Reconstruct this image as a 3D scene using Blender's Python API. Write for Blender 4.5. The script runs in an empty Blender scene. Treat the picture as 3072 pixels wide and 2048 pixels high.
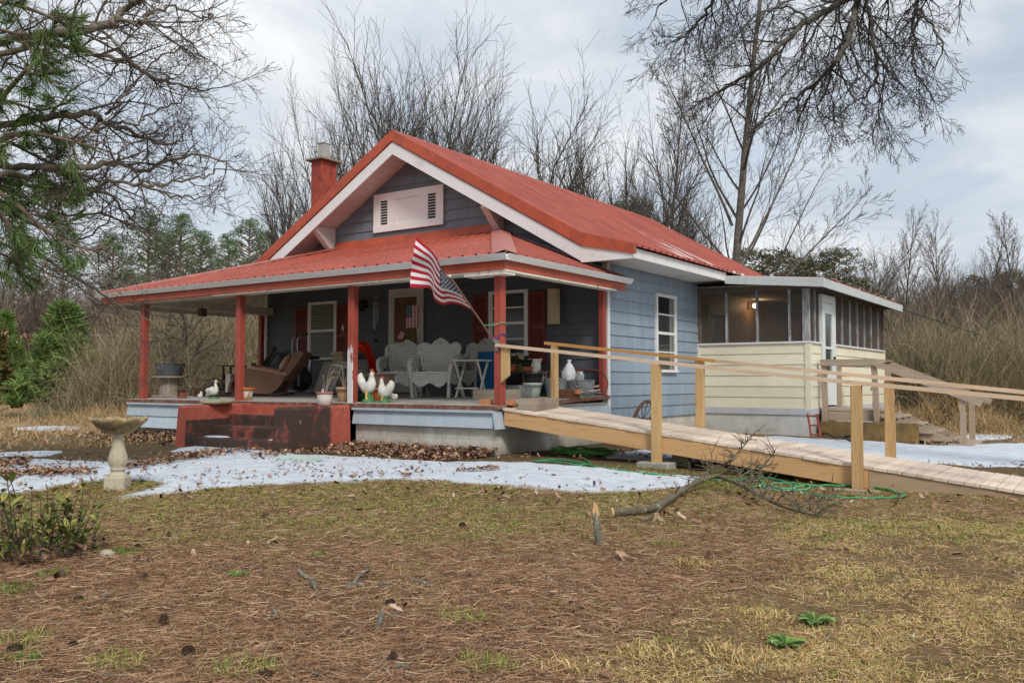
import bpy, bmesh, math, random
import numpy as np
from mathutils import Vector, Matrix
R = math.radians
random.seed(7)
sc = bpy.context.scene
col = sc.collection
TAU = 2*math.pi

# ------------------------------------------------------------------ camera
CAM_H, FPX, YAW, PITCH = 1.0, 2650.0, R(34.6), R(2.6)
cam = bpy.data.cameras.new('camera'); camo = bpy.data.objects.new('camera', cam); col.objects.link(camo)
cam.sensor_width = 36; cam.lens = 36*FPX/3072; cam.clip_start = .05; cam.clip_end = 2000
camo.location = (0, 0, CAM_H); camo.rotation_euler = (math.pi/2+PITCH, 0, YAW)
sc.camera = camo
_C = np.array([0, 0, CAM_H])
_F = np.array([-math.sin(YAW)*math.cos(PITCH), math.cos(YAW)*math.cos(PITCH), math.sin(PITCH)])
_R = np.array([math.cos(YAW), math.sin(YAW), 0]); _U = np.cross(_R, _F)
# survey helpers: where a sight line of the photo meets a plane of the place
def ray(u, v): return _F + _R*(u-1536)/FPX - _U*(v-1024)/FPX
def on_z(u, v, z=0.): d = ray(u, v); return _C + d*(z-CAM_H)/d[2]
def on_x(u, v, x): d = ray(u, v); return _C + d*x/d[0]
def on_y(u, v, y): d = ray(u, v); return _C + d*y/d[1]
def at(u, v, dep): return _C + ray(u, v)*dep

# ------------------------------------------------------------------ noise, ground height
def _hash(ix, iy, s):
    h = (ix.astype(np.int64)*374761393 + iy.astype(np.int64)*668265263 + s*974634777) & 0x7fffffff
    h = ((h ^ (h >> 13))*1274126177) & 0x7fffffff
    return ((h ^ (h >> 16)) & 0xffff)/65535.
def vn(x, y, s=0):
    x = np.asarray(x, float); y = np.asarray(y, float)
    ix = np.floor(x); iy = np.floor(y); fx = x-ix; fy = y-iy
    fx = fx*fx*(3-2*fx); fy = fy*fy*(3-2*fy)
    a = _hash(ix, iy, s); b = _hash(ix+1, iy, s); c = _hash(ix, iy+1, s); d = _hash(ix+1, iy+1, s)
    return (a*(1-fx)+b*fx)*(1-fy)+(c*(1-fx)+d*fx)*fy
def fbm(x, y, s=0, o=4):
    t = 0; a = .5; n = 0
    for i in range(o):
        t = t+a*vn(np.asarray(x)*2**i, np.asarray(y)*2**i, s+i*17); n += a; a *= .5
    return t/n
def sm(a, b, x):
    t = np.clip((np.asarray(x, float)-a)/(b-a), 0, 1); return t*t*(3-2*t)
def gh(x, y):
    x = np.asarray(x, float); y = np.asarray(y, float)
    dip = -.13*sm(-5.8, -2., x)*sm(6.2, 9.3, y)
    r = np.hypot(x+5, y-8)
    far = 1.5*sm(22, 75, r)
    und = (fbm(x*.35, y*.35, 3)-.5)*.10*(1-sm(7.5, 9.5, y))*sm(1.5, 4, np.hypot(x, y)) + (fbm(x*.08, y*.08, 5)-.5)*.5*sm(25, 50, r)
    return dip+far+und
def g1(x, y): return float(gh(x, y))
def gp(u, v):
    p = on_z(u, v, 0)
    for _ in range(4): p = on_z(u, v, g1(p[0], p[1]))
    return p

# ------------------------------------------------------------------ materials
def lin(c):   # sRGB 0-255 -> linear
    return tuple(((x/255)/12.92 if x/255 <= .04045 else ((x/255+.055)/1.055)**2.4) for x in c)
class NT:
    def __init__(s, name):
        s.m = bpy.data.materials.new(name); s.m.use_nodes = True
        s.t = s.m.node_tree; s.n = s.t.nodes; s.l = s.t.links
        s.b = s.n['Principled BSDF']; s.out = s.n['Material Output']
        s.tc = s.n.new('ShaderNodeTexCoord'); s.co = s.tc.outputs['Object']
    def node(s, ty, **kw):
        n = s.n.new(ty)
        for k, v in kw.items(): setattr(n, k, v)
        return n
    def link(s, a, b): s.l.new(a, b)
    def mapped(s, scale=(1, 1, 1), loc=(0, 0, 0), rot=(0, 0, 0)):
        m = s.node('ShaderNodeMapping'); m.inputs['Scale'].default_value = scale; m.inputs['Location'].default_value = loc; m.inputs['Rotation'].default_value = rot
        s.link(s.co, m.inputs['Vector']); return m.outputs['Vector']
    def noise(s, scale, detail=4, rough=.6, vec=None, dist=0):
        n = s.node('ShaderNodeTexNoise'); n.inputs['Scale'].default_value = scale; n.inputs['Detail'].default_value = detail
        n.inputs['Roughness'].default_value = rough; n.inputs['Distortion'].default_value = dist
        s.link(vec if vec is not None else s.co, n.inputs['Vector']); return n.outputs['Fac']
    def ramp(s, fac, stops):
        r = s.node('ShaderNodeValToRGB'); e = r.color_ramp.elements
        while len(e) < len(stops): e.new(.5)
        for i, (p, c) in enumerate(stops):
            e[i].position = p; e[i].color = (c[0], c[1], c[2], 1) if isinstance(c, (tuple, list)) else (c, c, c, 1)
        s.link(fac, r.inputs['Fac']); return r.outputs['Color']
    def mix(s, fac, a, b, ty='MIX'):
        m = s.node('ShaderNodeMix', data_type='RGBA', blend_type=ty)
        for sock, v in ((m.inputs[0], fac), (m.inputs[6], a), (m.inputs[7], b)):
            if isinstance(v, (int, float)): sock.default_value = v if sock.type == 'VALUE' else (v, v, v, 1)
            elif isinstance(v, (tuple, list)): sock.default_value = (v[0], v[1], v[2], 1)
            else: s.link(v, sock)
        return m.outputs[2]
    def math(s, op, a, b=0.):
        m = s.node('ShaderNodeMath', operation=op)
        for sock, v in zip(m.inputs, (a, b)):
            if isinstance(v, (int, float)): sock.default_value = v
            else: s.link(v, sock)
        return m.outputs[0]
    def island(s): return s.node('ShaderNodeNewGeometry').outputs['Random Per Island']
    def bump(s, h, strength=.3, dist=.02):
        b = s.node('ShaderNodeBump'); b.inputs['Strength'].default_value = strength; b.inputs['Distance'].default_value = dist
        s.link(h, b.inputs['Height']); s.link(b.outputs['Normal'], s.b.inputs['Normal'])
    def fin(s, colr, rough=.7, metal=0, spec=.4):
        if isinstance(colr, (tuple, list)): s.b.inputs['Base Color'].default_value = (*colr[:3], 1)
        else: s.link(colr, s.b.inputs['Base Color'])
        if isinstance(rough, (int, float)): s.b.inputs['Roughness'].default_value = rough
        else: s.link(rough, s.b.inputs['Roughness'])
        s.b.inputs['Metallic'].default_value = metal; s.b.inputs['Specular IOR Level'].default_value = spec
        return s.m
def mul(c, k): return tuple(min(1, x*k) for x in c)
def surf(name, base, rough=.7, var=.18, scale=2.5, bump=.25, bscale=40, metal=0, spec=.35, stain=None, sscale=3., sthr=.55, ssoft=.12, stretch=(1, 1, 1), island=0., bdist=.01):
    """a plain painted / cast surface: mottled tone, optional stains with a shape of their own, fine bump"""
    k = NT(name); v = k.mapped(stretch) if stretch != (1, 1, 1) else None
    c = k.ramp(k.noise(scale, 5, .65, v), [(.25, mul(base, 1-var)), (.75, mul(base, 1+var))])
    if island: 
        c = k.mix(1., c, k.ramp(k.island(), [(0, 1-island), (1, 1+island)]), 'MULTIPLY')
    if stain:
        f = k.ramp(k.noise(sscale, 8, .7, v, .4), [(sthr-ssoft, 0.), (sthr+ssoft, 1.)])
        c = k.mix(f, c, stain)
    k.bump(k.noise(bscale, 4, .6), bump, bdist)
    return k.fin(c, rough, metal, spec)
def wood(name, base, dark, axis=0, rough=.75, grain=1., island=.12, knots=True, gscale=9.):
    k = NT(name); st = [1., 1., 1.]; st[axis] = .06
    v = k.mapped(tuple(st))
    # every board gets its own piece of grain
    addv = k.node('ShaderNodeVectorMath', operation='ADD'); k.link(v, addv.inputs[0])
    sc_ = k.math('MULTIPLY', k.island(), 37.); k.link(sc_, addv.inputs[1]); v2 = addv.outputs[0]
    g = k.noise(gscale, 6, .6, v2, 1.2)
    c = k.ramp(g, [(.3, mul(base, 1.1)), (.52, base), (.72, mul(tuple((a+b)/2 for a, b in zip(base, dark)), 1.))])
    f2 = k.noise(60, 3, .6, v2)
    c = k.mix(k.ramp(f2, [(.5, 0.), (.75, .35*grain)]), c, dark)
    if knots:
        n = k.noise(3.2, 1, .5, k.mapped((1., 1., 1.) if True else None)); c = k.mix(k.ramp(n, [(.70, 0.), (.78, .8)]), c, mul(dark, .8))
    c = k.mix(1., c, k.ramp(k.island(), [(0, 1-island), (1, 1+island)]), 'MULTIPLY')
    k.bump(g, .25, .006)
    return k.fin(c, rough, 0, .25)
def leafy(name, stops, rough=.6, trans=.0, spec=.2):
    """scatter material: every blade / leaf / needle takes its own tone"""
    k = NT(name); c = k.ramp(k.island(), stops); k.fin(c, rough, 0, spec)
    return k.m

# ------------------------------------------------------------------ mesh builder
class MB:
    def __init__(s): s.v = []; s.f = []; s.mi = []; s.m = 0; s.sm = set()
    def add(s, vs, fs, smooth=False):
        o = len(s.v); s.v.extend([tuple(map(float, p)) for p in vs])
        for f in fs:
            if smooth: s.sm.add(len(s.f))
            s.f.append(tuple(i+o for i in f)); s.mi.append(s.m)
        return s
    def quad(s, a, b, c, d): return s.add([a, b, c, d], [(0, 1, 2, 3)])
    def box(s, x0, x1, y0, y1, z0, z1):
        return s.add([(x0, y0, z0), (x1, y0, z0), (x1, y1, z0), (x0, y1, z0), (x0, y0, z1), (x1, y0, z1), (x1, y1, z1), (x0, y1, z1)],
                     [(0, 3, 2, 1), (4, 5, 6, 7), (0, 1, 5, 4), (1, 2, 6, 5), (2, 3, 7, 6), (3, 0, 4, 7)])
    def bbox(s, x0, x1, y0, y1, z0, z1, b=.006):
        """box with chamfered vertical and top edges"""
        b = min(b, (x1-x0)/3, (y1-y0)/3, (z1-z0)/3)
        def ring(z, e): return [(x0+e+b, y0+e, z), (x1-e-b, y0+e, z), (x1-e, y0+e+b, z), (x1-e, y1-e-b, z), (x1-e-b, y1-e, z), (x0+e+b, y1-e, z), (x0+e, y1-e-b, z), (x0+e, y0+e+b, z)]
        vs = ring(z0, 0)+ring(z1-b, 0)+ring(z1, b*.7)
        fs = [tuple(range(7, -1, -1)), tuple(range(16, 24))]
        for k in (0, 8):
            for i in range(8): fs.append((k+i, k+(i+1) % 8, k+8+(i+1) % 8, k+8+i))
        return s.add(vs, fs)
    def bar(s, p, q, w, h, up=(0, 0, 1)):
        """rectangular bar from p to q: w sideways, h along up"""
        p = Vector(p); q = Vector(q); d = (q-p).normalized(); up = Vector(up)
        a = d.cross(up)
        if a.length < 1e-4: a = d.cross(Vector((1, 0, 0)))
        a.normalize(); u = a.cross(d).normalized(); a = a*w/2; u = u*h/2
        vs = [p-a-u, p+a-u, p+a+u, p-a+u, q-a-u, q+a-u, q+a+u, q-a+u]
        return s.add(vs, [(0, 1, 2, 3), (7, 6, 5, 4), (0, 4, 5, 1), (1, 5, 6, 2), (2, 6, 7, 3), (3, 7, 4, 0)])
    def tube(s, pts, rad, n=6, caps=True, smooth=True, flat=1.):
        pts = np.array(pts, float); m = len(pts)
        if np.isscalar(rad): rad = [rad]*m
        T = np.gradient(pts, axis=0); T /= (np.linalg.norm(T, axis=1, keepdims=True)+1e-12)
        ref = np.array([0, 0, 1.]) if abs(T[0][2]) < .9 else np.array([1., 0, 0])
        A = np.cross(T[0], ref); A /= np.linalg.norm(A); vs = []
        for i in range(m):
            A = A-T[i]*np.dot(A, T[i]); A /= (np.linalg.norm(A)+1e-12); B = np.cross(T[i], A)
            for j in range(n):
                a = TAU*j/n; vs.append(pts[i]+rad[i]*(math.cos(a)*A*flat+math.sin(a)*B))
        fs = [(i*n+j, i*n+(j+1) % n, (i+1)*n+(j+1) % n, (i+1)*n+j) for i in range(m-1) for j in range(n)]
        s.add(vs, fs, smooth)
        if caps: s.add(vs[:n], [tuple(range(n-1, -1, -1))]); s.add(vs[-n:], [tuple(range(n))])
        return s
    def lathe(s, c, prof, n=24, wob=None, smooth=True, square=0):
        """prof: (radius, z) list around the vertical through c; wob(angle, k) scales the radius / lifts"""
        vs = []
        for k, (r, z) in enumerate(prof):
            for j in range(n):
                a = TAU*j/n; rr, dz = (r, 0.) if wob is None else wob(a, k, r)
                vs.append((c[0]+rr*math.cos(a), c[1]+rr*math.sin(a), c[2]+z+dz))
        fs = [(k*n+j, k*n+(j+1) % n, (k+1)*n+(j+1) % n, (k+1)*n+j) for k in range(len(prof)-1) for j in range(n)]
        s.add(vs, fs, smooth)
        if prof[0][0] > 1e-4: s.add(vs[:n], [tuple(range(n-1, -1, -1))])
        if prof[-1][0] > 1e-4: s.add(vs[-n:], [tuple(range(n))])
        return s
    def prism(s, poly, off):
        """extrude a planar polygon (3D points) by off"""
        n = len(poly); off = np.array(off, float); P = [np.array(p, float) for p in poly]
        vs = P+[p+off for p in P]
        return s.add(vs, [tuple(range(n-1, -1, -1)), tuple(range(n, 2*n))]+[(i, (i+1) % n, n+(i+1) % n, n+i) for i in range(n)])
    def ell(s, c, r, nu=12, nv=8, rot=None, noise=0., seed=0):
        rr = random.Random(seed); vs = []; M_ = Matrix.Identity(3) if rot is None else rot
        for i in range(nv+1):
            t = math.pi*i/nv
            for j in range(nu):
                a = TAU*j/nu; k = 1+noise*(rr.random()-.5)
                p = M_ @ Vector((r[0]*math.sin(t)*math.cos(a)*k, r[1]*math.sin(t)*math.sin(a)*k, r[2]*math.cos(t)*k)); vs.append((c[0]+p.x, c[1]+p.y, c[2]+p.z))
        return s.add(vs, [(i*nu+j, (i+1)*nu+j, (i+1)*nu+(j+1) % nu, i*nu+(j+1) % nu) for i in range(nv) for j in range(nu)], True)
    def xf(s, loc=(0, 0, 0), rz=0., start=0, scale=1., rx=0., ry=0.):
        M_ = Matrix.Translation(loc) @ Matrix.Rotation(rz, 4, 'Z') @ Matrix.Rotation(ry, 4, 'Y') @ Matrix.Rotation(rx, 4, 'X') @ Matrix.Scale(scale, 4)
        s.v[start:] = [tuple(M_ @ Vector(p)) for p in s.v[start:]]; return s
    def mesh(s, name, mats, off=(0, 0, 0)):
        me = bpy.data.meshes.new(name)
        me.from_pydata([(p[0]-off[0], p[1]-off[1], p[2]-off[2]) for p in s.v], [], s.f)
        mats = mats if isinstance(mats, (list, tuple)) else [mats]
        for m in mats: me.materials.append(m)
        if len(mats) > 1: me.polygons.foreach_set('material_index', s.mi)
        if s.sm: me.polygons.foreach_set('use_smooth', [i in s.sm for i in range(len(s.f))])
        me.update(); return me
    def build(s, name, mats, parent=None, loc=None):
        """link as ONE object. Vertices are in world space (loc: origin of a top-level object)"""
        off = Vector((0, 0, 0)); p = parent
        while p is not None: off = off+p.location; p = p.parent
        if loc is not None: off = Vector(loc)
        o = bpy.data.objects.new(name, s.mesh(name, mats, off)); col.objects.link(o)
        if parent is not None: o.parent = parent
        elif loc is not None: o.location = loc
        return o
def tag(o, label=None, cat=None, group=None, kind=None):
    if label: o['label'] = label
    if cat: o['category'] = cat
    if group: o['group'] = group
    if kind: o['kind'] = kind
    return o
def thing(name, loc, label, cat, group=None, rz=0):
    o = bpy.data.objects.new(name, None); col.objects.link(o); o.location = loc; o.rotation_euler = (0, 0, rz)
    o.empty_display_size = .1
    return tag(o, label, cat, group)
def dup(o, loc, rz=0., scale=1., label=None, group=None):
    c = o.copy(); col.objects.link(c); c.location = loc; c.rotation_euler = (0, 0, rz); c.scale = (scale,)*3 if np.isscalar(scale) else scale
    if label: c['label'] = label
    if group: c['group'] = group
    for ch in list(o.children):
        k = ch.copy(); col.objects.link(k); k.parent = c
        for gch in list(ch.children):
            q = gch.copy(); col.objects.link(q); q.parent = k
    return c
def np_mesh(name, V, F, mat, parent=None, label=None, cat=None, kind=None, group=None, loc=(0, 0, 0), smooth=False, uv=None):
    """big scatter meshes straight from arrays (F: n x 4 or n x 3)"""
    V = np.asarray(V, np.float32); F = np.asarray(F, np.int32); me = bpy.data.meshes.new(name)
    me.vertices.add(len(V)); me.vertices.foreach_set('co', V.ravel())
    n, k = F.shape; me.loops.add(n*k); me.loops.foreach_set('vertex_index', F.ravel())
    me.polygons.add(n); me.polygons.foreach_set('loop_start', np.arange(0, n*k, k, dtype=np.int32)); me.polygons.foreach_set('loop_total', np.full(n, k, np.int32))
    if smooth: me.polygons.foreach_set('use_smooth', np.ones(n, bool))
    me.materials.append(mat); me.update(calc_edges=True); me.validate()
    o = bpy.data.objects.new(name, me); col.objects.link(o); o.location = loc
    if parent is not None: o.parent = parent
    return tag(o, label, cat, group, kind)
# ------------------------------------------------------------------ the materials of the place
def siding_mat(name, base, dirt, dirt_amt=.5):
    k = NT(name); c = k.ramp(k.noise(1.2, 5, .65), [(.25, mul(base, .86)), (.75, mul(base, 1.12))])
    # chalky vertical weathering
    f = k.noise(2.2, 6, .7, k.mapped((3.5, 3.5, .35)))
    c = k.mix(k.ramp(f, [(.42, 0.), (.8, dirt_amt)]), c, dirt)
    c = k.mix(1., c, k.ramp(k.island(), [(0, .93), (1, 1.06)]), 'MULTIPLY')
    g = k.noise(9, 5, .7, k.mapped((.5, .5, 9.)))
    k.bump(g, .35, .004)
    return k.fin(c, .62, 0, .3)
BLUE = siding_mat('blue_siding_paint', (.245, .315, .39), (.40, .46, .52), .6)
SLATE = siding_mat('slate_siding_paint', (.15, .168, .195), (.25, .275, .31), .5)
SLATE_SHADED = siding_mat('shaded_slate_siding', (.085, .095, .11), (.13, .14, .155), .4)  # slate siding darkened, porch shade put into the colour
YELLOW = siding_mat('cream_vinyl', (.74, .69, .52), (.70, .67, .56), .3)
WHITE = surf('white_trim_paint', (.74, .73, .72), .55, .07, 1.5, .1, 30, stain=(.50, .47, .42), sscale=2.2, sthr=.68)
PINKW = surf('pinkish_white_paint', (.66, .60, .58), .6, .08, 1.5, .1, 30)
PEEL = surf('peeling_white_paint', (.70, .66, .58), .8, .1, 5, .5, 60, stain=(.30, .22, .15), sscale=11, sthr=.60, ssoft=.04)
CEIL = surf('porch_ceiling_paint', (.62, .58, .53), .8, .12, 3, .3, 30, stain=(.42, .34, .27), sscale=3., sthr=.62)
RED = surf('red_trim_paint', (.43, .085, .040), .5, .22, 2.2, .2, 40, stain=(.28, .06, .04), sscale=4, sthr=.6)
POSTR = surf('worn_red_post_paint', (.33, .065, .045), .6, .25, 3, .3, 40, stain=(.60, .55, .50), sscale=16, sthr=.74, ssoft=.03, stretch=(1, 1, .3))
def post_mat():
    k = NT('peeling_red_and_white_post'); c = k.ramp(k.noise(3, 4), [(.3, (.25, .05, .035)), (.7, (.40, .08, .055))])
    v = k.node('ShaderNodeSeparateXYZ'); k.link(k.co, v.inputs[0]); f = k.ramp(v.outputs[2], [(.0, .62), (1., .62)])
    n = k.math('SUBTRACT', k.noise(9, 6, .7, k.mapped((1, 1, .25))), k.math('MULTIPLY', v.outputs[2], .33)); nm = k.node('ShaderNodeNewGeometry'); ns = k.node('ShaderNodeSeparateXYZ'); k.link(nm.outputs['Normal'], ns.inputs[0]); f_ = k.math('MULTIPLY', k.ramp(n, [(.02, 0.), (.06, 1.)]), k.math('LESS_THAN', ns.outputs[1], -.5)); c = k.mix(f_, c, (.62, .62, .62))
    return k.fin(c, .6, 0, .3)
POSTP = post_mat()
DKRED = surf('dark_red_shutter_paint', (.17, .035, .03), .55, .2, 3, .2, 40)
def roof_mat():
    k = NT('red_metal_roofing'); b = (.375, .085, .055)
    c = k.ramp(k.noise(.9, 6, .7), [(.3, mul(b, .82)), (.7, mul(b, 1.16))])
    f = k.noise(1.3, 7, .75, k.mapped((.5, 2.5, .5))); c = k.mix(k.ramp(f, [(.5, 0.), (.78, .55)]), c, (.47, .19, .14))
    s = k.noise(14, 5, .7); c = k.mix(k.ramp(s, [(.66, 0.), (.74, .6)]), c, (.20, .06, .04))
    ty = k.noise(5.5, 3, .8, k.mapped((.12, 1.3, .12))); c = k.mix(1., c, k.ramp(ty, [(.3, .74), (.7, 1.2)]), 'MULTIPLY')     # streaks that run down the slope
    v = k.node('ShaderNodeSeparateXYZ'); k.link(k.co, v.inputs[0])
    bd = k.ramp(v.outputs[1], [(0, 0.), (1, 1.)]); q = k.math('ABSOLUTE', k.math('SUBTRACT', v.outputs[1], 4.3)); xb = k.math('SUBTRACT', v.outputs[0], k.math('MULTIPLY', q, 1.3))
    wl_ = k.math('MULTIPLY', k.ramp(k.math('MULTIPLY', k.math('SUBTRACT', xb, 1.9), .5), [(0., 0.), (.5, 1.)]), k.ramp(k.noise(7, 2, .8, k.mapped((.10, 1.6, .1))), [(.47, 0.), (.56, .85)])); c = k.mix(wl_, c, (.78, .70, .68))   # sky glare painted in as pale streaks, low on the right slope
    r = k.ramp(k.noise(3, 4, .6), [(.3, .30), (.7, .48)])
    k.bump(k.noise(3, 3), .12, .01)
    return k.fin(c, r, 0., .5)
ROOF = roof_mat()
GUT = surf('weathered_white_gutter', (.80, .81, .80), .45, .08, 3, .15, 30, stain=(.22, .24, .20), sscale=5, sthr=.70, ssoft=.08, stretch=(1, 1, 3))
def block_mat():
    k = NT('painted_block_foundation')
    b = k.node('ShaderNodeTexBrick'); v = k.node('ShaderNodeSeparateXYZ'); k.link(k.co, v.inputs[0]); w = k.node('ShaderNodeCombineXYZ')
    k.link(k.math('ADD', v.outputs[0], v.outputs[1]), w.inputs[0]); k.link(v.outputs[2], w.inputs[1]); k.link(w.outputs[0], b.inputs['Vector'])
    b.inputs['Scale'].default_value = 1; b.inputs['Brick Width'].default_value = .41; b.inputs['Row Height'].default_value = .205; b.inputs['Mortar Size'].default_value = .008
    c = k.ramp(k.noise(2.5, 6, .7), [(.3, (.50, .47, .40)), (.7, (.66, .64, .60))])
    dirt = k.ramp(k.noise(4, 7, .75, k.mapped((1, 1, .5))), [(.45, 0.), (.72, .8)])
    c = k.mix(dirt, c, (.33, .29, .20))
    # grime that the ground splashes up the lowest course
    zr = k.ramp(k.math('ADD', v.outputs[2], k.math('MULTIPLY', k.noise(6, 5, .7), .35)), [(.12, 1.), (.36, 0.)])
    c = k.mix(k.math('MULTIPLY', zr, .75), c, (.20, .15, .09))
    c = k.mix(k.math('MULTIPLY', b.outputs['Fac'], .35), c, (.30, .27, .22))
    h = k.math('SUBTRACT', k.noise(30, 4), k.math('MULTIPLY', b.outputs['Fac'], 1.)); k.bump(h, .4, .01)
    return k.fin(c, .85, 0, .2)
BLOCK = block_mat()
CONC = surf('grey_concrete', (.36, .35, .31), .9, .2, 3, .4, 60, stain=(.22, .20, .15), sscale=2.5)
CONCW = surf('rendered_foundation', (.56, .56, .53), .9, .15, 2, .4, 50, stain=(.34, .33, .29), sscale=1.8, sthr=.58)
def step_mat():
    k = NT('red_painted_concrete'); b = (.40, .10, .07)
    c = k.ramp(k.noise(3, 5, .7), [(.3, mul(b, .8)), (.7, mul(b, 1.2))])
    n = k.noise(2.2, 8, .68, k.mapped((1, 1, .8), (4.6, .3, .9)), .8)
    v = k.node('ShaderNodeSeparateXYZ'); k.link(k.co, v.inputs[0])
    far = k.ramp(v.outputs[1], [(.30, 0.), (.46, .42)])            # the back part next to the porch kept its paint
    lft = k.ramp(v.outputs[0], [(0., .0), (.5, .0)])
    edge = k.math('LESS_THAN', v.outputs[0], -1.004)                # outer and front faces of the left wall too
    n = k.math('SUBTRACT', k.math('ADD', n, .10), k.math('ADD', far, k.math('MULTIPLY', edge, .3)))
    c = k.mix(k.ramp(n, [(.41, 0.), (.58, .95)]), c, (.042, .035, .03))
    m = k.noise(20, 5, .7); c = k.mix(k.ramp(m, [(.54, 0.), (.68, .7)]), c, (.07, .055, .045))
    q = k.noise(11, 4, .6, k.mapped((1, 1, 1), (9, 3, 1))); c = k.mix(k.ramp(q, [(.66, 0.), (.71, .8)]), c, (.27, .26, .24))
    k.bump(k.noise(35, 5, .7), .5, .012); return k.fin(c, .85, 0, .2)
STEP = step_mat()
FLOORW = wood('porch_floor_boards', (.40, .38, .35), (.18, .16, .13), 1, .7, 1, .12, False)
RAMPW = wood('pressure_treated_posts', (.50, .33, .155), (.20, .10, .035), 2, .75, 1.5, .10, True, 6.)
RAMPX = wood('new_ramp_lumber', (.56, .34, .16), (.24, .11, .04), 0, .75, 1.4, .08, True, 5.)
RAMPY = wood('ramp_deck_boards', (.66, .55, .45), (.38, .26, .16), 1, .75, .9, .14)
RAILX = wood('pale_ramp_rail', (.62, .46, .33), (.34, .19, .10), 0, .7, .8, .08)
ORNGX = wood('orange_ramp_rail', (.55, .28, .09), (.28, .12, .04), 0, .7, .8, .08)
OLDX = wood('old_stair_lumber', (.38, .30, .225), (.17, .12, .08), 0, .85, 1.2, .15)
OLDZ = wood('old_stair_posts', (.36, .275, .20), (.15, .10, .065), 2, .85, 1.2, .15)
GREYW = wood('weathered_grey_wood', (.27, .225, .175), (.12, .095, .07), 0, .9, 1.3, .18)
GREYZ = wood('weathered_grey_staves', (.30, .26, .21), (.13, .10, .08), 2, .9, 1.3, .18)
PALEW = wood('bare_pale_plank', (.47, .37, .26), (.26, .17, .10), 2, .85, 1, .1)
BRNW = wood('stained_brown_wood', (.10, .055, .035), (.04, .02, .012), 2, .6, 1, .15, False)
WICK = None
def wicker_mat():
    k = NT('grey_wicker_weave'); c = k.ramp(k.noise(7, 4, .7), [(.3, (.68, .68, .63)), (.7, (.85, .85, .80))])
    w = k.node('ShaderNodeTexWave', wave_type='BANDS', bands_direction='Z'); w.inputs['Scale'].default_value = 8; w.inputs['Distortion'].default_value = 2; w.inputs['Detail'].default_value = 1; k.link(k.co, w.inputs['Vector'])
    w2 = k.node('ShaderNodeTexWave', wave_type='BANDS', bands_direction='X'); w2.inputs['Scale'].default_value = 11; w2.inputs['Distortion'].default_value = 1; k.link(k.co, w2.inputs['Vector'])
    h = k.math('MULTIPLY', w.outputs['Fac'], w2.outputs['Fac']); c = k.mix(k.ramp(h, [(.05, .6), (.3, 0.)]), c, (.14, .14, .12))
    k.bump(h, .7, .012); return k.fin(c, .7, 0, .25)
WICK = wicker_mat()
GALV = surf('galvanised_zinc', (.34, .37, .39), .45, .25, 5, .2, 20, .55, .5, stain=(.20, .22, .23), sscale=8)
DGALV = surf('dull_dark_zinc', (.13, .155, .17), .5, .25, 5, .2, 20, .4, .4)
METAL = surf('grey_metal', (.33, .34, .35), .4, .1, 3, .1, 20, .7, .5)
BLACK = surf('black_plastic', (.018, .018, .02), .5, .3, 4, .2, 40)
RUST = surf('rusty_iron', (.16, .075, .045), .8, .35, 8, .5, 60, stain=(.06, .03, .02), sscale=9)
TERRA = surf('terracotta', (.45, .155, .07), .8, .15, 6, .2, 50)
TAN = surf('tan_plastic_pot', (.42, .27, .15), .6, .12, 4, .1, 40)
WHPOT = surf('white_plastic_pot', (.66, .63, .58), .5, .08, 3, .1, 30, stain=(.42, .38, .33), sscale=5, sthr=.66)
DISTR = surf('flaking_white_over_orange', (.62, .60, .57), .7, .1, 5, .4, 50, stain=(.50, .17, .06), sscale=10, sthr=.52, ssoft=.03)
UPHO = surf('brown_upholstery', (.22, .125, .08), .95, .15, 4, .4, 120)
UPHL = surf('faded_tan_cushion', (.36, .20, .13), .9, .2, 6, .3, 60, stain=(.55, .48, .42), sscale=3, sthr=.62)
SOIL = surf('potting_soil', (.035, .025, .018), 1, .3, 20, .6, 60)
STATW = surf('cracked_white_statue_paint', (.64, .63, .58), .6, .12, 9, .4, 40, stain=(.34, .30, .20), sscale=14, sthr=.60, ssoft=.08)
STATG = surf('green_statue_base', (.05, .17, .06), .5, .2, 6, .2, 30)
STATY = surf('ochre_statue_paint', (.62, .42, .10), .5, .1, 6, .1, 30)
STATR = surf('red_comb_paint', (.45, .10, .08), .5, .1, 6, .1, 30)
CAST = surf('aged_cast_stone', (.47, .41, .31), .9, .15, 5, .45, 50, stain=(.30, .25, .18), sscale=6, sthr=.6)
CASTD = surf('lichened_basin_stone', (.40, .285, .15), .9, .35, 5, .5, 40, stain=(.10, .09, .07), sscale=6, sthr=.53, ssoft=.1)
HOSEG = surf('green_vinyl_hose', (.035, .24, .10), .4, .15, 8, .1, 40)
HOSEL = surf('light_green_hose', (.10, .40, .23), .45, .12, 8, .1, 40)
ORANGE = surf('orange_red_cloth', (.62, .035, .008), .75, .15, 4, .3, 50)
BLUEP = surf('blue_plastic', (.012, .105, .26), .45, .15, 3, .1, 30)
MINT = surf('pale_green_bucket', (.37, .44, .38), .5, .08, 3, .1, 30)
GREYP = surf('pale_grey_board', (.36, .335, .30), .8, .12, 4, .4, 90)
BAGW = surf('white_plastic_bag', (.66, .68, .72), .5, .08, 8, .5, 14, stain=(.16, .18, .24), sscale=9, sthr=.62, ssoft=.03)
BRICKO = surf('orange_brick', (.48, .20, .09), .9, .15, 6, .4, 50)
def glass_mat(name, tint):
    k = NT(name); c = k.ramp(k.noise(.9, 3), [(.35, mul(tint, .7)), (.7, mul(tint, 1.3))]); k.fin(c, .06, 0, .8); return k.m
PANE = glass_mat('dark_window_glass', (.022, .028, .028))
PANEL_ = glass_mat('lighter_window_glass', (.12, .13, .12))
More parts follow.
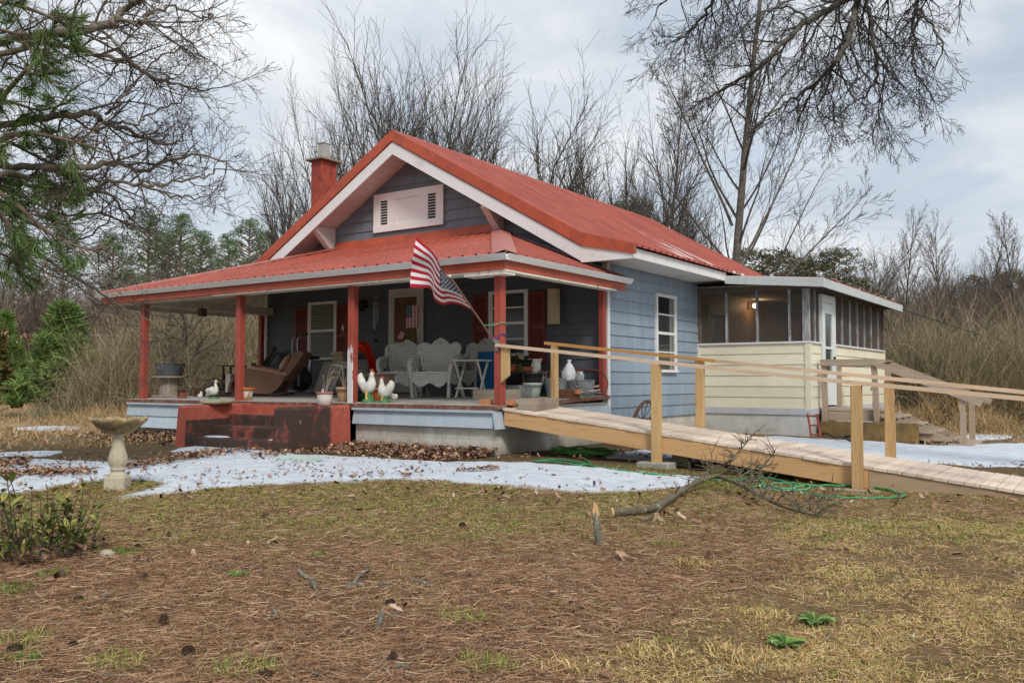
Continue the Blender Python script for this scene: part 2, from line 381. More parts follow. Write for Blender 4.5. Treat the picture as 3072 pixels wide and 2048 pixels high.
def blind_mat():
    k = NT('window_blind_slats'); w = k.node('ShaderNodeTexWave', wave_type='BANDS', bands_direction='Z'); w.inputs['Scale'].default_value = 6.5; k.link(k.co, w.inputs['Vector'])
    c = k.ramp(w.outputs['Fac'], [(.1, (.045, .05, .042)), (.55, (.17, .18, .155))]); k.bump(w.outputs['Fac'], .5, .01); return k.fin(c, .25, 0, .5)
BLIND = blind_mat()
def curtain_mat():
    k = NT('sheer_curtain'); w = k.node('ShaderNodeTexWave', wave_type='BANDS', bands_direction='DIAGONAL'); w.inputs['Scale'].default_value = 5; w.inputs['Distortion'].default_value = 1.5; k.link(k.mapped((1, 1, 0)), w.inputs['Vector'])
    c = k.ramp(w.outputs['Fac'], [(0, (.10, .105, .10)), (1, (.26, .27, .25))]); return k.fin(c, .3, 0, .5)
CURT = curtain_mat()
CURTD = surf('dim_curtained_glass', (.045, .048, .042), .22, .45, 7, .0, 30, spec=.5, stretch=(1, 1, .12))
def screen_mat():
    k = NT('insect_screen'); t = k.node('ShaderNodeBsdfTransparent'); m = k.node('ShaderNodeMixShader'); m.inputs[0].default_value = .60
    k.fin((.095, .078, .066), .7, 0, .3); k.link(t.outputs[0], m.inputs[1]); k.link(k.b.outputs[0], m.inputs[2]); k.link(m.outputs[0], k.out.inputs['Surface']); return k.m
SCREEN = screen_mat()
PANELW = wood('brown_wall_panelling', (.27, .155, .085), (.09, .05, .03), 2, .6, 1, .1, False)
def emit(name, c, s):
    k = NT(name); k.fin(c, .5); k.b.inputs['Emission Color'].default_value = (*c, 1); k.b.inputs['Emission Strength'].default_value = s; return k.m
LAMP = emit('lit_bulb', (1., .72, .38), 9.)
BARK = surf('grey_brown_bark', (.115, .098, .078), .95, .3, 9, .6, 40, stain=(.20, .20, .17), sscale=6, sthr=.6, bdist=.02)
BARKD = surf('dark_twig_bark', (.075, .062, .052), .95, .25, 6, .3, 40)
BARKR = surf('reddish_twig_bark', (.125, .085, .068), .95, .25, 6, .3, 40)
BARKL = surf('lichened_branch_bark', (.15, .14, .11), .95, .3, 12, .6, 40, stain=(.34, .33, .26), sscale=16, sthr=.57, ssoft=.06, bdist=.02)
PINEB = surf('pine_bark', (.16, .115, .085), .95, .3, 8, .6, 40, bdist=.02)
PINEN = leafy('pine_needles_green', [(0, (.05, .09, .025)), (.5, (.095, .165, .045)), (1, (.18, .25, .08))])
PINEF = leafy('far_pine_foliage', [(0, (.06, .09, .045)), (.5, (.10, .155, .068)), (1, (.17, .23, .10))])
PINEY = leafy('young_pine_foliage', [(0, (.06, .12, .03)), (.5, (.13, .225, .06)), (1, (.26, .32, .10))])
CEDAR = leafy('dull_evergreen_foliage', [(0, (.075, .075, .04)), (.5, (.125, .125, .065)), (1, (.19, .175, .10))])
SHRUBL = leafy('olive_shrub_leaves', [(0, (.06, .085, .016)), (.5, (.15, .175, .038)), (1, (.30, .27, .07))], .4)
BRUSH = leafy('olive_brush_twigs', [(0, (.13, .105, .06)), (.5, (.25, .21, .125)), (1, (.42, .36, .235))], .9)
BRUSHR = leafy('brown_brush_twigs', [(0, (.105, .075, .058)), (.5, (.20, .145, .112)), (1, (.32, .245, .185))], .9)
STRAW = leafy('dry_broom_grass', [(0, (.28, .19, .09)), (.6, (.42, .29, .15)), (1, (.52, .38, .21))], .9)
LEAF = leafy('dead_oak_leaves', [(0, (.06, .03, .02)), (.4, (.19, .095, .055)), (.75, (.33, .20, .125)), (1, (.52, .40, .29))], .7)
NEED = leafy('fallen_pine_needles', [(0, (.13, .065, .036)), (.45, (.29, .155, .088)), (.85, (.46, .29, .165)), (1, (.66, .50, .34))], .7)
DRYG = leafy('dry_lawn_grass', [(0, (.22, .145, .05)), (.5, (.54, .39, .155)), (.9, (.74, .57, .28)), (1, (.34, .32, .09))], .7)
GRNG = leafy('green_lawn_grass', [(0, (.12, .145, .03)), (.5, (.235, .275, .055)), (.8, (.34, .33, .09)), (1, (.46, .37, .15))], .7)
MOSSG = leafy('bright_moss_tuft', [(0, (.06, .12, .015)), (.6, (.12, .22, .03)), (1, (.22, .28, .05))], .8)
LICH = leafy('pale_lichen_scraps', [(0, (.20, .23, .16)), (1, (.45, .48, .40))], .9)
def snow_mat():
    k = NT('old_icy_snow'); c = k.ramp(k.noise(5, 5, .65), [(.25, (.44, .49, .56)), (.55, (.60, .65, .71)), (.8, (.72, .76, .80))]); c = k.mix(k.ramp(k.noise(38, 5, .75), [(.64, 0.), (.74, .7)]), c, (.20, .16, .12)); c = k.mix(k.ramp(k.noise(3.1, 6, .7), [(.55, 0.), (.75, .45)]), c, (.36, .36, .34))
    k.bump(k.noise(12, 6, .65), .35, .02); k.fin(c, .55, 0, .4); k.b.inputs['Subsurface Weight'].default_value = 0; return k.m
SNOW = snow_mat()
# ------------------------------------------------------------------ THE HOUSE
PF, XS, YW, XL, XC = 9.85, -6.995, 12.907, -15.48, -11.24     # post line, right wall, front wall, left wall, ridge
FZ = lambda y: .675+.032*(y-9.75)                              # porch floor falls to the front
EH, KH, EX, KX, RZ, RK, RE = 3.11, 3.37, 5.06, 4.12, 5.72, 12.32, 23.6
house = thing('house', (-11.2, 13.5, 0), 'blue clapboard farmhouse with red metal roof, open front porch and cream screened side porch', 'house')
def hp(mb, name, mat, parent=house): return mb.build(name, mat, parent)

def lapped(P, rng, z0, z1, course=.203, out=.024):
    """clapboards: P(a, z, o) -> point; rng(z) -> span of the wall at that height"""
    mb = MB(); z = z0
    while z < z1-.01:
        t = min(z+course, z1); a0, a1 = rng(z); b0, b1 = rng(t)
        if a1-a0 > .02:
            if b1 < b0: b0 = b1 = (b0+b1)/2
            mb.add([P(a0, z, out), P(a1, z, out), P(b1, t, .004), P(b0, t, .004), P(a0, z, 0), P(a1, z, 0)], [(0, 1, 2, 3), (4, 5, 1, 0)])
        z = t
    return mb
def roofz(dx): 
    dx = abs(dx); return RZ-(RZ-KH)/KX*dx if dx < KX else KH-(KH-EH)/(EX-KX)*(dx-KX)
def spanz(z):   # half width of the gable at height z
    lim = 4.24
    if z <= roofz(lim): return (XL, XS)
    d = KX*(RZ-z)/(RZ-KH); d = max(0, min(lim, d)); return (XC-d, XC+d)
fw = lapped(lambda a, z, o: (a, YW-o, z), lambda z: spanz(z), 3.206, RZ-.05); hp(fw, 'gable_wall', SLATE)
fw = lapped(lambda a, z, o: (a, YW-o, z), lambda z: (XL, XS), .77, 3.206); hp(fw, 'front_wall', SLATE_SHADED)
hp(lapped(lambda a, z, o: (XS+o, a, z), lambda z: (YW, 16.72), .36, 3.0), 'side_wall', BLUE)
mb = lapped(lambda a, z, o: (XL-o, a, z), lambda z: (YW, 23.0), .36, 3.1); hp(mb, 'far_side_wall', BLUE)
mb = lapped(lambda a, z, o: (a, 23.0+o, z), lambda z: spanz(z), .36, RZ-.05); hp(mb, 'back_wall', BLUE)
mb = MB(); mb.box(XL-.03, XL+.06, YW-.032, YW+.02, .75, 3.3); hp(mb, 'corner_board', WHITE)
mb = MB(); mb.box(XS-.07, XS+.034, YW-.034, YW+.05, .36, 3.0); hp(mb, 'corner_board', WHITE)
mb = MB(); mb.box(XL+.05, XS-.012, YW+.03, 22.95, -.1, .37); mb.box(XS-.2, XS-.015, YW+.03, 16.72, -.25, .37); hp(mb, 'foundation', BLOCK)

# --- ribbed metal sheets
def ribbed(prof, along, L, pitch=.2286, rib=.042, mb=None):
    """prof: path of points from the top edge to the eave; swept by unit vector along over L, ribs run down the slope"""
    mb = mb or MB(); al = np.array(along, float); prof = [np.array(p, float) for p in prof]
    offs = []; x = .03
    while x < L-.05:
        offs += [(x-.032, 0), (x-.014, rib), (x+.014, rib), (x+.032, 0), (x+.075, 0), (x+.082, .005), (x+.094, .005), (x+.10, 0), (x+.145, 0), (x+.152, .005), (x+.164, .005), (x+.17, 0)]; x += pitch
    offs = [(0, 0)]+[o for o in offs if 0 < o[0] < L]+[(L, 0)]
    vs = []
    for i, p in enumerate(prof):
        a = prof[max(0, i-1)]; b = prof[min(len(prof)-1, i+1)]; n = np.cross(b-a, al); n /= np.linalg.norm(n)
        if n[2] < 0: n = -n
        for o, h in offs: vs.append(p+al*o+n*h)
    m = len(offs); mb.add(vs, [(i*m+j, i*m+j+1, (i+1)*m+j+1, (i+1)*m+j) for i in range(len(prof)-1) for j in range(m-1)])
    return mb
def clip(mb, planes):
    bm = bmesh.new(); vs = [bm.verts.new(p) for p in mb.v]
    for f in mb.f: bm.faces.new([vs[i] for i in f])
    for co, no in planes:
        bmesh.ops.bisect_plane(bm, geom=bm.verts[:]+bm.edges[:]+bm.faces[:], plane_co=co, plane_no=no, clear_outer=True)
    bm.verts.ensure_lookup_table(); out = MB(); bm.verts.index_update()
    out.add([v.co[:] for v in bm.verts], [[v.index for v in f.verts] for f in bm.faces]); bm.free(); return out
mb = MB()
for s in (1, -1):
    ribbed([(XC, RK, RZ), (XC+s*KX, RK, KH), (XC+s*EX, RK, EH)], (0, 1, 0), RE-RK, mb=mb)
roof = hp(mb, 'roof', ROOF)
mb = MB()   # ridge cap, lapped pieces
y = RK-.01
while y < RE-.1:
    y2 = min(y+3.05, RE); h = .022+.004*((int(y*3)) % 2)
    for s in (1, -1): mb.add([(XC, y, RZ+h+.015), (XC, y2, RZ+h+.02), (XC+s*.19, y2, roofz(.19)+h), (XC+s*.19, y, roofz(.19)+h)], [(0, 1, 2, 3) if s > 0 else (3, 2, 1, 0)])
    y = y2-.05
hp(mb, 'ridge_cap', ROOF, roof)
def rake(y0, y1, zt, zb, zb2, name, mat, mb=None):
    mb = mb or MB()
    for s in (1, -1):
        pts = [0, KX, EX+.01]
        for a, b, za, zc in ((0, KX, zb, zb), (KX, EX+.01, zb, zb2)):
            mb.prism([(XC+s*a, y0, roofz(a)+zt), (XC+s*b, y0, roofz(b)+zt), (XC+s*b, y0, roofz(b)+zc), (XC+s*a, y0, roofz(a)+za)], (0, y1-y0, 0))
    return hp(mb, name, mat)
rake(RK-.035, RK+.03, .03, -.18, -.125, 'rake_trim', RED)
# white rake board with its boxed end at the eave
mb = MB()
for s in (1, -1):
    mb.prism([(XC+s*0, RK-.01, RZ-.20), (XC+s*KX, RK-.01, KH-.20), (XC+s*(KX), RK-.01, 2.93), (XC+s*(KX-.03), RK-.01, KH-.42), (XC, RK-.01, RZ-.43)], (0, .045, 0))
    mb.prism([(XC+s*(KX-.02), RK-.008, KH-.15), (XC+s*(EX-.045), RK-.008, EH-.10), (XC+s*(EX-.045), RK-.008, 2.92), (XC+s*(KX-.02), RK-.008, 2.92)], (0, .04, 0))
hp(mb, 'rake_board', WHITE)
mb = MB()   # rake soffit boards, grooved
for s in (1, -1):
    n = 26
    for i in range(n):
        a = .02+(KX+.05)*i/n; b = .02+(KX+.05)*(i+1)/n-.006
        z = lambda d: RZ-(RZ-KH)/KX*d-.37
        mb.prism([(XC+s*a, RK+.03, z(a)), (XC+s*b, RK+.03, z(b)), (XC+s*b, RK+.03, z(b)+.02), (XC+s*a, RK+.03, z(a)+.02)], (0, YW-RK-.04, 0))
hp(mb, 'rake_soffit', PINKW)
mb = MB()
mb.box(XC-EX+.06, XC-EX+.10, RK+.035, RE, 2.95, EH-.02); hp(mb, 'far_eave_fascia', WHITE)
mb = MB(); mb.box(XC+EX-.11, XC+EX-.07, RK+.036, 16.36, 2.94, EH-.012); hp(mb, 'eave_fascia', WHITE)
mb = MB()
y = RK+.036
while y < 16.9:
    mb.box(XS+.03, XC+EX-.115, y, min(y+.148, 16.9), 2.962, 2.985); y += .152
hp(mb, 'eave_soffit', WHITE)
mb = MB()
for s in (1, -1):   # gable brackets
    xb = XC-.02+s*2.13; 
    mb.prism([(xb-.07, YW-.03, 3.70), (xb-.07, YW-.15, 3.70), (xb-.07, RK+.05, roofz(2.13)-.46), (xb-.07, RK+.05, roofz(2.13)-.36), (xb-.07, YW-.03, roofz(2.13)-.36)], (.14, 0, 0))
    b = hp(mb, 'bracket', PINKW); mb = MB()
# gable vent
gv = MB(); x0, x1, z0, z1 = -12.225, -10.44, 3.955, 4.72; yv = YW-.028
w = MB(); w.bbox(x0, x1, yv-.035, yv, z1-.145, z1); w.bbox(x0-.002, x1+.002, yv-.045, yv, z0, z0+.13)
for a, b in ((x0, x0+.16), (x0+.395, x0+.60), (x1-.60, x1-.395), (x1-.16, x1)): w.box(a, b, yv-.033, yv, z0+.13, z1-.145)
VW = surf('pale_vent_paint', (.80, .74, .72), .55, .06, 1.5, .1, 30); vent = hp(w, 'gable_vent', VW)
w = MB(); w.box(x0+.60, x1-.60, yv-.014, yv, z0+.13, z1-.145); w.box(x0+.73, x0+.735, yv-.017, yv, z0+.13, z1-.145); hp(w, 'vent_panel', VW, vent)
for a, b in ((x0+.16, x0+.395), (x1-.395, x1-.16)):
    w = MB(); w.m = 1; w.box(a, b, yv-.006, yv, z0+.13, z1-.145); w.m = 0; n = 9; h = (z1-z0-.275)/n
    for i in range(n):
        z = z0+.13+i*h; w.prism([(a, yv-.03, z), (a, yv-.03, z+.012), (a, yv-.008, z+h*.34), (a, yv-.008, z+h*.24)], (b-a, 0, 0))
    w.box(a, a+.02, yv-.034, yv-.006, z0+.13, z1-.145); w.box(b-.02, b, yv-.034, yv-.006, z0+.13, z1-.145)
    hp(w, 'vent_louvre', [VW, BLACK], vent)
# chimney
cp = on_y(965, 480, 15.3); cx, cy = cp[0]-.19, 15.3
w = MB(); w.bbox(cx-.19, cx+.19, cy, cy+.52, 3.2, cp[2]+.02, .012); ch = hp(w, 'chimney', surf('flaking_red_brickwork', (.33, .062, .04), .85, .3, 4, .5, 25, stain=(.10, .035, .03), sscale=5, sthr=.58, stretch=(1, 1, .5)))
w = MB(); w.bbox(cx-.30, cx+.30, cy-.11, cy+.63, cp[2]+.02, cp[2]+.075, .02); hp(w, 'chimney_cap', surf('mossy_slab', (.22, .19, .15), .9, .3, 5, .4, 30), ch)
w = MB(); w.bbox(cx-.10, cx+.11, cy+.14, cy+.38, cp[2]+.075, cp[2]+.48, .01); w.box(cx-.115, cx+.125, cy+.12, cy+.40, cp[2]+.48, cp[2]+.50); hp(w, 'chimney_flue', surf('grey_flue_tile', (.36, .36, .34), .8, .12, 4, .2, 30), ch)

# --- windows, door, shutters of the front wall
def window(axis, f, a0, a1, z0, z1, glass, fr=.055, mull=True, curtain=None, vm=False, rail=.5):
    """frame stands proud of the siding; f = plane of the boards; axis 'x': faces -y, 'y': faces +x"""
    def B(mb, a, b, o0, o1, z, t):
        if axis == 'x': mb.box(a, b, f-o1, f-o0, z, t)
        else: mb.box(f+o0, f+o1, a, b, z, t)
    r = MB(); B(r, a0, a1, .0, .055, z1-fr, z1); B(r, a0-.015, a1+.015, 0, .075, z0, z0+.05); B(r, a0, a0+fr, 0, .05, z0+.05, z1-fr); B(r, a1-fr, a1, 0, .05, z0+.05, z1-fr)
    w = hp(r, 'window', WHITE)
    zm = z0+(z1-z0)*rail
    r = MB(); B(r, a0+fr, a1-fr, .027, .046, zm-.025, zm+.025)
    for za, zb in ((z0+.05, zm-.025), (zm+.025, z1-fr)):
        B(r, a0+fr, a0+fr+.028, .027, .042, za, zb); B(r, a1-fr-.028, a1-fr, .027, .042, za, zb)
        if mull: zc = (za+zb)/2; B(r, a0+fr+.028, a1-fr-.028, .027, .040, zc-.012, zc+.012)
    hp(r, 'sash', WHITE, w)
    r = MB(); B(r, a0+fr, a1-fr, .024, .030, z0+.05, z1-fr); hp(r, 'pane', glass, w)
    if curtain:
        r = MB(); B(r, a1-fr-.26, a1-fr-.03, .0305, .032, z0+.06, z1-fr); hp(r, 'curtain', CURT, w)
    return w
window('x', YW-.004, -14.10, -13.255, 1.45, 2.66, BLIND, mull=False)
window('x', YW-.004, -9.385, -8.535, 1.45, 2.62, CURTD)
window('y', XS+.004, 14.70, 15.59, 1.17, 2.615, PANE, curtain=True)
for a, b in ((-14.49, -14.10), (-13.25, -12.96), (-9.745, -9.39), (-8.53, -8.18)):
    w = MB(); yv = YW-.03; z0, z1 = 1.30, 2.57
    w.box(a, b, yv, yv+.012, z0, z1); w.box(a, a+.045, yv-.022, yv, z0, z1); w.box(b-.045, b, yv-.022, yv, z0, z1)
    for zz in (z0, (z0+z1)/2-.03, z1-.06): w.box(a+.045, b-.045, yv-.021, yv, zz, zz+.06)
    z = z0+.07
    while z < z1-.07:
        if abs(z-(z0+z1)/2) > .05: w.prism([(a+.045, yv-.018, z), (a+.045, yv-.018, z+.008), (a+.045, yv-.001, z+.028), (a+.045, yv-.001, z+.02)], (b-a-.09, 0, 0))
        z += .034
    hp(w, 'shutter', DKRED)
# screen door
x0, x1, z0, z1 = -11.80, -10.925, .775, 2.80; yd = YW-.03
w = MB(); w.box(x0, x0+.06, yd-.035, yd, z0, z1); w.box(x1-.05, x1, yd-.035, yd, z0, z1); w.box(x0+.06, x1-.05, yd-.036, yd, z1-.06, z1); door = hp(w, 'door', surf('dirty_white_door_paint', (.52, .51, .46), .6, .1, 3, .2, 30))
w = MB(); yy = yd-.012
w.box(x0+.062, x0+.15, yy-.034, yy, z0+.02, z1-.062); w.box(x1-.14, x1-.052, yy-.034, yy, z0+.02, z1-.062)
for a, b in ((z1-.17, z1-.062), (1.70, 1.76), (z0+.02, z0+.22)): w.box(x0+.15, x1-.14, yy-.033, yy, a, b)
hp(w, 'screen_door_frame', surf('screen_door_paint', (.50, .48, .42), .6, .1, 3, .2, 30), door)
w = MB(); w.box(x0+.15, x1-.14, yy-.006, yy, z0+.2, z1-.17); hp(w, 'door_panel', wood('brown_inner_door', (.15, .07, .042), (.06, .03, .02), 2, .5, 1, .1, False), door)
w = MB(); w.box(x0+.085, x0+.125, yy-.05, yy-.034, 1.46, 1.58); w.ell((x0+.105, yy-.065, 1.49), (.02, .022, .02)); hp(w, 'door_handle', BLACK, door)
# wall lantern
w = MB(); p = (-12.49*1., YW-.04, 2.56)
lx = on_y(1088, 895, YW-.12)[0]
w.box(lx-.05, lx+.05, YW-.05, YW-.025, 2.48, 2.62); w.tube([(lx, YW-.05, 2.6), (lx, YW-.12, 2.66), (lx, YW-.15, 2.6)], .012); w.lathe((lx, YW-.15, 2.40), [(.03, 0), (.055, .02), (.07, .15), (.085, .16), (.02, .22), (.01, .24)], 6, smooth=False); hp(w, 'wall_lantern', BLACK)

# --- porch
mb = MB(); x = -15.56
while x < -6.95:
    b = min(x+.082, -6.94); w = b-x-.003
    mb.add([(x, 9.68, FZ(9.68)), (x+w, 9.68, FZ(9.68)), (x+w, YW-.03, FZ(YW)), (x, YW-.03, FZ(YW)), (x, 9.68, FZ(9.68)-.03), (x+w, 9.68, FZ(9.68)-.03), (x+w, YW-.03, FZ(YW)-.03), (x, YW-.03, FZ(YW)-.03)], [(0, 1, 2, 3), (4, 7, 6, 5), (0, 4, 5, 1), (1, 5, 6, 2), (2, 6, 7, 3), (3, 7, 4, 0)]); x += .085
hp(mb, 'porch_floor', FLOORW)
mb = MB(); mb.box(-15.60, -6.935, 9.655, 9.678, .615, .672); mb.add([(-6.938, 9.679, .62), (-6.918, 9.679, .62), (-6.918, YW-.04, .72), (-6.938, YW-.04, .72), (-6.938, 9.679, .675), (-6.918, 9.679, .675), (-6.918, YW-.04, .776), (-6.938, YW-.04, .776)], [(0, 1, 5, 4), (1, 2, 6, 5), (2, 3, 7, 6), (3, 0, 4, 7), (4, 5, 6, 7), (0, 3, 2, 1)]); hp(mb, 'porch_edge_board', surf('worn_red_brown_edge', (.16, .06, .04), .85, .3, 6, .5, 50, stain=(.30, .22, .16), sscale=8, sthr=.6))
mb = MB()   # flared blue skirt boards over the block wall
SKB = siding_mat('pale_blue_skirt', (.37, .44, .50), (.52, .56, .58), .6)
for a, b in ((-15.52, -12.1), (-9.60, -6.98)):
    mb = MB(); mb.prism([(a, 9.73, .613), (a, 9.70, .613), (a, 9.655, .37), (a, 9.675, .362)], (b-a, 0, 0))
    mb.box(a, b, 9.64, 9.70, .575, .612)
    if a < -15: mb.prism([(-15.52, 9.70, .36), (-15.52, 9.675, .36), (-15.52, 9.60, .16), (-15.52, 9.625, .16)], (3.4, 0, 0))
    hp(mb, 'skirt_board', SKB)
mb = MB()
mb.prism([(-6.99, 9.66, .61), (-6.955, 9.66, .61), (-6.90, 9.63, .36), (-6.93, 9.63, .36)], (0, YW-9.66, 0)); hp(mb, 'skirt_board', SKB); mb = MB()
mb.prism([(-15.5, 9.7, .6), (-15.53, 9.7, .6), (-15.6, 9.66, .16), (-15.57, 9.66, .16)], (0, YW-9.7, 0))
hp(mb, 'skirt_board', SKB)
mb = MB(); mb.box(-15.42, -12.1, 9.74, 9.92, -.1, .60); mb.box(-15.42, -15.2, 9.92, YW, -.1, .64); hp(mb, 'porch_foundation', BLOCK)
mb = MB(); mb.box(-9.60, -7.01, 9.74, 9.92, -.1, .60); mb.box(-7.16, -7.012, 9.92, YW, -.2, .66); hp(mb, 'porch_foundation', BLOCK)
for x, y in ((-15.29, PF), (-12.48, PF), (-9.79, PF), (-6.995, PF), (XS-.005, 12.76), (XL+.02, 12.76)):
    w = MB(); s = .06 if y == PF else .05; w.bbox(x-s, x+s, y-s, y+s, FZ(y)-.002, 2.52, .008); o = hp(w, 'porch_post', POSTP if x == -9.79 else POSTR)
# hipped porch roof: front plane and the two side planes, cut along the hips
GX0, GX1, GY, GZ, TZ = -16.38, -6.72, 9.58, 2.70, 3.69
hl, hr = -13.2, -9.13
pl = ((hl, 12.9, 0), np.array([-(12.9-GY), (hl-GX0), 0])); prr = ((hr, 12.9, 0), np.array([(12.9-GY), (GX1-hr), 0]))
mb = clip(ribbed([(GX0, 12.89, TZ), (GX0, GY, GZ)], (1, 0, 0), GX1-GX0, rib=.04), [pl, prr])
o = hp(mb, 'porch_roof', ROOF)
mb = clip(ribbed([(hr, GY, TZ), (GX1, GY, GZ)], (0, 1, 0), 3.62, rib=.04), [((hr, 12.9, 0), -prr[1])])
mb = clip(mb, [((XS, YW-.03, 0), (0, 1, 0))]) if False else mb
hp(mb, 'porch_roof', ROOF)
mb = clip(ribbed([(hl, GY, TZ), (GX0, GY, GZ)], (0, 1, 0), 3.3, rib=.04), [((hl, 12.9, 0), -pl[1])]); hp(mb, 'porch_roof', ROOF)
def hipcap(a, b, wid, name):
    mb = MB(); a = np.array(a); b = np.array(b); d = b-a; n = np.array([-d[1], d[0], 0]); n /= np.linalg.norm(n)
    up = np.array([0, 0, .045]); mb.add([a+up, b+up, b+n*wid+(0, 0, -.01), a+n*wid+(0, 0, -.01), a-n*wid+(0, 0, -.01), b-n*wid+(0, 0, -.01)], [(0, 1, 2, 3), (4, 5, 1, 0)]); return mb
hp(hipcap((GX1-.02, GY+.02, GZ+.015), (hr, 12.86, TZ+.03), .17, ''), 'hip_cap', surf('faded_red_hip_metal', (.42, .15, .12), .4, .12, 2, .1, 20))
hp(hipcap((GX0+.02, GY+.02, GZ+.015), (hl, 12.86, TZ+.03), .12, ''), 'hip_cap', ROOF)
mb = MB(); mb.prism([(-13.3, YW-.027, 3.70), (-13.3, YW-.10, 3.685), (-13.3, YW-.045, 3.85), (-13.3, YW-.027, 3.86)], (4.1, 0, 0)); hp(mb, 'roof_flashing', RED)
mb = MB(); d = np.array([GX1-hr, 0, GZ-TZ]); mb.prism([(hr-.02, YW-.03, TZ+.06), (XS+.1, YW-.03, TZ+.06-.41*(XS+.1-hr)), (XS+.1, YW-.03, TZ+.02-.41*(XS+.1-hr)), (hr-.02, YW-.03, TZ+.02)], (0, -.03, 0)); hp(mb, 'step_flashing', METAL)
# gutters (open trough profile), beams, trims
def gutter(p, q, out):
    p = np.array(p, float); q = np.array(q, float); out = np.array(out, float); mb = MB()
    prof = [(0, 0), (0, -.075), (.05, -.082), (.085, -.03), (.105, 0), (.10, .002), (.08, -.028), (.05, -.072), (.005, -.066), (.005, 0)]
    A = [p+out*a+np.array([0, 0, b]) for a, b in prof]; B = [q+out*a+np.array([0, 0, b]) for a, b in prof]; n = len(prof)
    mb.add(A+B, [(i, (i+1) % n, n+(i+1) % n, n+i) for i in range(n)]+[tuple(range(n-1, -1, -1)), tuple(range(n, 2*n))]); return mb
xs_ = [GX0-.05, -13.6, -10.6, GX1+.04]
mb = MB()
for a, b in zip(xs_[:-1], xs_[1:]):
    g = gutter((a, GY+.02, GZ+.0), (b+.012, GY+.02, GZ-.0), (0, -1, 0)); mb.add(g.v, g.f)
hp(mb, 'gutter', GUT)
mb = gutter((GX1-.02, GY-.02, GZ), (GX1-.02, 13.2, GZ+.0), (1, 0, 0)); hp(mb, 'gutter', GUT)
mb = MB(); mb.box(GX0+.03, GX1-.03, 9.61, 9.66, 2.505, 2.635); mb.box(GX1-.08, GX1-.03, 9.66, 13.12, 2.505, 2.635); mb.box(GX0+.03, GX0+.08, 9.66, 12.9, 2.505, 2.635); hp(mb, 'porch_beam', RED)
mb = MB(); mb.box(-13.0, GX1-.031, 9.625, 9.90, 2.478, 2.504); mb.box(GX1-.20, GX1-.034, 9.90, 12.80, 2.476, 2.504); mb.box(-7.45, -6.76, 9.63, 9.88, 2.44, 2.477); hp(mb, 'beam_trim', PEEL)
mb = MB(); mb.box(-16.3, -13.0, 9.665, 9.92, 2.475, 2.502); mb.box(GX0+.085, GX0+.13, 9.92, 12.88, 2.43, 2.66); mb.box(-15.42, -15.2, 9.93, YW-.04, 2.44, 2.60); hp(mb, 'beam_lining', CEIL)
mb = MB()   # board ceiling that follows the rafters
sl = (TZ-GZ)/(12.9-GY)
y = 9.7
cz = lambda yy: GZ-.07+sl*(yy-GY)
lim = lambda yy: (GX0+.08+(hl-GX0)*(yy-GY)/(12.9-GY), GX1-.1-(GX1-hr)*(yy-GY)/(12.9-GY))
while y < 12.85:
    b = min(y+.10, 12.88); a0, a1 = lim(y); b0, b1 = lim(b-.005)
    mb.add([(a0, y, cz(y)), (a1, y, cz(y)), (b1, b-.005, cz(b)), (b0, b-.005, cz(b))], [(0, 1, 2, 3)]); y = b
for (xe, xh, sgn) in ((GX0+.08, hl, 1), (GX1-.08, hr, -1)):
    n = 30
    for i in range(n):
        t0, t1 = i/n, (i+.94)/n
        f = lambda t: (xe+(xh-xe)*t, GZ-.075+(TZ-GZ)*t, GY+(12.9-GY)*t)
        A, B = f(t0), f(t1); mb.add([(A[0], A[2], A[1]), (B[0], B[2], B[1]), (B[0], 12.88, B[1]), (A[0], 12.88, A[1])], [(0, 1, 2, 3)])
hp(mb, 'porch_ceiling', CEIL)
mb = MB(); mb.add([(GX0+.1, 12.885, 2.60), (XL+.03, 12.885, 2.60), (XL+.03, 12.885, 3.02), (GX0+.1, 12.885, 2.66)], [(0, 1, 2, 3)]); hp(mb, 'porch_end_board', CEIL)

# --- screened side porch (cream vinyl below, insect screen above)
AX, AY, AY2 = -4.79, 16.70, 22.98
AF, AS, AT = .50, 1.745, 2.74          # bottom of vinyl, sill of screens, top plate
hp(lapped(lambda a, z, o: (a, AY-o, z), lambda z: (XS, AX-.07), AF, AS-.02, .207, .02), 'vinyl_wall', YELLOW)
dy0, dy1 = 17.46, 18.40
m_ = lapped(lambda a, z, o: (AX+o, a, z), lambda z: (AY+.06, dy0-.02), AF, AS-.02, .207, .02); q = lapped(lambda a, z, o: (AX+o, a, z), lambda z: (dy1+.03, AY2), AF, AS-.02, .207, .02); m_.add(q.v, q.f); hp(m_, 'vinyl_wall', YELLOW)
mb = MB(); mb.box(AX-.07, AX+.032, AY-.032, AY+.06, AF-.03, AS-.02); hp(mb, 'vinyl_corner', YELLOW); mb = MB(); mb.box(AX-.02, AX+.032, AY2-.06, AY2+.02, AF-.03, AS-.02); hp(mb, 'vinyl_corner', YELLOW)
mb = MB(); mb.box(XS, AX+.045, AY-.045, AY+.07, AS-.02, AS+.012); mb.box(AX-.07, AX+.045, AY+.07, dy0-.02, AS-.02, AS+.0121); mb.box(AX-.07, AX+.045, dy1+.03, AY2, AS-.02, AS+.012); mb.box(XS+.005, XS+.04, AY-.034, AY-.0, AF, AS-.02); hp(mb, 'screen_sill', WHITE)
mb = MB(); mb.box(XS+.05, AX+.005, AY-.003, AY+.2, -.3, AF-.12); mb.box(AX-.2, AX+.004, AY+.2, AY2, -.4, AF-.12); hp(mb, 'annex_foundation', CONCW)
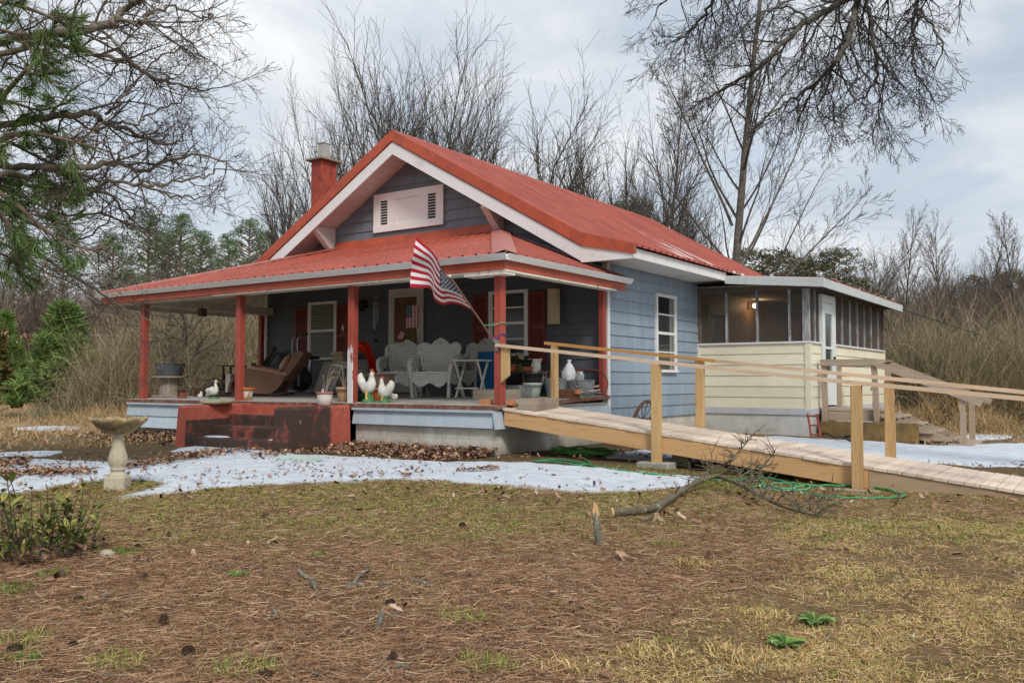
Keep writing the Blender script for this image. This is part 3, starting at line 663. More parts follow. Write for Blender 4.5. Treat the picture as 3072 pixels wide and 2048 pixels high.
mb = MB(); mb.bbox(XS+.04, AX+.035, AY-.03, AY+.1, AF-.12, AF-.002); mb.bbox(AX-.1, AX+.034, AY+.1, AY2, AF-.12, AF-.002); hp(mb, 'foundation_board', surf('grey_painted_sill_board', (.50, .51, .54), .8, .1, 3, .3, 40, stain=(.30, .27, .22), sscale=4, sthr=.62))
FRM = surf('weathered_screen_frame', (.40, .41, .42), .7, .2, 5, .4, 50, stain=(.10, .085, .07), sscale=7, sthr=.55, stretch=(1, 1, .35))
DRK = surf('dark_screen_frame', (.14, .11, .09), .8, .25, 6, .4, 50)
mb = MB()
for u in (2180, 2271.5, 2368.5):
    x = on_y(u, 950, AY)[0]; mb = MB(); mb.box(x-.022, x+.022, AY-.02, AY+.04, AS+.012, AT); hp(mb, 'screen_frame', FRM)
mb = MB(); mb.box(XS+.02, XS+.09, AY-.018, AY+.04, AS+.012, AT); hp(mb, 'screen_frame', DRK); mb = MB(); mb.box(AX-.11, AX+.01, AY-.02, AY+.08, AS+.012, AT); hp(mb, 'screen_frame', FRM)
mb = MB()
for u in (2444, 2525.4, 2549, 2571, 2592, 2612, 2633):
    y = on_x(u, 950, AX)[1]; mb = MB(); mb.box(AX-.03, AX+.016, y-.018, y+.018, AS+.012, AT); hp(mb, 'screen_frame', FRM)
mb = MB(); mb.box(AX-.03, AX+.018, AY2-.06, AY2, AS+.012, AT); hp(mb, 'screen_frame', DRK); mb = MB(); mb.box(AX-.03, AX+.014, dy1+.03, dy1+.10, AS+.012, AT); hp(mb, 'screen_frame', FRM)
mb = MB(); mb.box(XS+.02, AX+.012, AY-.022, AY+.06, AT, AT+.10); mb.box(AX-.06, AX+.02, AY+.06, AY2, AT, AT+.10); hp(mb, 'screen_header', DRK)
mb = MB(); mb.quad((XS+.03, AY+.01, AS), (AX-.03, AY+.01, AS), (AX-.03, AY+.01, AT), (XS+.03, AY+.01, AT)); hp(mb, 'screen', SCREEN)
mb = MB(); mb.quad((AX-.01, AY+.04, AS), (AX-.01, dy0-.02, AS), (AX-.01, dy0-.02, AT), (AX-.01, AY+.04, AT)); hp(mb, 'screen', SCREEN); mb = MB(); mb.quad((AX-.01, dy1+.03, AS), (AX-.01, AY2, AS), (AX-.01, AY2, AT), (AX-.01, dy1+.03, AT)); hp(mb, 'screen', SCREEN)
# porch door
mb = MB(); mb.box(AX-.03, AX+.05, dy0, dy0+.07, AF+.02, 2.70); mb.box(AX-.03, AX+.05, dy1-.06, dy1+.01, AF+.02, 2.70); mb.box(AX-.03, AX+.052, dy0+.07, dy1-.06, 2.55, 2.70); ad = hp(mb, 'side_door', surf('white_storm_door_frame', (.70, .74, .73), .5, .06, 2, .1, 30))
mb = MB(); f0, f1 = dy0+.075, dy1-.065
for a, b, c, d in ((f0, f0+.15, .54, 2.54), (f1-.15, f1, .54, 2.54), (f0+.15, f1-.15, 2.34, 2.54), (f0+.15, f1-.15, 1.64, 1.69), (f0+.15, f1-.15, .54, 1.20)): mb.box(AX-.005, AX+.038, a, b, c, d)
hp(mb, 'storm_door_leaf', surf('white_storm_door', (.68, .73, .71), .45, .05, 2, .1, 30), ad)
mb = MB(); mb.box(AX+.004, AX+.012, f0+.15, f1-.15, 1.20, 2.34); hp(mb, 'door_pane', PANEL_ if False else glass_mat('storm_door_glass', (.06, .068, .07)), ad)
mb = MB(); mb.box(AX+.038, AX+.075, f1-.09, f1-.05, 1.36, 1.50); mb.tube([(AX+.075, f1-.07, 1.44), (AX+.10, f1-.07, 1.43), (AX+.10, f1-.02, 1.40)], .012); hp(mb, 'door_handle', BLACK, ad)
# roof of the side porch with its deep fascia
ox, oy = AX+.38, AY-.385
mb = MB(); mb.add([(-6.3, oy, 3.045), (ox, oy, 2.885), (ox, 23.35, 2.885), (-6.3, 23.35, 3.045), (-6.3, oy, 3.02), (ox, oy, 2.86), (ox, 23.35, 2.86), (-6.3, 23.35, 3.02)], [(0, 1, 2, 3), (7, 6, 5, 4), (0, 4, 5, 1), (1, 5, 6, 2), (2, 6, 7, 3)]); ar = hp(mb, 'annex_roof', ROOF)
mb = MB(); mb.prism([(-6.26, oy-.012, 3.028), (ox+.012, oy-.012, 2.868), (ox+.012, oy-.012, 2.715), (-6.26, oy-.012, 2.885)], (0, .03, 0)); mb.box(ox-.018, ox+.012, oy+.018, 23.34, 2.715, 2.868); hp(mb, 'annex_fascia', surf('grey_green_fascia_metal', (.52, .56, .55), .55, .1, 2, .1, 30, stain=(.40, .42, .40), sscale=2, sthr=.6))
mb = MB(); mb.add([(-6.9, oy+.018, 2.86), (ox-.018, oy+.018, 2.80), (ox-.018, 23.3, 2.80), (-6.9, 23.3, 2.86)], [(3, 2, 1, 0)]); hp(mb, 'annex_ceiling', surf('dim_ceiling_boards', (.20, .18, .16), .9, .15, 3, .2, 30))
for y in np.arange(AY, AY2, .6):
    w = MB(); w.box(AX, ox-.02, y, y+.045, 2.745, 2.80); hp(w, 'rafter_tail', DRK)
mb = MB(); mb.box(XS-.03, XS+.012, AY+.06, AY2, AF, 2.9); mb.box(XS, AX, AY2-.05, AY2-.02, AF, 2.8); mb.box(XS, AX-.02, AY+.05, AY2-.05, AF-.03, AF+.02); hp(mb, 'annex_inner_wall', PANELW)
mb = MB(); mb.box(XS+.015, XS+.05, 17.2, 18.15, AF+.02, 2.6); hp(mb, 'inner_door', surf('dim_cream_door', (.42, .37, .27), .6, .1, 3, .1, 30))
mb = MB(); mb.box(XS+.052, XS+.058, 17.32, 18.03, 1.5, 2.4); hp(mb, 'inner_door_pane', PANE)
lp = np.array((XS+.14, 19.95, 2.50))
lp = on_x(2264, 917, XS+.16)
mb = MB(); mb.box(XS+.012, XS+.05, lp[1]-.05, lp[1]+.05, lp[2]-.06, lp[2]+.08); mb.tube([(XS+.05, lp[1], lp[2]+.06), (lp[0], lp[1], lp[2]+.07), (lp[0], lp[1], lp[2]+.04)], .012); lampo = hp(mb, 'porch_lamp', METAL)
mb = MB(); mb.ell(lp, (.05, .05, .055)); hp(mb, 'bulb', LAMP, lampo)
L = bpy.data.lights.new('lit_porch_bulb', 'POINT'); L.energy = 6; L.color = (1, .7, .38); L.shadow_soft_size = .06; lo = bpy.data.objects.new('lit_porch_bulb', L); col.objects.link(lo); lo.location = (lp[0]+.12, lp[1], lp[2]); 
# brown leaf litter lying on the side porch roof
# ------------------------------------------------------------------ concrete porch steps
st = thing('concrete_steps', (-10.85, 8.9, 0), 'stained red concrete steps with thick side walls in front of the porch', 'steps')
def cheek(x0, x1, x2, x3):   # slight flare at the foot, worn top
    mb = MB(); n = 8
    mb.add([(x0, 8.34, -.05), (x1, 8.34, -.05), (x1, 9.63, -.05), (x0, 9.63, -.05), (x2, 8.37, .60), (x3, 8.37, .60), (x3, 9.63, .62), (x2, 9.63, .62), (x2+.02, 8.40, .635), (x3-.02, 8.40, .635), (x3-.02, 9.63, .645), (x2+.02, 9.63, .645)],
           [(0, 1, 5, 4), (1, 2, 6, 5), (2, 3, 7, 6), (3, 0, 4, 7), (4, 5, 9, 8), (5, 6, 10, 9), (6, 7, 11, 10), (7, 4, 8, 11), (8, 9, 10, 11)])
    return mb.build('side_wall', STEP, st)
cheek(-12.09, -11.84, -12.07, -11.86); cheek(-9.86, -9.60, -9.84, -9.62)
mb = MB(); H = [.15, .32, .485]; Y = [8.46, 8.80, 9.12, 9.42]
for i, h in enumerate(H): mb.bbox(-11.845, -9.855, Y[i], 9.63 if i == 2 else Y[i+1]+.06, -.05 if i == 0 else H[i-1]-.03, h, .02)
mb.build('step', STEP, st)
mb = MB(); mb.box(-11.845, -9.855, 9.44, 9.628, .47, .628); mb.build('riser', STEP, st)
# ------------------------------------------------------------------ wheelchair ramp
dz = lambda x: .647-.1135*(x+6.93)
rp = thing('wheelchair_ramp', (-3.9, 10.45, 0), 'long sloping wooden wheelchair ramp with handrails running from the porch to the lawn', 'ramp')
RX1 = .12
mb = MB(); x = -6.91
rr = random.Random(3)
while x < RX1:
    a, b = x, x+.137; e0 = 9.80+rr.uniform(-.008, .008); e1 = 11.12+rr.uniform(-.01, .01); j = rr.uniform(-.002, .002)
    mb.add([(a, e0, dz(a)-.032+j), (b, e0, dz(b)-.032+j), (b, e1, dz(b)-.032+j), (a, e1, dz(a)-.032+j), (a+.003, e0, dz(a)+j), (b-.003, e0, dz(b)+j), (b-.003, e1, dz(b)+j), (a+.003, e1, dz(a)+j)], [(0, 3, 2, 1), (4, 5, 6, 7), (0, 1, 5, 4), (1, 2, 6, 5), (2, 3, 7, 6), (3, 0, 4, 7)]); x += .1435
mb.build('deck', RAMPY, rp)
for y in (9.835, 10.46, 11.06):
    for a, b in ((-6.90, -2.22), (-2.215, RX1)):
        mb = MB(); mb.add([(a, y-.019, dz(a)-.235 if a < -6 else dz(a)-.235), (b, y-.019, dz(b)-.235), (b, y+.019, dz(b)-.235), (a, y+.019, dz(a)-.235), (a, y-.019, dz(a)-.034), (b, y-.019, dz(b)-.034), (b, y+.019, dz(b)-.034), (a, y+.019, dz(a)-.034)], [(0, 3, 2, 1), (4, 5, 6, 7), (0, 1, 5, 4), (1, 2, 6, 5), (2, 3, 7, 6), (3, 0, 4, 7)]); mb.build('stringer', RAMPX if a < -6 else wood('weathered_stringer_board', (.40, .29, .19), (.20, .12, .06), 0, .8, 1, .05), rp)
rz = lambda x: 1.515-.109*(x+6.99)
fz = lambda x: 1.585-.1135*(x+6.97)
mb = MB(); mb.bar((-7.0, 9.78, rz(-7.0)-.02), (-2.4, 9.78, rz(-2.4)-.02), .09, .042); mb.bar((-2.398, 9.78, rz(-2.4)-.02), (RX1+.2, 9.78, rz(RX1+.2)+.01), .09, .042); mb.build('handrail', RAILX, rp)
mb = MB(); mb.bar((-7.06, 11.12, fz(-7.06)-.022), (-4.4, 11.12, fz(-4.4)-.022), .09, .044); mb.build('handrail', ORNGX, rp)
mb = MB(); mb.bar((-4.398, 11.12, fz(-4.4)-.022), (RX1+.2, 11.12, fz(RX1+.2)-.005), .09, .044); mb.build('handrail', RAILX, rp)
for u, y, b, near in ((1969, 9.765, 0.03, 1), (2570, 9.765, -.13, 1), (2101, 11.165, 0, 0), (2670, 11.165, -.1, 0), (1664, 11.12, None, 0)):
    x = on_y(u, 1250, y)[0]; top = (rz(x) if near else fz(x))-.044
    mb = MB(); s = .045 if u < 1800 else .052; mb.bbox(x-s, x+s, y-s*.95, y+s*.95, dz(x)-.02 if b is None else b-.05, top, .005); mb.build('post', RAMPW, rp)
mb = MB(); mb.prism([(-6.93, 9.775, 1.50), (-6.80, 9.775, 1.485), (-6.80, 9.775, 1.08), (-6.93, 9.775, .985)], (0, .04, 0)); mb.build('hanging_post', RAMPW, rp)
x = on_y(2045, 1350, 10.2)[0]; mb = MB(); mb.bbox(x-.11, x+.11, 10.15, 10.25, -.12, dz(x)-.237); mb.build('pier', wood('grey_green_pier', (.30, .26, .18), (.14, .10, .06), 2, .85, 1, .1), rp)
mb = MB(); q = on_z(2085, 1400, -.03); mb.bbox(x-.05, x+.62, 10.80, 11.2, -.10, .035); tag(mb.build('timber_block', GREYW, None, (x+.3, 11., -.05)), 'dark weathered timber block lying under the ramp by its far post', 'timber block')
x = on_y(1969, 1400, 9.765)[0]; mb = MB(); mb.bbox(x-.22, x+.20, 9.66, 9.90, -.11, .035, .012); tag(mb.build('concrete_block', CONC, None, (x, 9.78, 0)), 'flat grey concrete block under the foot of the near ramp post', 'block')
# ------------------------------------------------------------------ back stairs
gs = -.13
bs = thing('back_stairs', (-3.2, 17.8, gs), 'old weathered wooden stairs with handrails leading up to the side porch door', 'stairs')
ly0, ly1, lx1 = 17.24, 18.42, -3.68
mb = MB(); x = AX+.06
while x < lx1-.05: mb.box(x, x+.135, ly0, ly1, AF-.05, AF-.012); x += .14
mb.build('landing', OLDX, bs)
mb = MB(); mb.box(AX+.05, lx1, ly0+.01, ly0+.05, AF-.23, AF-.052); mb.box(AX+.05, lx1, ly1-.05, ly1-.01, AF-.23, AF-.052); mb.box(lx1-.04, lx1, ly0+.05, ly1-.05, AF-.23, AF-.052); mb.build('landing_frame', OLDX, bs)
sy0, sy1 = 17.26, 18.40; n = 4
for y in (sy0, (sy0+sy1)/2, sy1-.04):
    mb = MB(); mb.prism([(lx1, y, AF-.08), (lx1+.1, y, AF-.08), (lx1+1.30, y, gs+.08), (lx1+1.30, y, gs), (lx1+1.05, y, gs), (lx1, y, AF-.40)], (0, .04, 0)); mb.build('stringer', OLDX, bs)
for i in range(n):
    z = AF-.13*(i+1)+.005; x = lx1+.02+.29*i; mb = MB(); mb.bbox(x, x+.31, sy0-.05, sy1+.03, z-.04, z, .006); o = mb.build('tread', OLDX, bs)
    for yy in (sy0+.04, (sy0+sy1)/2, sy1-.04):
        mb = MB(); mb.box(x+.235, x+.30, yy-.018, yy+.018, z-.13, z-.041)
        mb.build('tread_cleat', OLDX, o)
def post(x, y, z0, z1, s=.045, lean=0): 
    mb = MB(); mb.bar((x+lean, y, z0), (x, y, z1), 2*s, 2*s, (0, 1, 0)); mb.build('post', OLDZ, bs)
post(AX+.14, ly0-.05, -.1, 1.391); post(AX+.08, ly1+.05, AF-.2, 1.391); post(lx1-.08, ly0-.05, gs+.1, 1.37, .045, .06); post(lx1-.10, ly1+.05, gs, 1.34)
ex = -2.30; post(ex, sy0-.07, gs-.02, .77, .045); post(ex-.02, sy1+.08, gs-.02, .77, .045)
for y in (ly0-.05, ly1+.05):
    mb = MB(); mb.bar((AX+.08, y-.055 if y < 18 else y+.055, 1.345), (lx1-.0, y-.055 if y < 18 else y+.055, 1.335), .04, .09); mb.box(AX+.07, lx1-.02, y-.045, y+.045, 1.392, 1.42); mb.build('handrail', OLDX, bs)
    mb = MB(); yy = y-.065 if y < 18 else y+.065; mb.bar((lx1-.1, yy, 1.36), (ex+.30, yy, .62), .038, .105); mb.build('handrail', OLDX, bs)
mb = MB(); mb.bbox(ex-.25, ex+.15, sy0-.12, sy1+.12, gs-.02, gs+.05); mb.build('foot_board', OLDX, bs)
mb = MB(); mb.bbox(AX+.1, -3.0, 17.0, 17.13, gs-.03, .26); o = mb.build('retaining_board', surf('mossy_rotting_board', (.16, .11, .05), .95, .4, 6, .5, 40, stain=(.30, .18, .05), sscale=4, sthr=.6), None, (-3.9, 17.06, 0)); tag(o, 'mossy rust brown board standing on edge below the back stairs', 'board')
mb = MB(); mb.tube([(-4.15, 18.9, .55), (-4.15, 18.9, .85), (-4.15, 18.85, .87)], .018); mb.tube([(-4.15, 18.9, .86), (-4.15, 18.76, .86), (-4.15, 18.74, .83)], .016); mb.tube([(-4.15, 18.9, -.1), (-4.15, 18.9, .6)], .02); mb.box(-4.2, -4.1, 18.86, 18.94, .87, .885); tag(mb.build('water_tap', METAL, None, (-4.15, 18.9, 0)), 'grey outdoor water tap pipe standing behind the back stairs', 'water tap')
# red iron frame and black hose beside the stairs
p = gp(2440, 1318); mb = MB()
for k in (0, .16): mb.tube([(p[0]-.12+k, p[1]+.1, .42), (p[0]-.02+k, p[1]-.05, .02)], .02)
for t in (.1, .5, .9): mb.tube([(p[0]-.12+.1*t, p[1]+.1-.15*t, .42-.4*t), (p[0]+.04+.1*t, p[1]+.1-.15*t, .42-.4*t)], .016)
tag(mb.build('iron_rack', surf('faded_red_iron', (.30, .06, .05), .7, .2, 6, .3, 40), None, tuple(p)), 'faded red iron frame leaning on the grey foundation corner beside the back stairs', 'iron frame')
mb = MB(); pts = [gp(u, v) for u, v in ((2445, 1290), (2460, 1305), (2500, 1318), (2545, 1328), (2580, 1326), (2550, 1318), (2490, 1300), (2450, 1275))]
def smooth(pts, k=6):
    P = np.array(pts, float); out = []
    for i in range(len(P)-1):
        a, b, c, d = P[max(i-1, 0)], P[i], P[i+1], P[min(i+2, len(P)-1)]
        for t in np.linspace(0, 1, k, endpoint=False): out.append(.5*((2*b)+(-a+c)*t+(2*a-5*b+4*c-d)*t*t+(-a+3*b-3*c+d)*t**3))
    out.append(P[-1]); return np.array(out)
P_ = smooth(pts); P_[:, 2] += .03+.05*np.abs(np.sin(np.arange(len(P_))*.5)); mb.tube(P_, .016)
tag(mb.build('black_hose', BLACK, None, tuple(P_[0])), 'black rubber hose lying in loops at the foot of the back stairs', 'hose')
# ------------------------------------------------------------------ bird bath
bp = gp(352, 1468); bb = thing('bird_bath', tuple(bp), 'pale cast stone bird bath with scalloped brown bowl standing by the snow', 'bird bath')
b0 = tuple(bp); k = .66/.66
mb = MB(); mb.bbox(b0[0]-.108, b0[0]+.108, b0[1]-.108, b0[1]+.108, b0[2]-.03, b0[2]+.012, .004); s0 = len(mb.v); mb.v[0:] = mb.v
mb.bbox(b0[0]-.093, b0[0]+.093, b0[1]-.093, b0[1]+.093, b0[2]+.012, b0[2]+.125, .012); 
for i, q in enumerate(mb.v): 
    c, s = math.cos(.65), math.sin(.65); x, y = q[0]-b0[0], q[1]-b0[1]; mb.v[i] = (b0[0]+x*c-y*s, b0[1]+x*s+y*c, q[2])
mb.build('plinth', CAST, bb)
fl = lambda a, kk, r: (r*(1+(.045*math.cos(12*a) if 9 <= kk <= 15 else 0)), 0)
prof = [(.086, .122), (.088, .132), (.083, .142), (.062, .158), (.056, .168), (.060, .176), (.068, .181), (.068, .192), (.060, .198), (.066, .215), (.078, .245), (.081, .275), (.076, .315), (.062, .36), (.050, .405), (.046, .45), (.048, .485), (.062, .50), (.064, .512), (.02, .514)]
mb = MB(); mb.lathe(b0, prof, 48, fl); mb.build('pedestal', CAST, bb)
def wob(a, kk, r):
    e = max(0, (r-.09)/.17); sc_ = .5+.5*math.cos(9*a); bl = sc_**.6
    return r*(1+.09*e*bl), .034*e*e*bl+(.016 if kk > 8 else 0)*e*abs(math.cos(18*a))*bl
prof = [(.055, .508), (.085, .513), (.135, .535), (.18, .565), (.21, .595), (.226, .608), (.237, .620), (.240, .634), (.231, .646), (.213, .642), (.195, .612), (.155, .575), (.08, .555), (.0, .552)]
mb = MB(); mb.lathe(b0, prof, 108, wob); mb.build('bowl', CASTD, bb)
# ------------------------------------------------------------------ garden hoses
def hose(name, pts, r, mat, label, lift=.012, k=7):
    P = smooth(pts, k); 
    for i, p in enumerate(P): P[i][2] = g1(p[0], p[1])+r+lift*abs(math.sin(i*.7))
    mb = MB(); mb.tube(P, r, 7); return tag(mb.build(name, mat, None, tuple(P[0])), label, 'hose', 'garden hoses')
c0 = gp(1735, 1362); pts = []
rr = random.Random(5)
for i in range(70):
    a = i*TAU/12; q = .36+.10*math.sin(i*.55)+rr.uniform(-.02, .02); pts.append((c0[0]+q*1.1*math.cos(a)+.12*math.sin(i*.17), c0[1]+q*.75*math.sin(a)+.08*math.cos(i*.21), 0))
P = smooth(pts, 4)
for i, p in enumerate(P): P[i][2] = .015+.06*i/len(P)+.01*math.sin(i*.9)
mb = MB(); mb.tube(P, .013, 7); tag(mb.build('garden_hose', surf('grass_green_hose', (.10, .32, .06), .4, .15, 8, .1, 40), None, tuple(P[0])), 'green garden hose piled in a round coil beside the porch foundation', 'hose', 'garden hoses')
hose('garden_hose', [gp(u, v) for u, v in ((1745, 1376), (1770, 1392), (1740, 1398), (1690, 1392), (1640, 1386), (1605, 1388), (1660, 1381), (1720, 1388), (1775, 1400), (1840, 1412), (1950, 1425), (2080, 1438), (2200, 1444), (2255, 1437))], .012, HOSEG, 'green hose end running from the coil across the snow edge under the ramp', .006)
hose('garden_hose', [gp(u, v) for u, v in ((2255, 1470), (2290, 1455), (2270, 1438), (2320, 1442), (2370, 1455), (2440, 1462), (2540, 1462), (2640, 1470), (2700, 1487), (2712, 1494), (2680, 1499), (2600, 1500), (2500, 1497), (2415, 1487))], .014, HOSEG, 'thick green hose in a long flat loop in front of the ramp post')
hose('garden_hose', [gp(u, v) for u, v in ((2300, 1455), (2350, 1470), (2420, 1460), (2425, 1470), (2370, 1476), (2310, 1472), (2290, 1463), (2340, 1452), (2385, 1462), (2375, 1476))], .009, HOSEL, 'thin pale green hose tangled beside the fallen branch')
# ------------------------------------------------------------------ old iron wheel against the side wall
c = on_x(1930, 1262, -6.72); mb = MB(); wr = .34; cw = np.array([-6.74, c[1], .33])
ring = [(cw[0]+.10*math.sin(a), cw[1]+wr*math.cos(a), cw[2]+wr*math.sin(a)) for a in np.linspace(0, TAU, 41)]
wheel = thing('wagon_wheel_relic', (cw[0], cw[1], 0), 'rusty old iron wagon wheel leaning on the blue side wall behind the ramp', 'wheel')
mb.tube(ring, .028, 6, False, True); mb.build('rim', RUST, wheel)
mb = MB(); mb.ell(cw, (.05, .06, .06)); mb.build('hub', RUST, wheel)
for i in range(10):
    a = TAU*i/10+.2; mb = MB(); mb.tube([cw, (cw[0]+.09*math.sin(a), cw[1]+wr*.97*math.cos(a), cw[2]+wr*.97*math.sin(a))], .008, 5); mb.build('spoke', RUST, wheel)
# mossy log under the ramp, boards near it
a, b = gp(2130, 1420), gp(2560, 1432); P = smooth([a+(b-a)*t+np.array([0, .03*math.sin(7*t), 0]) for t in np.linspace(0, 1, 6)], 5); P[:, 2] += .03
mb = MB(); mb.tube(P, [.055+.012*math.sin(i*1.3) for i in range(len(P))], 10); tag(mb.build('mossy_log', surf('mossy_log_bark', (.07, .05, .03), .95, .3, 8, .6, 40, stain=(.13, .14, .03), sscale=5, sthr=.48), None, tuple(P[0])), 'dark moss covered log lying on the snow edge under the ramp', 'log')
p = gp(2440, 1440); mb = MB(); mb.bbox(p[0]-.2, p[0]+.2, p[1]-.06, p[1]+.06, p[2]-.02, p[2]+.06); tag(mb.build('brick', BRICKO, None, tuple(p)), 'orange brick in the mud beneath the ramp in front of the log', 'brick')
p = gp(2570, 1474); mb = MB(); mb.bbox(p[0]-.22, p[0]+.22, p[1]-.05, p[1]+.06, p[2]-.03, p[2]+.02); tag(mb.build('paving_slab', surf('pinkish_slab', (.36, .27, .21), .9, .15, 5, .4, 40), None, tuple(p)), 'flat pinkish slab on the ground at the foot of the far right ramp post', 'slab')
# blue toy sled under the snow by the steps
p = gp(890, 1388); mb = MB(); a, b = gp(800, 1384), gp(930, 1392)
mb.prism([(a[0], a[1], .012), (b[0], b[1], .012), (b[0], b[1]+.26, .07), (a[0], a[1]+.22, .07)], (0, 0, .012)); tag(mb.build('plastic_sheet', surf('pale_green_plastic', (.42, .52, .47), .4, .1, 3, .1, 20), None, tuple(a)), 'pale green plastic sheet under snow at the foot of the steps', 'sheet')
p = gp(672, 1360); mb = MB(); mb.add([(p[0]-.14, p[1], .02), (p[0]+.10, p[1]-.04, .015), (p[0]+.13, p[1]+.06, .09), (p[0]-.02, p[1]+.10, .05)], [(0, 1, 2, 3)]); mb.add([(p[0]-.14, p[1], .02), (p[0]+.10, p[1]-.04, .015), (p[0]+.05, p[1]+.02, .07)], [(0, 1, 2)]); tag(mb.build('blue_tarp', BLUEP, None, tuple(p)), 'crumpled bright blue plastic scrap on the snow before the steps', 'plastic scrap')
# ------------------------------------------------------------------ things standing on the porch
def put(mb, name, mat, loc, label, cat, group=None): return tag(mb.build(name, mat, None, tuple(loc)), label, cat, group)
def fpt(x, y): return (x, y, FZ(y))
# --- wicker chairs
def fu(u, y): return fpt(on_y(u, 1190, y)[0], y)
def wicker(name, loc, rz, label, wide=.70):
    t = thing(name, loc, label, 'chair', 'wicker chairs on the porch'); h = wide/2
    def part(mb, n, mat=WICK): mb.xf(loc, rz); return mb.build(n, mat, t)
    mb = MB(); s = [(h-.03, -.25), (h-.0, 0), (h-.04, .22), (.0, .27), (-h+.04, .22), (-h, 0), (-h+.03, -.25), (0, -.29)]
    mb.prism([(x, y, .40) for x, y in s], (0, 0, .035)); part(mb, 'seat')
    mb = MB(); n = 20      # heart shaped back, curved, with a pierced crest
    def edge(t):           # half outline of the back 0..1 bottom to crest
        return [(h*.80, .42), (h*.92, .58), (h*1.0, .74), (h*1.04, .85), (h*.90, .915), (h*.66, .90), (h*.50, .855), (h*.34, .93), (0, 1.0)]
    E_ = smooth([(x, z, 0) for x, z in edge(0)], 4)
    rim = [(x, .25-.10*(abs(x)/h)**2+.10*(z-.42), z) for x, z, _ in E_]; 
    vs = []; fs = []
    for i, (x, y, z) in enumerate(rim):
        for k in range(9): a = -1+k/4; vs.append((x*a, .25-.10*(abs(x*a)/h)**2+.10*(z-.42), z if i < len(rim)-9 else z))
    for i in range(len(rim)-1):
        for k in range(8):
            if i in (len(rim)-7, len(rim)-6) and k in (3, 4): continue
            fs.append((i*9+k, i*9+k+1, (i+1)*9+k+1, (i+1)*9+k))
    mb.add(vs, fs, True); part(mb, 'backrest')
    for sgn in (1, -1):
        mb = MB(); path = [(sgn*(h+.0), -.27, .44), (sgn*(h+.015), -.26, .52), (sgn*(h+.03), -.20, .60), (sgn*(h+.035), -.08, .65), (sgn*(h+.03), .06, .665), (sgn*(h+.01), .16, .70), (sgn*h, .19, .78), (sgn*h*1.03, .21, .86), (sgn*h*.88, .25, .925), (sgn*h*.66, .27, .91), (sgn*h*.5, .28, .865), (sgn*h*.3, .285, .945), (0, .285, 1.005)]
        P = smooth(path, 4); mb.tube(P, [(.030+.020*math.sin(math.pi*min(1, i/(len(P)*.62)))) if i < len(P)*.62 else .022 for i in range(len(P))], 8); part(mb, 'arm')
        mb = MB(); xx = sgn*(h-.0)
        mb.add([(xx, -.25, .42), (xx, -.02, .42), (xx, -.02, .50), (xx, .10, .50), (xx, .10, .42), (xx, .20, .42), (xx, .20, .70), (xx, .06, .66), (xx, -.08, .645), (xx, -.20, .59), (xx, -.25, .52)], [(0, 1, 2, 9, 10), (2, 8, 9), (2, 3, 7, 8), (3, 4, 5, 6, 7)]); part(mb, 'side_panel')
        mb = MB(); mb.tube([(sgn*(h-.03), -.25, 0), (sgn*(h-.02), -.255, .25), (sgn*(h-.0), -.265, .46)], [.03, .027, .034], 8); part(mb, 'leg')
        mb = MB(); mb.tube([(sgn*(h+.04), .34, 0), (sgn*(h-.02), .24, .25), (sgn*(h-.06), .21, .44)], .022, 8); part(mb, 'leg')
        mb = MB(); vs = [(sgn*(h-.01), -.25+.48*i/8, .42) for i in range(9)]+[(sgn*(h-.01), -.25+.48*i/8, .27-.05*math.sin(math.pi*i/8)) for i in range(9)]; mb.add(vs, [(i, i+1, 10+i, 9+i) for i in range(8)]); part(mb, 'side_apron')
    mb = MB(); N = 16; vs = [(-h+.02+2*(h-.02)*i/N, -.262, .425) for i in range(N+1)]+[(-h+.02+2*(h-.02)*i/N, -.266, .235+.035*math.cos(TAU*2*(i/N-.5))+.05*(abs(i/N-.5)*2)**6-.02) for i in range(N+1)]
    mb.add(vs, [(i, i+1, N+2+i, N+1+i) for i in range(N)]); P = vs[N+1:]; mb.tube(P, .010, 5); part(mb, 'front_apron')
    return t
wicker('wicker_chair', fu(1208, 11.75), R(24), 'grey wicker armchair with heart shaped back beside the porch door, behind the white hen')
wicker('wicker_chair', fu(1305, 11.55), R(20), 'grey wicker armchair with a tall crested back right next to the folding tray table')
wicker('wicker_chair', fu(1420, 12.42), R(-10), 'grey wicker armchair standing farthest back between the tray table and the red shutter')
# --- folding tray table
loc = fu(1412, 11.55); t = thing('tray_table', loc, 'white folding tray table with crossed legs between wicker chair and porch post', 'table')
PAINT = surf('cream_table_paint', (.58, .55, .48), .55, .08, 3, .1, 30)
ang = R(8)
def lp_(a, b, z): return (loc[0]+a*math.cos(ang)-b*math.sin(ang), loc[1]+a*math.sin(ang)+b*math.cos(ang), loc[2]+z)
mb = MB(); mb.prism([lp_(-.29, -.18, .60), lp_(.29, -.18, .60), lp_(.29, .20, .60), lp_(-.29, .20, .60)], (0, 0, .022)); mb.build('table_top', PAINT, t)
for a in (-.20, .22):
    for s in (1, -1): mb = MB(); mb.bar(lp_(a+.015*s, -.17*s, .0), lp_(a+.015*s, .15*s, .60), .02, .03, (1, 0, 0)); mb.build('leg', PAINT, t)
mb = MB(); mb.bar(lp_(-.2, -.15, .16), lp_(.22, -.15, .16), .015, .025); mb.build('stretcher', PAINT, t)
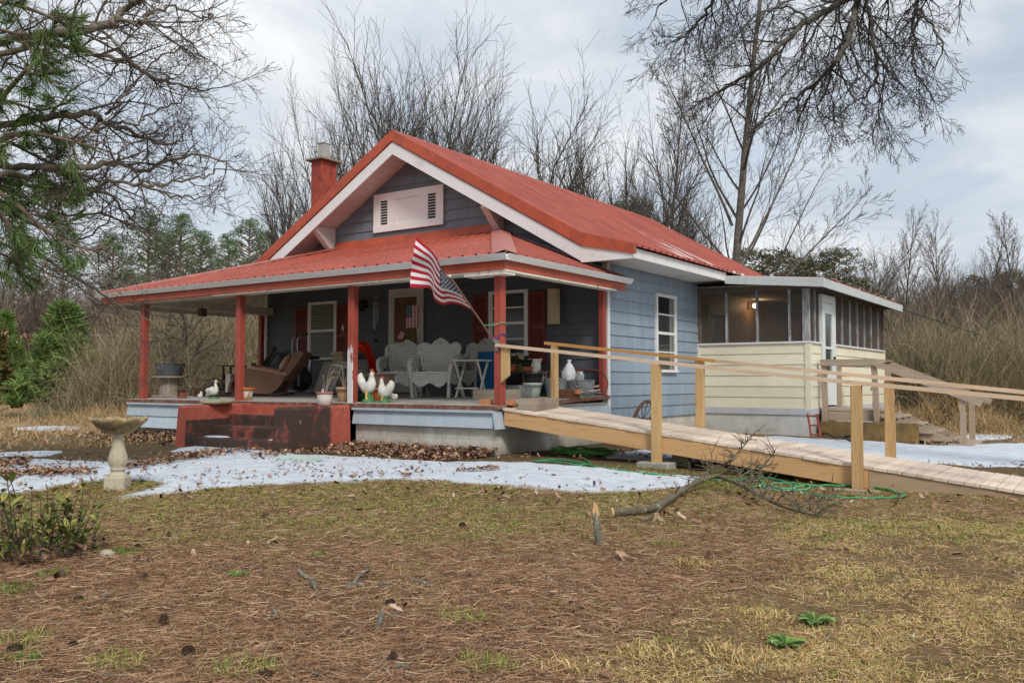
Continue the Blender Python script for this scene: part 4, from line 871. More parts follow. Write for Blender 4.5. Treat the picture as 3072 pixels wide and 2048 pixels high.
# --- upholstered recliner, facing left
loc = fu(800, 11.25); t = thing('recliner', loc, 'worn brown upholstered rocking recliner with dark scrolled wooden arms and a cushion', 'armchair')
class RB(MB):  # parts of a thing turned on its base before linking
    ang = 0.
    def build(s, *a, **k):
        c, q = math.cos(s.ang), math.sin(s.ang); s.v = [(loc[0]+(x-loc[0])*c-(y-loc[1])*q, loc[1]+(x-loc[0])*q+(y-loc[1])*c, z) for x, y, z in s.v]
        return MB0.build(s, *a, **k)
MB0 = MB; MB = RB; RB.ang = R(30)
def pr_(poly, y0, y1): mb = MB(); mb.prism([(loc[0]+x, loc[1]+y0, loc[2]+z) for x, z in poly], (0, y1-y0, 0)); return mb
side = [(-.49, .25), (-.46, .37), (-.36, .47), (-.22, .53), (.1, .475), (.46, .38), (.40, .24), (.30, .12), (.18, .055), (-.08, .05), (-.34, .12)]
for y0 in (-.32, .27): pr_(side, y0, y0+.06).build('side_panel', UPHO, t)
pr_([(-.44, .22), (-.40, .42), (.25, .36), (.35, .2), (.2, .12), (-.3, .16)], -.26, .27).build('seat', UPHO, t)
pr_([(.30, .30), (.44, .30), (.80, .80), (.74, .85), (.63, .83)], -.27, .28).build('backrest', UPHO, t)
for y in (-.30, .30):
    mb = MB(); P = smooth([(loc[0]+x, loc[1]+y, loc[2]+z) for x, z in ((-.62, .10), (-.58, .25), (-.50, .37), (-.40, .46), (-.33, .53), (-.36, .60), (-.41, .62))], 4); mb.tube(P, .035, 8, flat=.9); mb.build('scroll_arm_front', BRNW, t)
    mb = MB(); mb.bar((loc[0]-.25, loc[1]+y, loc[2]+.56), (loc[0]+.50, loc[1]+y, loc[2]+.41), .10, .055); mb.build('arm_pad', UPHL, t)
    mb = MB(); P = smooth([(loc[0]+x, loc[1]+y*.85, loc[2]+z) for x, z in ((-.5, .05), (-.2, .02), (.15, .015), (.45, .06))], 4); mb.tube(P, .022, 6); mb.build('rocker', BRNW, t)
mb = MB(); mb.ell((0, 0, 0), (.09, .24, .21), 14, 10); mb.xf((loc[0]+.40, loc[1]-.03, loc[2]+.62), 0, 0, 1., 0, R(32)); put(mb, 'cushion', UPHL, (loc[0]+.4, loc[1], loc[2]+.6), 'faded tan and white cushion propped on the seat of the brown recliner', 'cushion')
mb = MB(); x = loc[0]-.66; mb.bbox(x-.04, x+.06, loc[1]-.28, loc[1]+.2, loc[2]+.08, loc[2]+.42); put(mb, 'footrest_board', GREYP, (x, loc[1], loc[2]), 'pale grey padded board upright at the front of the brown recliner', 'board')
# --- adirondack chair behind
RB.ang = R(38); loc = fu(752, 12.3); t = thing('wooden_garden_chair', loc, 'dark weathered wooden slat back garden chair behind the recliner', 'chair')
DW = wood('dark_weathered_slats', (.13, .095, .07), (.045, .03, .022), 2, .85, 1.2, .2)
for i in range(6):
    a = i-2.5; mb = MB(); mb.bar((loc[0]+.02, loc[1]+a*.085, loc[2]+.26), (loc[0]+.50, loc[1]+a*.115, loc[2]+1.0-.03*abs(a)**1.6), .085, .02, (1, 0, -.6)); mb.build('back_slat', DW, t)
for i in range(5):
    x = loc[0]-.5+.11*i; mb = MB(); mb.box(x, x+.095, loc[1]-.27, loc[1]+.27, loc[2]+.37-.025*i, loc[2]+.39-.025*i); mb.build('seat_slat', DW, t)
for y in (-.33, .33):
    mb = MB(); mb.bar((loc[0]-.62, loc[1]+y, loc[2]+.58), (loc[0]+.24, loc[1]+y, loc[2]+.56), .13, .022); mb.build('arm', DW, t)
    mb = MB(); mb.bar((loc[0]-.5, loc[1]+y*.9, loc[2]), (loc[0]-.5, loc[1]+y*.9, loc[2]+.57), .09, .025, (1, 0, 0)); mb.bar((loc[0]-.5, loc[1]+y*.86, loc[2]+.35), (loc[0]+.4, loc[1]+y*.86, loc[2]+.03), .025, .11); mb.build('leg', DW, t)
# --- exercise bike
RB.ang = R(10); loc = fu(905, 12.3); t = thing('exercise_bike', loc, 'black exercise bike with fan wheel and two tall moving handles under the left window', 'exercise bike')
mb = MB(); c = (loc[0]-.02, loc[1], loc[2]+.30)
for r in (.10, .16, .22, .27): mb.tube([(c[0]+r*math.cos(a), c[1]-.05, c[2]+r*math.sin(a)) for a in np.linspace(0, TAU, 25)], .007, 4, False)
for i in range(16): a = TAU*i/16; mb.tube([(c[0]+.04*math.cos(a), c[1]-.04, c[2]+.04*math.sin(a)), (c[0]+.27*math.cos(a), c[1]-.05, c[2]+.27*math.sin(a))], .005, 4)
mb.lathe((0, 0, 0), [(.0, -.03), (.25, -.03), (.26, 0), (.25, .03), (0, .03)], 20); 
n0 = len(mb.v)-5*20
for i in range(n0, len(mb.v)): q = mb.v[i]; mb.v[i] = (c[0]+q[0], c[1]+q[2], c[2]+q[1])
mb.build('fan_wheel', BLACK, t)
mb = MB(); mb.box(loc[0]-.35, loc[0]-.30, loc[1]-.25, loc[1]+.25, loc[2], loc[2]+.04); mb.box(loc[0]+.35, loc[0]+.40, loc[1]-.25, loc[1]+.25, loc[2], loc[2]+.04); mb.bar((loc[0]-.33, loc[1], loc[2]+.04), (loc[0]+.37, loc[1], loc[2]+.06), .05, .06); mb.bar((loc[0]+.12, loc[1], loc[2]+.06), (loc[0]+.22, loc[1], loc[2]+.68), .05, .05, (0, 1, 0)); mb.build('bike_frame', METAL, t)
mb = MB(); mb.ell((loc[0]+.26, loc[1], loc[2]+.72), (.17, .12, .04)); mb.build('saddle', BLACK, t)
for y, dx in ((.16, -.38), (-.16, .0)):
    mb = MB(); P = smooth([(loc[0]+dx+.05, loc[1]+y, loc[2]+.15), (loc[0]+dx+.02, loc[1]+y, loc[2]+.7), (loc[0]+dx+.01, loc[1]+y, loc[2]+1.06), (loc[0]+dx+.10, loc[1]+y, loc[2]+1.17)], 4); mb.tube(P, .016, 6); h_ = mb.build('handle_bar', METAL, t)
    mb = MB(); mb.tube([(loc[0]+dx+.09, loc[1]+y, loc[2]+1.165), (loc[0]+dx+.25, loc[1]+y, loc[2]+1.19)], .026, 8); mb.build('grip', BLACK, h_)
MB = MB0
# --- grey board with trestle leaning
pA, pB = fu(945, 12.0), fu(1040, 12.0); z0 = pA[2]
t = thing('trestle_board', ((pA[0]+pB[0])/2, 12.0, z0), 'pale grey board on an open pointed trestle standing behind the flower pots', 'board')
mb = MB(); mb.prism([(pA[0], 11.95, z0+.04), (pB[0]-.3, 11.95, z0+.04), (pB[0]-.09, 12.02, z0+.50), (pB[0]+.08, 12.02, z0+.08), (pB[0]+.1, 12.05, z0+.64), (pA[0]+.18, 12.05, z0+.64)], (0, .03, 0)); mb.build('panel', GREYP, t)
for q in (-.34, .08): mb = MB(); mb.bar((pB[0]+q, 11.90, z0), (pB[0]-.09, 11.98, z0+.55), .045, .03, (0, 1, 0)); mb.build('trestle_leg', surf('pale_trestle_wood', (.42, .40, .36), .8, .12, 4, .3, 40), t)
mb = MB(); q = on_y(1025, 1062, 12.6); mb.bbox(q[0]-.17, q[0]+.17, 12.45, 12.75, q[2]-.02, q[2]+.04); mb.box(q[0]-.15, q[0]+.15, 12.5, 12.74, FZ(12.6), q[2]-.02); put(mb, 'side_cabinet', PALEW, (q[0], 12.6, FZ(12.6)), 'small cabinet with a bare wood top below the left red shutter', 'cabinet')
# --- cabinet and the orange cloth over it
q = on_y(1092, 1120, 12.2); z0 = FZ(12.2)
mb = MB(); mb.bbox(q[0]-.30, q[0]+.16, 12.15, 12.5, z0, z0+.66); mb.box(q[0]-.26, q[0]+.12, 12.138, 12.149, z0+.06, z0+.60); put(mb, 'storage_box', surf('grey_brown_box', (.16, .14, .12), .8, .15, 4, .3, 30), (q[0], 12.3, z0), 'grey brown upright storage box behind the orange cloth and porch post', 'box')
mb = MB(); vs = []; nu, nv = 14, 22
for j in range(nv):
    s = j/(nv-1)
    for i in range(nu):
        w = i/(nu-1)-.5; A = np.array(on_y(1074+30*min(s*1.8, 1)+26*max(0, s-.3), 1032+22*s+(max(0, s-.3))*108, 12.02-.05*math.sin(w*9+s*3)))
        off = np.array([.22*w*(1-.35*s), -.03*math.sin(w*11+2*s)-.04*math.cos(w*5), .17*w*(.8 if s < .4 else .15)]); vs.append(A+off)
mb.add(vs, [(j*nu+i, j*nu+i+1, (j+1)*nu+i+1, (j+1)*nu+i) for j in range(nv-1) for i in range(nu-1)], True)
put(mb, 'orange_cloth', ORANGE, on_y(1092, 1060, 12.1), 'bright orange red jacket slung over the storage box beside the porch post', 'jacket')
# --- pots
def pot(name, loc, r0, r1, h, mat, label, rim=None, rimmat=None, ribs=0, fill=SOIL, group='pots and buckets on the porch', cat='flower pot', rimh=.2):
    t = thing(name, loc, label, cat, group); w = (lambda a, k, r: (r*(1+.02*math.cos(ribs*a)), 0)) if ribs else None
    rim = rim or 1.0
    mb = MB(); mb.lathe(loc, [(r0*.9, 0), (r0, .004), (r0+(r1-r0)*.5, h*.5), (r1*.98, h*(1-rimh))]+([] if rimmat else [(r1*rim, h*(1-rimh)), (r1*rim*1.02, h), (r1*.9, h), (r1*.8, h*.85)]), 24, w); mb.build('pot_body', mat, t)
    if rimmat: mb = MB(); mb.lathe(loc, [(r1*.97, h*(1-rimh)-.003), (r1*rim, h*(1-rimh)), (r1*rim*1.03, h), (r1*.92, h), (r1*.85, h*.82)], 24); mb.build('rim', rimmat, t)
    if fill: mb = MB(); mb.lathe(loc, [(0, h*.86), (r1*.86, h*.86)], 20); mb.build('soil', fill, t)
    return t
TWIG = surf('pale_dry_stems', (.40, .33, .23), .9, .2, 8, .2, 30)
def twigs(t, loc, h, n, seed, spread=.5, mat=TWIG, name='dry_stems'):
    rr = random.Random(seed); mb = MB()
    for i in range(n):
        a = rr.uniform(0, TAU); l = h*rr.uniform(.5, 1); b = spread*l*rr.uniform(.4, 1.2)
        P = smooth([loc, (loc[0]+.25*b*math.cos(a), loc[1]+.25*b*math.sin(a), loc[2]+.55*l), (loc[0]+.7*b*math.cos(a), loc[1]+.6*b*math.sin(a), loc[2]+.95*l), (loc[0]+1.25*b*math.cos(a+.3), loc[1]+1.1*b*math.sin(a+.3), loc[2]+.85*l)], 4); mb.tube(P, [.0045*(1-.6*k/len(P)) for k in range(len(P))], 4, False)
    mb.build(name, mat, t)
def stickflag(t, loc, h=.16):
    mb = MB(); mb.tube([loc, (loc[0], loc[1], loc[2]+h)], .004, 5); o = mb.build('flag_stick', PALEW, t)
    mb = MB()
    for i in range(7):
        mb.m = 0 if i % 2 == 0 else 1; x = loc[0]-.03+.0085*i; mb.add([(x, loc[1]-.012*(i % 2), loc[2]), (x+.0085, loc[1]-.012*((i+1) % 2), loc[2]), (x+.0085*.8, loc[1], loc[2]+h*.55), (x, loc[1], loc[2]+h*.55)], [(0, 1, 2, 3)])
    mb.m = 2; mb.add([(loc[0]-.03, loc[1]-.004, loc[2]+h*.55), (loc[0]+.03, loc[1], loc[2]+h*.55), (loc[0]+.012, loc[1], loc[2]+h*.98), (loc[0]-.01, loc[1], loc[2]+h*.98)], [(0, 1, 2, 3)])
    mb.build('small_flag', [FRED, FWHITE, FBLUE], t)
FRED = surf('flag_red', (.46, .012, .028), .75, .1, 6, .2, 60); FWHITE = surf('flag_white', (.74, .73, .73), .75, .05, 6, .2, 60); FBLUE = surf('flag_blue', (.022, .045, .10), .75, .15, 6, .2, 60)
l = fu(741, 9.98); t = pot('flower_pot', l, .082, .115, .215, DISTR, 'flaking white and orange clay pot beside the second porch post', 1.12, surf('orange_pot_rim', (.45, .13, .03), .75, .2, 9, .3, 50, stain=(.55, .5, .45), sscale=9, sthr=.62, ssoft=.03), rimh=.22); stickflag(t, (l[0]-.05, l[1]-.03, l[2]+.16), .19)
l = (-9.70, 9.2, .638); l = (on_z(974, 1215, .64)[0], on_z(974, 1215, .64)[1], .64)
t = pot('flower_pot', l, .105, .122, .20, WHPOT, 'white plastic pot with reddish rim and bare arching stems at the top of the steps', 1.06, surf('faded_red_rim', (.38, .16, .12), .7, .1, 5, .1, 30), rimh=.14); stickflag(t, (l[0]-.02, l[1]-.02, l[2]+.17), .15); twigs(t, (l[0]+.02, l[1], l[2]+.16), .52, 7, 4, .9)
l = fu(1031, 10.02); t = pot('flower_pot', l, .085, .12, .23, TAN, 'tan ribbed plastic pot with dead stalks beside the peeling porch post', 1.06, None, 20); twigs(t, (l[0], l[1], l[2]+.18), .42, 9, 8, 1.0)
l = fu(1082, 10.2); pot('flower_pot', l, .09, .12, .20, surf('dark_green_pot', (.02, .06, .03), .5, .1, 5, .1, 30), 'dark green pot half hidden behind the porch post next to the rooster', 1.05)
# --- rooster, hen, geese
def bird(name, loc, path, rad, flip, label, parts, cat):
    t = thing(name, loc, label, cat, 'painted poultry statues'); s = -1 if flip else 1
    W = lambda x, y, z: (loc[0]+s*x, loc[1]+y, loc[2]+z)
    P = smooth([W(x, 0, z) for x, z in path], 4); r = np.interp(np.linspace(0, len(rad)-1, len(P)), range(len(rad)), rad)
    mb = MB(); mb.tube(P, r, 12, flat=.85); mb.build('body', STATW, t); parts(t, W); return t
def rooster_parts(t, W, k=1.):
    mb = MB(); mb.lathe(W(0.0, 0, 0), [(.115*k, 0), (.11*k, .03*k), (.06*k, .06*k), (.045*k, .15*k), (0, .16*k)], 14); mb.build('green_base', STATG, t)
    for y in (.045*k, -.045*k):
        mb = MB(); mb.tube([W(-.0, y, .19*k), W(.005, y*1.3, .10*k), W(.02, y*1.5, .03*k), W(.07*k, y*1.5, .012)], [.03*k, .016*k, .02*k, .012*k], 7); mb.build('leg', STATY, t)
    hx, hz = .068*k, .455*k
    mb = MB(); mb.prism([W(hx-.045*k, -.006, hz+.02*k), W(hx-.03*k, -.006, hz+.055*k), W(hx-.01*k, -.006, hz+.04*k), W(hx+.005*k, -.006, hz+.062*k), W(hx+.018*k, -.006, hz+.035*k), W(hx+.035*k, -.006, hz+.03*k), W(hx+.02*k, -.006, hz)], (0, .012, 0)); mb.ell(W(hx+.022*k, 0, hz-.05*k), (.012*k, .012*k, .025*k)); mb.build('comb', STATR, t)
    mb = MB(); mb.tube([W(hx+.02*k, 0, hz), W(hx+.062*k, 0, hz-.008*k)], [.014*k, .002], 6); mb.build('beak', STATY, t)
RP = [(-.155, .445), (-.18, .39), (-.165, .33), (-.115, .265), (-.05, .225), (.02, .235), (.055, .295), (.06, .37), (.062, .43), (.068, .47)]
RRd = [.02, .062, .072, .070, .090, .098, .080, .050, .036, .018]
bird('rooster_statue', fu(1106, 9.95), RP, RRd, False, 'large white painted rooster statue with red comb facing right at the porch edge', rooster_parts, 'statue')
HP = [(-.11, .33), (-.13, .29), (-.115, .24), (-.075, .19), (-.02, .165), (.03, .175), (.055, .22), (.062, .28), (.066, .335), (.07, .37)]
bird('hen_statue', fu(1154, 9.98), HP, [.018, .055, .066, .068, .088, .092, .068, .040, .028, .014], True, 'white painted hen statue on a green base facing left beside the rooster', lambda t, W: rooster_parts(t, W, .78), 'statue')
def goose_parts(t, W):
    mb = MB(); mb.lathe(W(.02, 0, 0), [(.10, 0), (.095, .02), (.05, .035), (0, .04)], 14); mb.build('green_base', STATG, t)
    mb = MB(); mb.tube([W(.075, 0, .315), W(.125, 0, .300)], [.018, .008], 6); mb.build('beak', STATY, t)
    mb = MB(); mb.ell(W(-.05, -.062, .15), (.10, .02, .045)); mb.ell(W(-.05, .062, .15), (.10, .02, .045)); mb.build('wing', STATW, t)
bird('goose_statue', fu(640, 10.2), [(-.22, .05), (-.17, .075), (-.10, .12), (-.02, .14), (.05, .145), (.075, .19), (.062, .24), (.058, .28), (.075, .315), (.09, .31)], [.012, .035, .068, .085, .075, .045, .028, .024, .032, .018], False, 'white goose statue with long neck on a pale green base at the porch edge', goose_parts, 'statue')
bird('duckling_statue', fu(600, 10.1), [(-.06, .05), (-.03, .055), (.02, .06), (.03, .085), (.035, .11), (.05, .115)], [.01, .035, .04, .026, .028, .012], False, 'small white duckling statue sitting left of the goose', lambda t, W: None, 'statue')
mb = MB(); l = fu(1180, 10.15); P = smooth([(l[0]-.09, l[1], l[2]+.12), (l[0]-.03, l[1], l[2]+.09), (l[0]+.03, l[1], l[2]+.07), (l[0]+.06, l[1], l[2]+.12)], 4); mb.tube(P, [.01, .02, .035, .045, .05, .05, .045, .045, .04, .04, .035, .03, .02][:len(P)], 8); put(mb, 'cat_statue', STATW, l, 'small pale crouching figure just right of the white hen', 'statue')
# brown boxes behind hen
l = fu(1138, 10.8); mb = MB(); mb.bbox(l[0]-.16, l[0]+.16, l[1]-.1, l[1]+.2, l[2]+.22, l[2]+.40); mb.bbox(l[0]-.18, l[0]+.18, l[1]-.12, l[1]+.22, l[2]+.40, l[2]+.43); mb.box(l[0]-.14, l[0]+.14, l[1]-.08, l[1]+.18, l[2], l[2]+.22); put(mb, 'window_planter', surf('dusty_pink_planter', (.24, .145, .115), .8, .1, 4, .2, 30), l, 'dusty pink brown planter box behind the rooster and hen', 'planter')
l = fu(1133, 10.45); pot('flower_pot', l, .10, .13, .2, surf('orange_clay', (.33, .11, .03), .7, .2, 5, .2, 30), 'orange clay pot standing low between rooster and hen', 1.05)
# --- left end: spool table, tub, birdhouse, trough, brush
l = fu(508, 10.5); t = thing('cable_spool_table', l, 'grey weathered wooden cable spool used as a table at the left end of the porch', 'table')
for z in (0, .375): mb = MB(); mb.lathe((l[0], l[1], l[2]+z), [(.0, 0), (.33, 0), (.335, .01), (.33, .035), (0, .036)], 28, smooth=False); mb.build('flange', GREYW, t)
mb = MB()
for i in range(14):
    a0, a1 = TAU*i/14, TAU*(i+.94)/14; r = .185; mb.prism([(l[0]+r*math.cos(a0), l[1]+r*math.sin(a0), l[2]+.036), (l[0]+r*math.cos(a1), l[1]+r*math.sin(a1), l[2]+.036), (l[0]+(r-.025)*math.cos(a1), l[1]+(r-.025)*math.sin(a1), l[2]+.036), (l[0]+(r-.025)*math.cos(a0), l[1]+(r-.025)*math.sin(a0), l[2]+.036)], (0, 0, .339))
mb.build('drum', GREYZ, t)
def tub(name, l, r0, r1, h, mat, label, cat='tub', oval=1., handles=True, grp='zinc tubs and buckets'):
    t = thing(name, l, label, cat, grp)
    pf = [(r0*.98, 0), (r0, .01)]+[x for k in range(1, 8) for x in ((r0+(r1-r0)*(k-.3)/8, h*(k-.3)/8), (r0+(r1-r0)*k/8+.004, h*k/8))]+[(r1, h*.97), (r1+.012, h), (r1-.004, h-.006), (r0*.95, .05), (0, .05)]
    mb = MB(); mb.lathe(l, pf, 32)
    if oval != 1: mb.v = [(l[0]+(x-l[0])*oval, y, z) for x, y, z in mb.v]
    mb.build('tub_body', mat, t)
    if handles:
        for s in (0, 1):
            mb = MB(); a0 = -math.pi/2+.35+math.pi*s; rr_ = r1*.97; P = [(l[0]+oval*(rr_+.015)*math.cos(a0+.16*math.sin(q)), l[1]+(rr_+.015)*math.sin(a0+.16*math.sin(q)), l[2]+h*.72+.045*math.cos(q)) for q in np.linspace(0, TAU, 13)]; mb.tube(P, .007, 5, False); mb.build('handle', METAL, t)
    return t
tub('wash_tub', (l[0], l[1], l[2]+.412), .225, .285, .245, DGALV, 'dark dull zinc wash tub standing on the cable spool table')
l = fu(546, 10.15); t = thing('birdhouse', l, 'little red wooden birdhouse with a round hole on the porch floor beside the spool', 'birdhouse')
mb = MB(); mb.bbox(l[0]-.065, l[0]+.065, l[1]-.065, l[1]+.065, l[2], l[2]+.145); mb.build('house_box', surf('faded_red_birdhouse', (.22, .08, .055), .8, .2, 8, .3, 40), t)
mb = MB(); mb.prism([(l[0]-.09, l[1]-.10, l[2]+.145), (l[0]+.10, l[1]-.10, l[2]+.145), (l[0]+.10, l[1]+.09, l[2]+.165), (l[0]-.09, l[1]+.09, l[2]+.165)], (0, 0, .016)); mb.build('lid', BRNW, t)
mb = MB(); mb.lathe((0, 0, 0), [(0, 0), (.024, 0), (.024, .006), (0, .006)], 14); mb.v = [(l[0]+a, l[1]-.066-c, l[2]+.075+b*1.3) for a, b, c in mb.v]; mb.build('entrance_hole', BLACK, t)
def crate(name, loc, lx, ly, h, rz, mat, label, cat='planter', soil=True):
    t = thing(name, loc, label, cat, 'wooden planter boxes')
    for (a, b, c, d) in ((-lx/2, lx/2, -ly/2, -ly/2+.022), (-lx/2, lx/2, ly/2-.022, ly/2), (-lx/2, -lx/2+.022, -ly/2+.023, ly/2-.023), (lx/2-.022, lx/2, -ly/2+.023, ly/2-.023)):
        mb = MB(); mb.bbox(a, b, c, d, 0, h/2-.002, .003); mb.bbox(a, b, c, d, h/2+.001, h, .003); mb.xf(loc, rz); mb.build('side_board', mat, t)
    mb = MB(); mb.box(-lx/2+.022, lx/2-.022, -ly/2+.022, ly/2-.022, .01, h*.8); mb.xf(loc, rz); mb.build('soil', SOIL, t); return t
crate('planter_box', fu(665, 10.9), 1.45, .25, .17, 0, BRNW, 'long dark stained wooden trough behind the goose')
rr = random.Random(12); mb = MB(); l = fu(665, 10.85)
for i in range(70):
    a = rr.uniform(-.5, .5); c = np.array([l[0]+rr.uniform(-.35, .45), l[1]+rr.uniform(-.15, .15), l[2]+rr.uniform(.05, .30)]); L_ = rr.uniform(.15, .4); d = np.array([math.cos(a), rr.uniform(-.4, .4), math.sin(a)*.7])
    mb.tube(smooth([c-d*L_, c+np.array([0, 0, rr.uniform(-.05, .05)]), c+d*L_], 3), rr.uniform(.004, .012), 5)
put(mb, 'stick_pile', BARKD, l, 'tangled pile of dark sticks heaped in the trough behind the goose', 'stick pile')
l = tuple(on_z(553, 1200, .645)); l = (-11.95, 8.98, .642); mb = MB(); mb.lathe(l, [(.20, 0), (.24, .012), (.25, .035), (.235, .06), (.20, .064), (.17, .045), (0, .04)], 32, lambda a, k, r: (r*(1+.012*math.cos(24*a)), 0)); put(mb, 'stone_basin', surf('yellowed_cast_stone', (.42, .37, .23), .9, .15, 6, .4, 40, stain=(.22, .2, .13), sscale=6), l, 'round shallow cast stone basin with rope edge on the left step wall', 'basin')
# --- right end: tubs, buckets, table, boxes
crate('planter_box', fpt(-8.05, 11.25), .72, .24, .155, R(12), GREYW, 'weathered wooden planter box standing on the porch behind the corner post', soil=False)
l = (-6.72, 10.35, dz(-6.6)+.004); t = crate('planter_box', (-6.72, 10.40, dz(-6.45)+.0), .26, .98, .175, R(14), GREYW, 'weathered wooden planter box standing at the top of the ramp')
tub('wash_tub', fpt(-8.05, 11.95), .22, .27, .20, GALV, 'round ribbed zinc tub behind the corner post and planter box', oval=1.1)
tub('wash_tub', fpt(-7.55, 12.22), .16, .215, .30, GALV, 'tall zinc bucket standing left of the ramp post beside the pale green bucket', 'bucket')
tub('wash_tub', fpt(-7.22, 12.42), .20, .235, .27, GALV, 'zinc tub with a ring handle behind the far ramp post')
l = fpt(-7.86, 11.98); pot('bucket', l, .115, .155, .235, MINT, 'pale green plastic bucket on the porch left of the ramp post', 1.03, None, fill=None, cat='bucket')
pot('flower_pot', (l[0], l[1], l[2]+.20), .12, .16, .20, BLACK, 'black plastic pot stacked inside the pale green bucket', 1.05)
mb = MB(); a = fpt(-8.12, 12.2); mb.tube([(a[0], a[1], a[2]+.02), (a[0]-.06, a[1]+.02, a[2]+.3), (a[0]-.09, a[1]+.03, a[2]+.48)], [.035, .03, .045], 8); put(mb, 'wooden_post_stub', surf('reddish_old_wood', (.22, .10, .06), .8, .2, 6, .3, 30), a, 'short reddish wooden post stub beside the pale green bucket', 'post')
mb = MB(); q = on_y(1470, 1080, 12.1); mb.lathe((q[0], 12.1, FZ(12.1)), [(.17, 0), (.19, .02), (.21, q[2]+.13-FZ(12.1)), (.22, q[2]+.135-FZ(12.1)), (.19, q[2]+.12-FZ(12.1)), (.17, .1), (0, .1)], 24); put(mb, 'blue_barrel', BLUEP, (q[0], 12.1, FZ(12.1)), 'blue plastic barrel behind the tray table beside the corner post', 'barrel')
tz = on_y(1590, 1113, 12.35)[2]; xa, xb = on_y(1528, 1113, 12.35)[0], on_y(1668, 1113, 12.35)[0]
t = thing('potting_table', ((xa+xb)/2, 12.4, FZ(12.4)), 'dark potting table crowded with pots under the right window', 'table')
mb = MB(); mb.box(xa-.05, xb, 12.15, 12.72, tz-.03, tz); mb.build('table_top', BRNW, t)
for x in (xa, xb-.06):
    for y in (12.18, 12.66): mb = MB(); mb.box(x, x+.045, y, y+.045, FZ(y), tz-.031); mb.build('leg', BRNW, t)
def on_table(u, y=12.3): p = on_y(u, 1100, y); return (p[0], y, tz)
l = on_table(1607, 12.28); t = thing('enamel_pitcher', l, 'white enamel pitcher with curved handle on the potting table', 'pitcher')
mb = MB(); mb.lathe(l, [(.075, 0), (.085, .01), (.088, .1), (.078, .17), (.085, .20), (.078, .20), (.07, .16), (.07, .03), (0, .03)], 20); mb.build('jug', STATW, t)
mb = MB(); P = smooth([(l[0]-.08, l[1], l[2]+.19), (l[0]-.14, l[1], l[2]+.20), (l[0]-.15, l[1], l[2]+.12), (l[0]-.085, l[1], l[2]+.06)], 4); mb.tube(P, .009, 6); mb.build('handle', STATW, t)
mb = MB(); mb.tube([(l[0]+.07, l[1], l[2]+.15), (l[0]+.12, l[1], l[2]+.21)], [.03, .012], 6); mb.build('spout', STATW, t)
l = on_table(1567, 12.25); t = thing('spray_bottle', l, 'green spray bottle with yellow neck on the potting table', 'bottle')
mb = MB(); mb.lathe(l, [(.05, 0), (.055, .02), (.05, .11), (.02, .15), (.018, .17), (0, .17)], 14); mb.build('bottle_body', surf('green_bottle', (.02, .25, .06), .4, .1, 4), t)
mb = MB(); mb.lathe(l, [(.022, .165), (.022, .21), (0, .212)], 10); mb.bar((l[0]+.02, l[1], l[2]+.225), (l[0]-.06, l[1], l[2]+.235), .025, .03); mb.build('spray_head', STATY, t)
for i, (u, m, h, lab) in enumerate(((1582, TERRA, .07, 'terracotta saucer pot in front on the potting table'), (1580, BLACK, .12, 'black nursery pot standing on the terracotta saucer'), (1535, TERRA, .11, 'terracotta pot at the left end of the potting table'))):
    l = on_table(u, 12.2); pot('flower_pot', (l[0], l[1], tz+(.07 if i == 1 else 0)), .08, .11, h, m, lab, 1.06)
l = on_table(1543, 12.45); t = thing('potted_plant', l, 'half dead potted plant with yellow green leaves on the potting table', 'plant'); mb = MB(); mb.lathe(l, [(.07, 0), (.09, .12), (.07, .12), (0, .1)], 14); mb.build('pot_body', TERRA, t)
mb = MB(); rr = random.Random(4)
for i in range(60):
    a, b, r = rr.uniform(0, TAU), rr.uniform(0, .3), rr.uniform(.03, .17); c = (l[0]+r*math.cos(a), l[1]+r*math.sin(a), l[2]+.12+b*.6); s = .03; mb.add([(c[0]-s, c[1], c[2]), (c[0], c[1]-s, c[2]+rr.uniform(-.02, .02)), (c[0]+s, c[1], c[2]+rr.uniform(-.02, .02)), (c[0], c[1]+s, c[2])], [(0, 1, 2, 3)])
mb.build('leaves', leafy('table_plant_leaves', [(0, (.07, .12, .02)), (.6, (.25, .25, .05)), (1, (.4, .2, .12))]), t)
# wooden scraper board, wire rack, lanterns
l = on_table(1612, 12.16); mb = MB(); mb.bbox(l[0]-.07, l[0]+.03, 12.12, 12.14, tz-.15, tz+.0); put(mb, 'wood_block', PALEW, (l[0], 12.13, tz-.1), 'small pale wooden board hung on the front of the potting table', 'board')
l = on_table(1632, 12.1); t = thing('wire_lantern', (l[0], 12.08, tz-.12), 'small wire candle lantern with glass globe hanging below the table edge', 'lantern')
mb = MB(); mb.ell((l[0], 12.08, tz-.14), (.035, .035, .045)); mb.build('globe', GALV, t)
mb = MB()
for k in range(6): a = TAU*k/6; mb.tube([(l[0]+.06*math.cos(a), 12.08+.04*math.sin(a), tz-.02), (l[0]+.05*math.cos(a), 12.08+.035*math.sin(a), tz-.21)], .004, 4)
mb.build('wire_cage', METAL, t)
l = fpt(-7.28, 12.28); z0 = l[2]+.28; mb = MB(); nn = 16
for j in range(9): pass
mb.lathe((l[0]-.07, l[1], z0), [(.10, -.02), (.12, .05), (.11, .12), (.08, .19), (.04, .25), (.018, .28), (.04, .31), (.0, .32)], 20, lambda a, k, r: (r*(1+.10*math.sin(5*a+k)+.05*math.sin(11*a+2*k)), .0)); put(mb, 'plastic_bag', BAGW, (l[0], l[1], z0), 'knotted white plastic bag with dark print standing in the zinc tub', 'bag')
l = (l[0]+.13, l[1]+.02, z0); mb = MB(); mb.lathe(l, [(.06, -.02), (.065, .05), (.06, .09), (.04, .11), (.042, .13), (.0, .132)], 16); put(mb, 'glass_jar', glass_mat('cloudy_jar_glass', (.32, .35, .36)), l, 'cloudy glass jar with lid in the tub beside the white bag', 'jar')
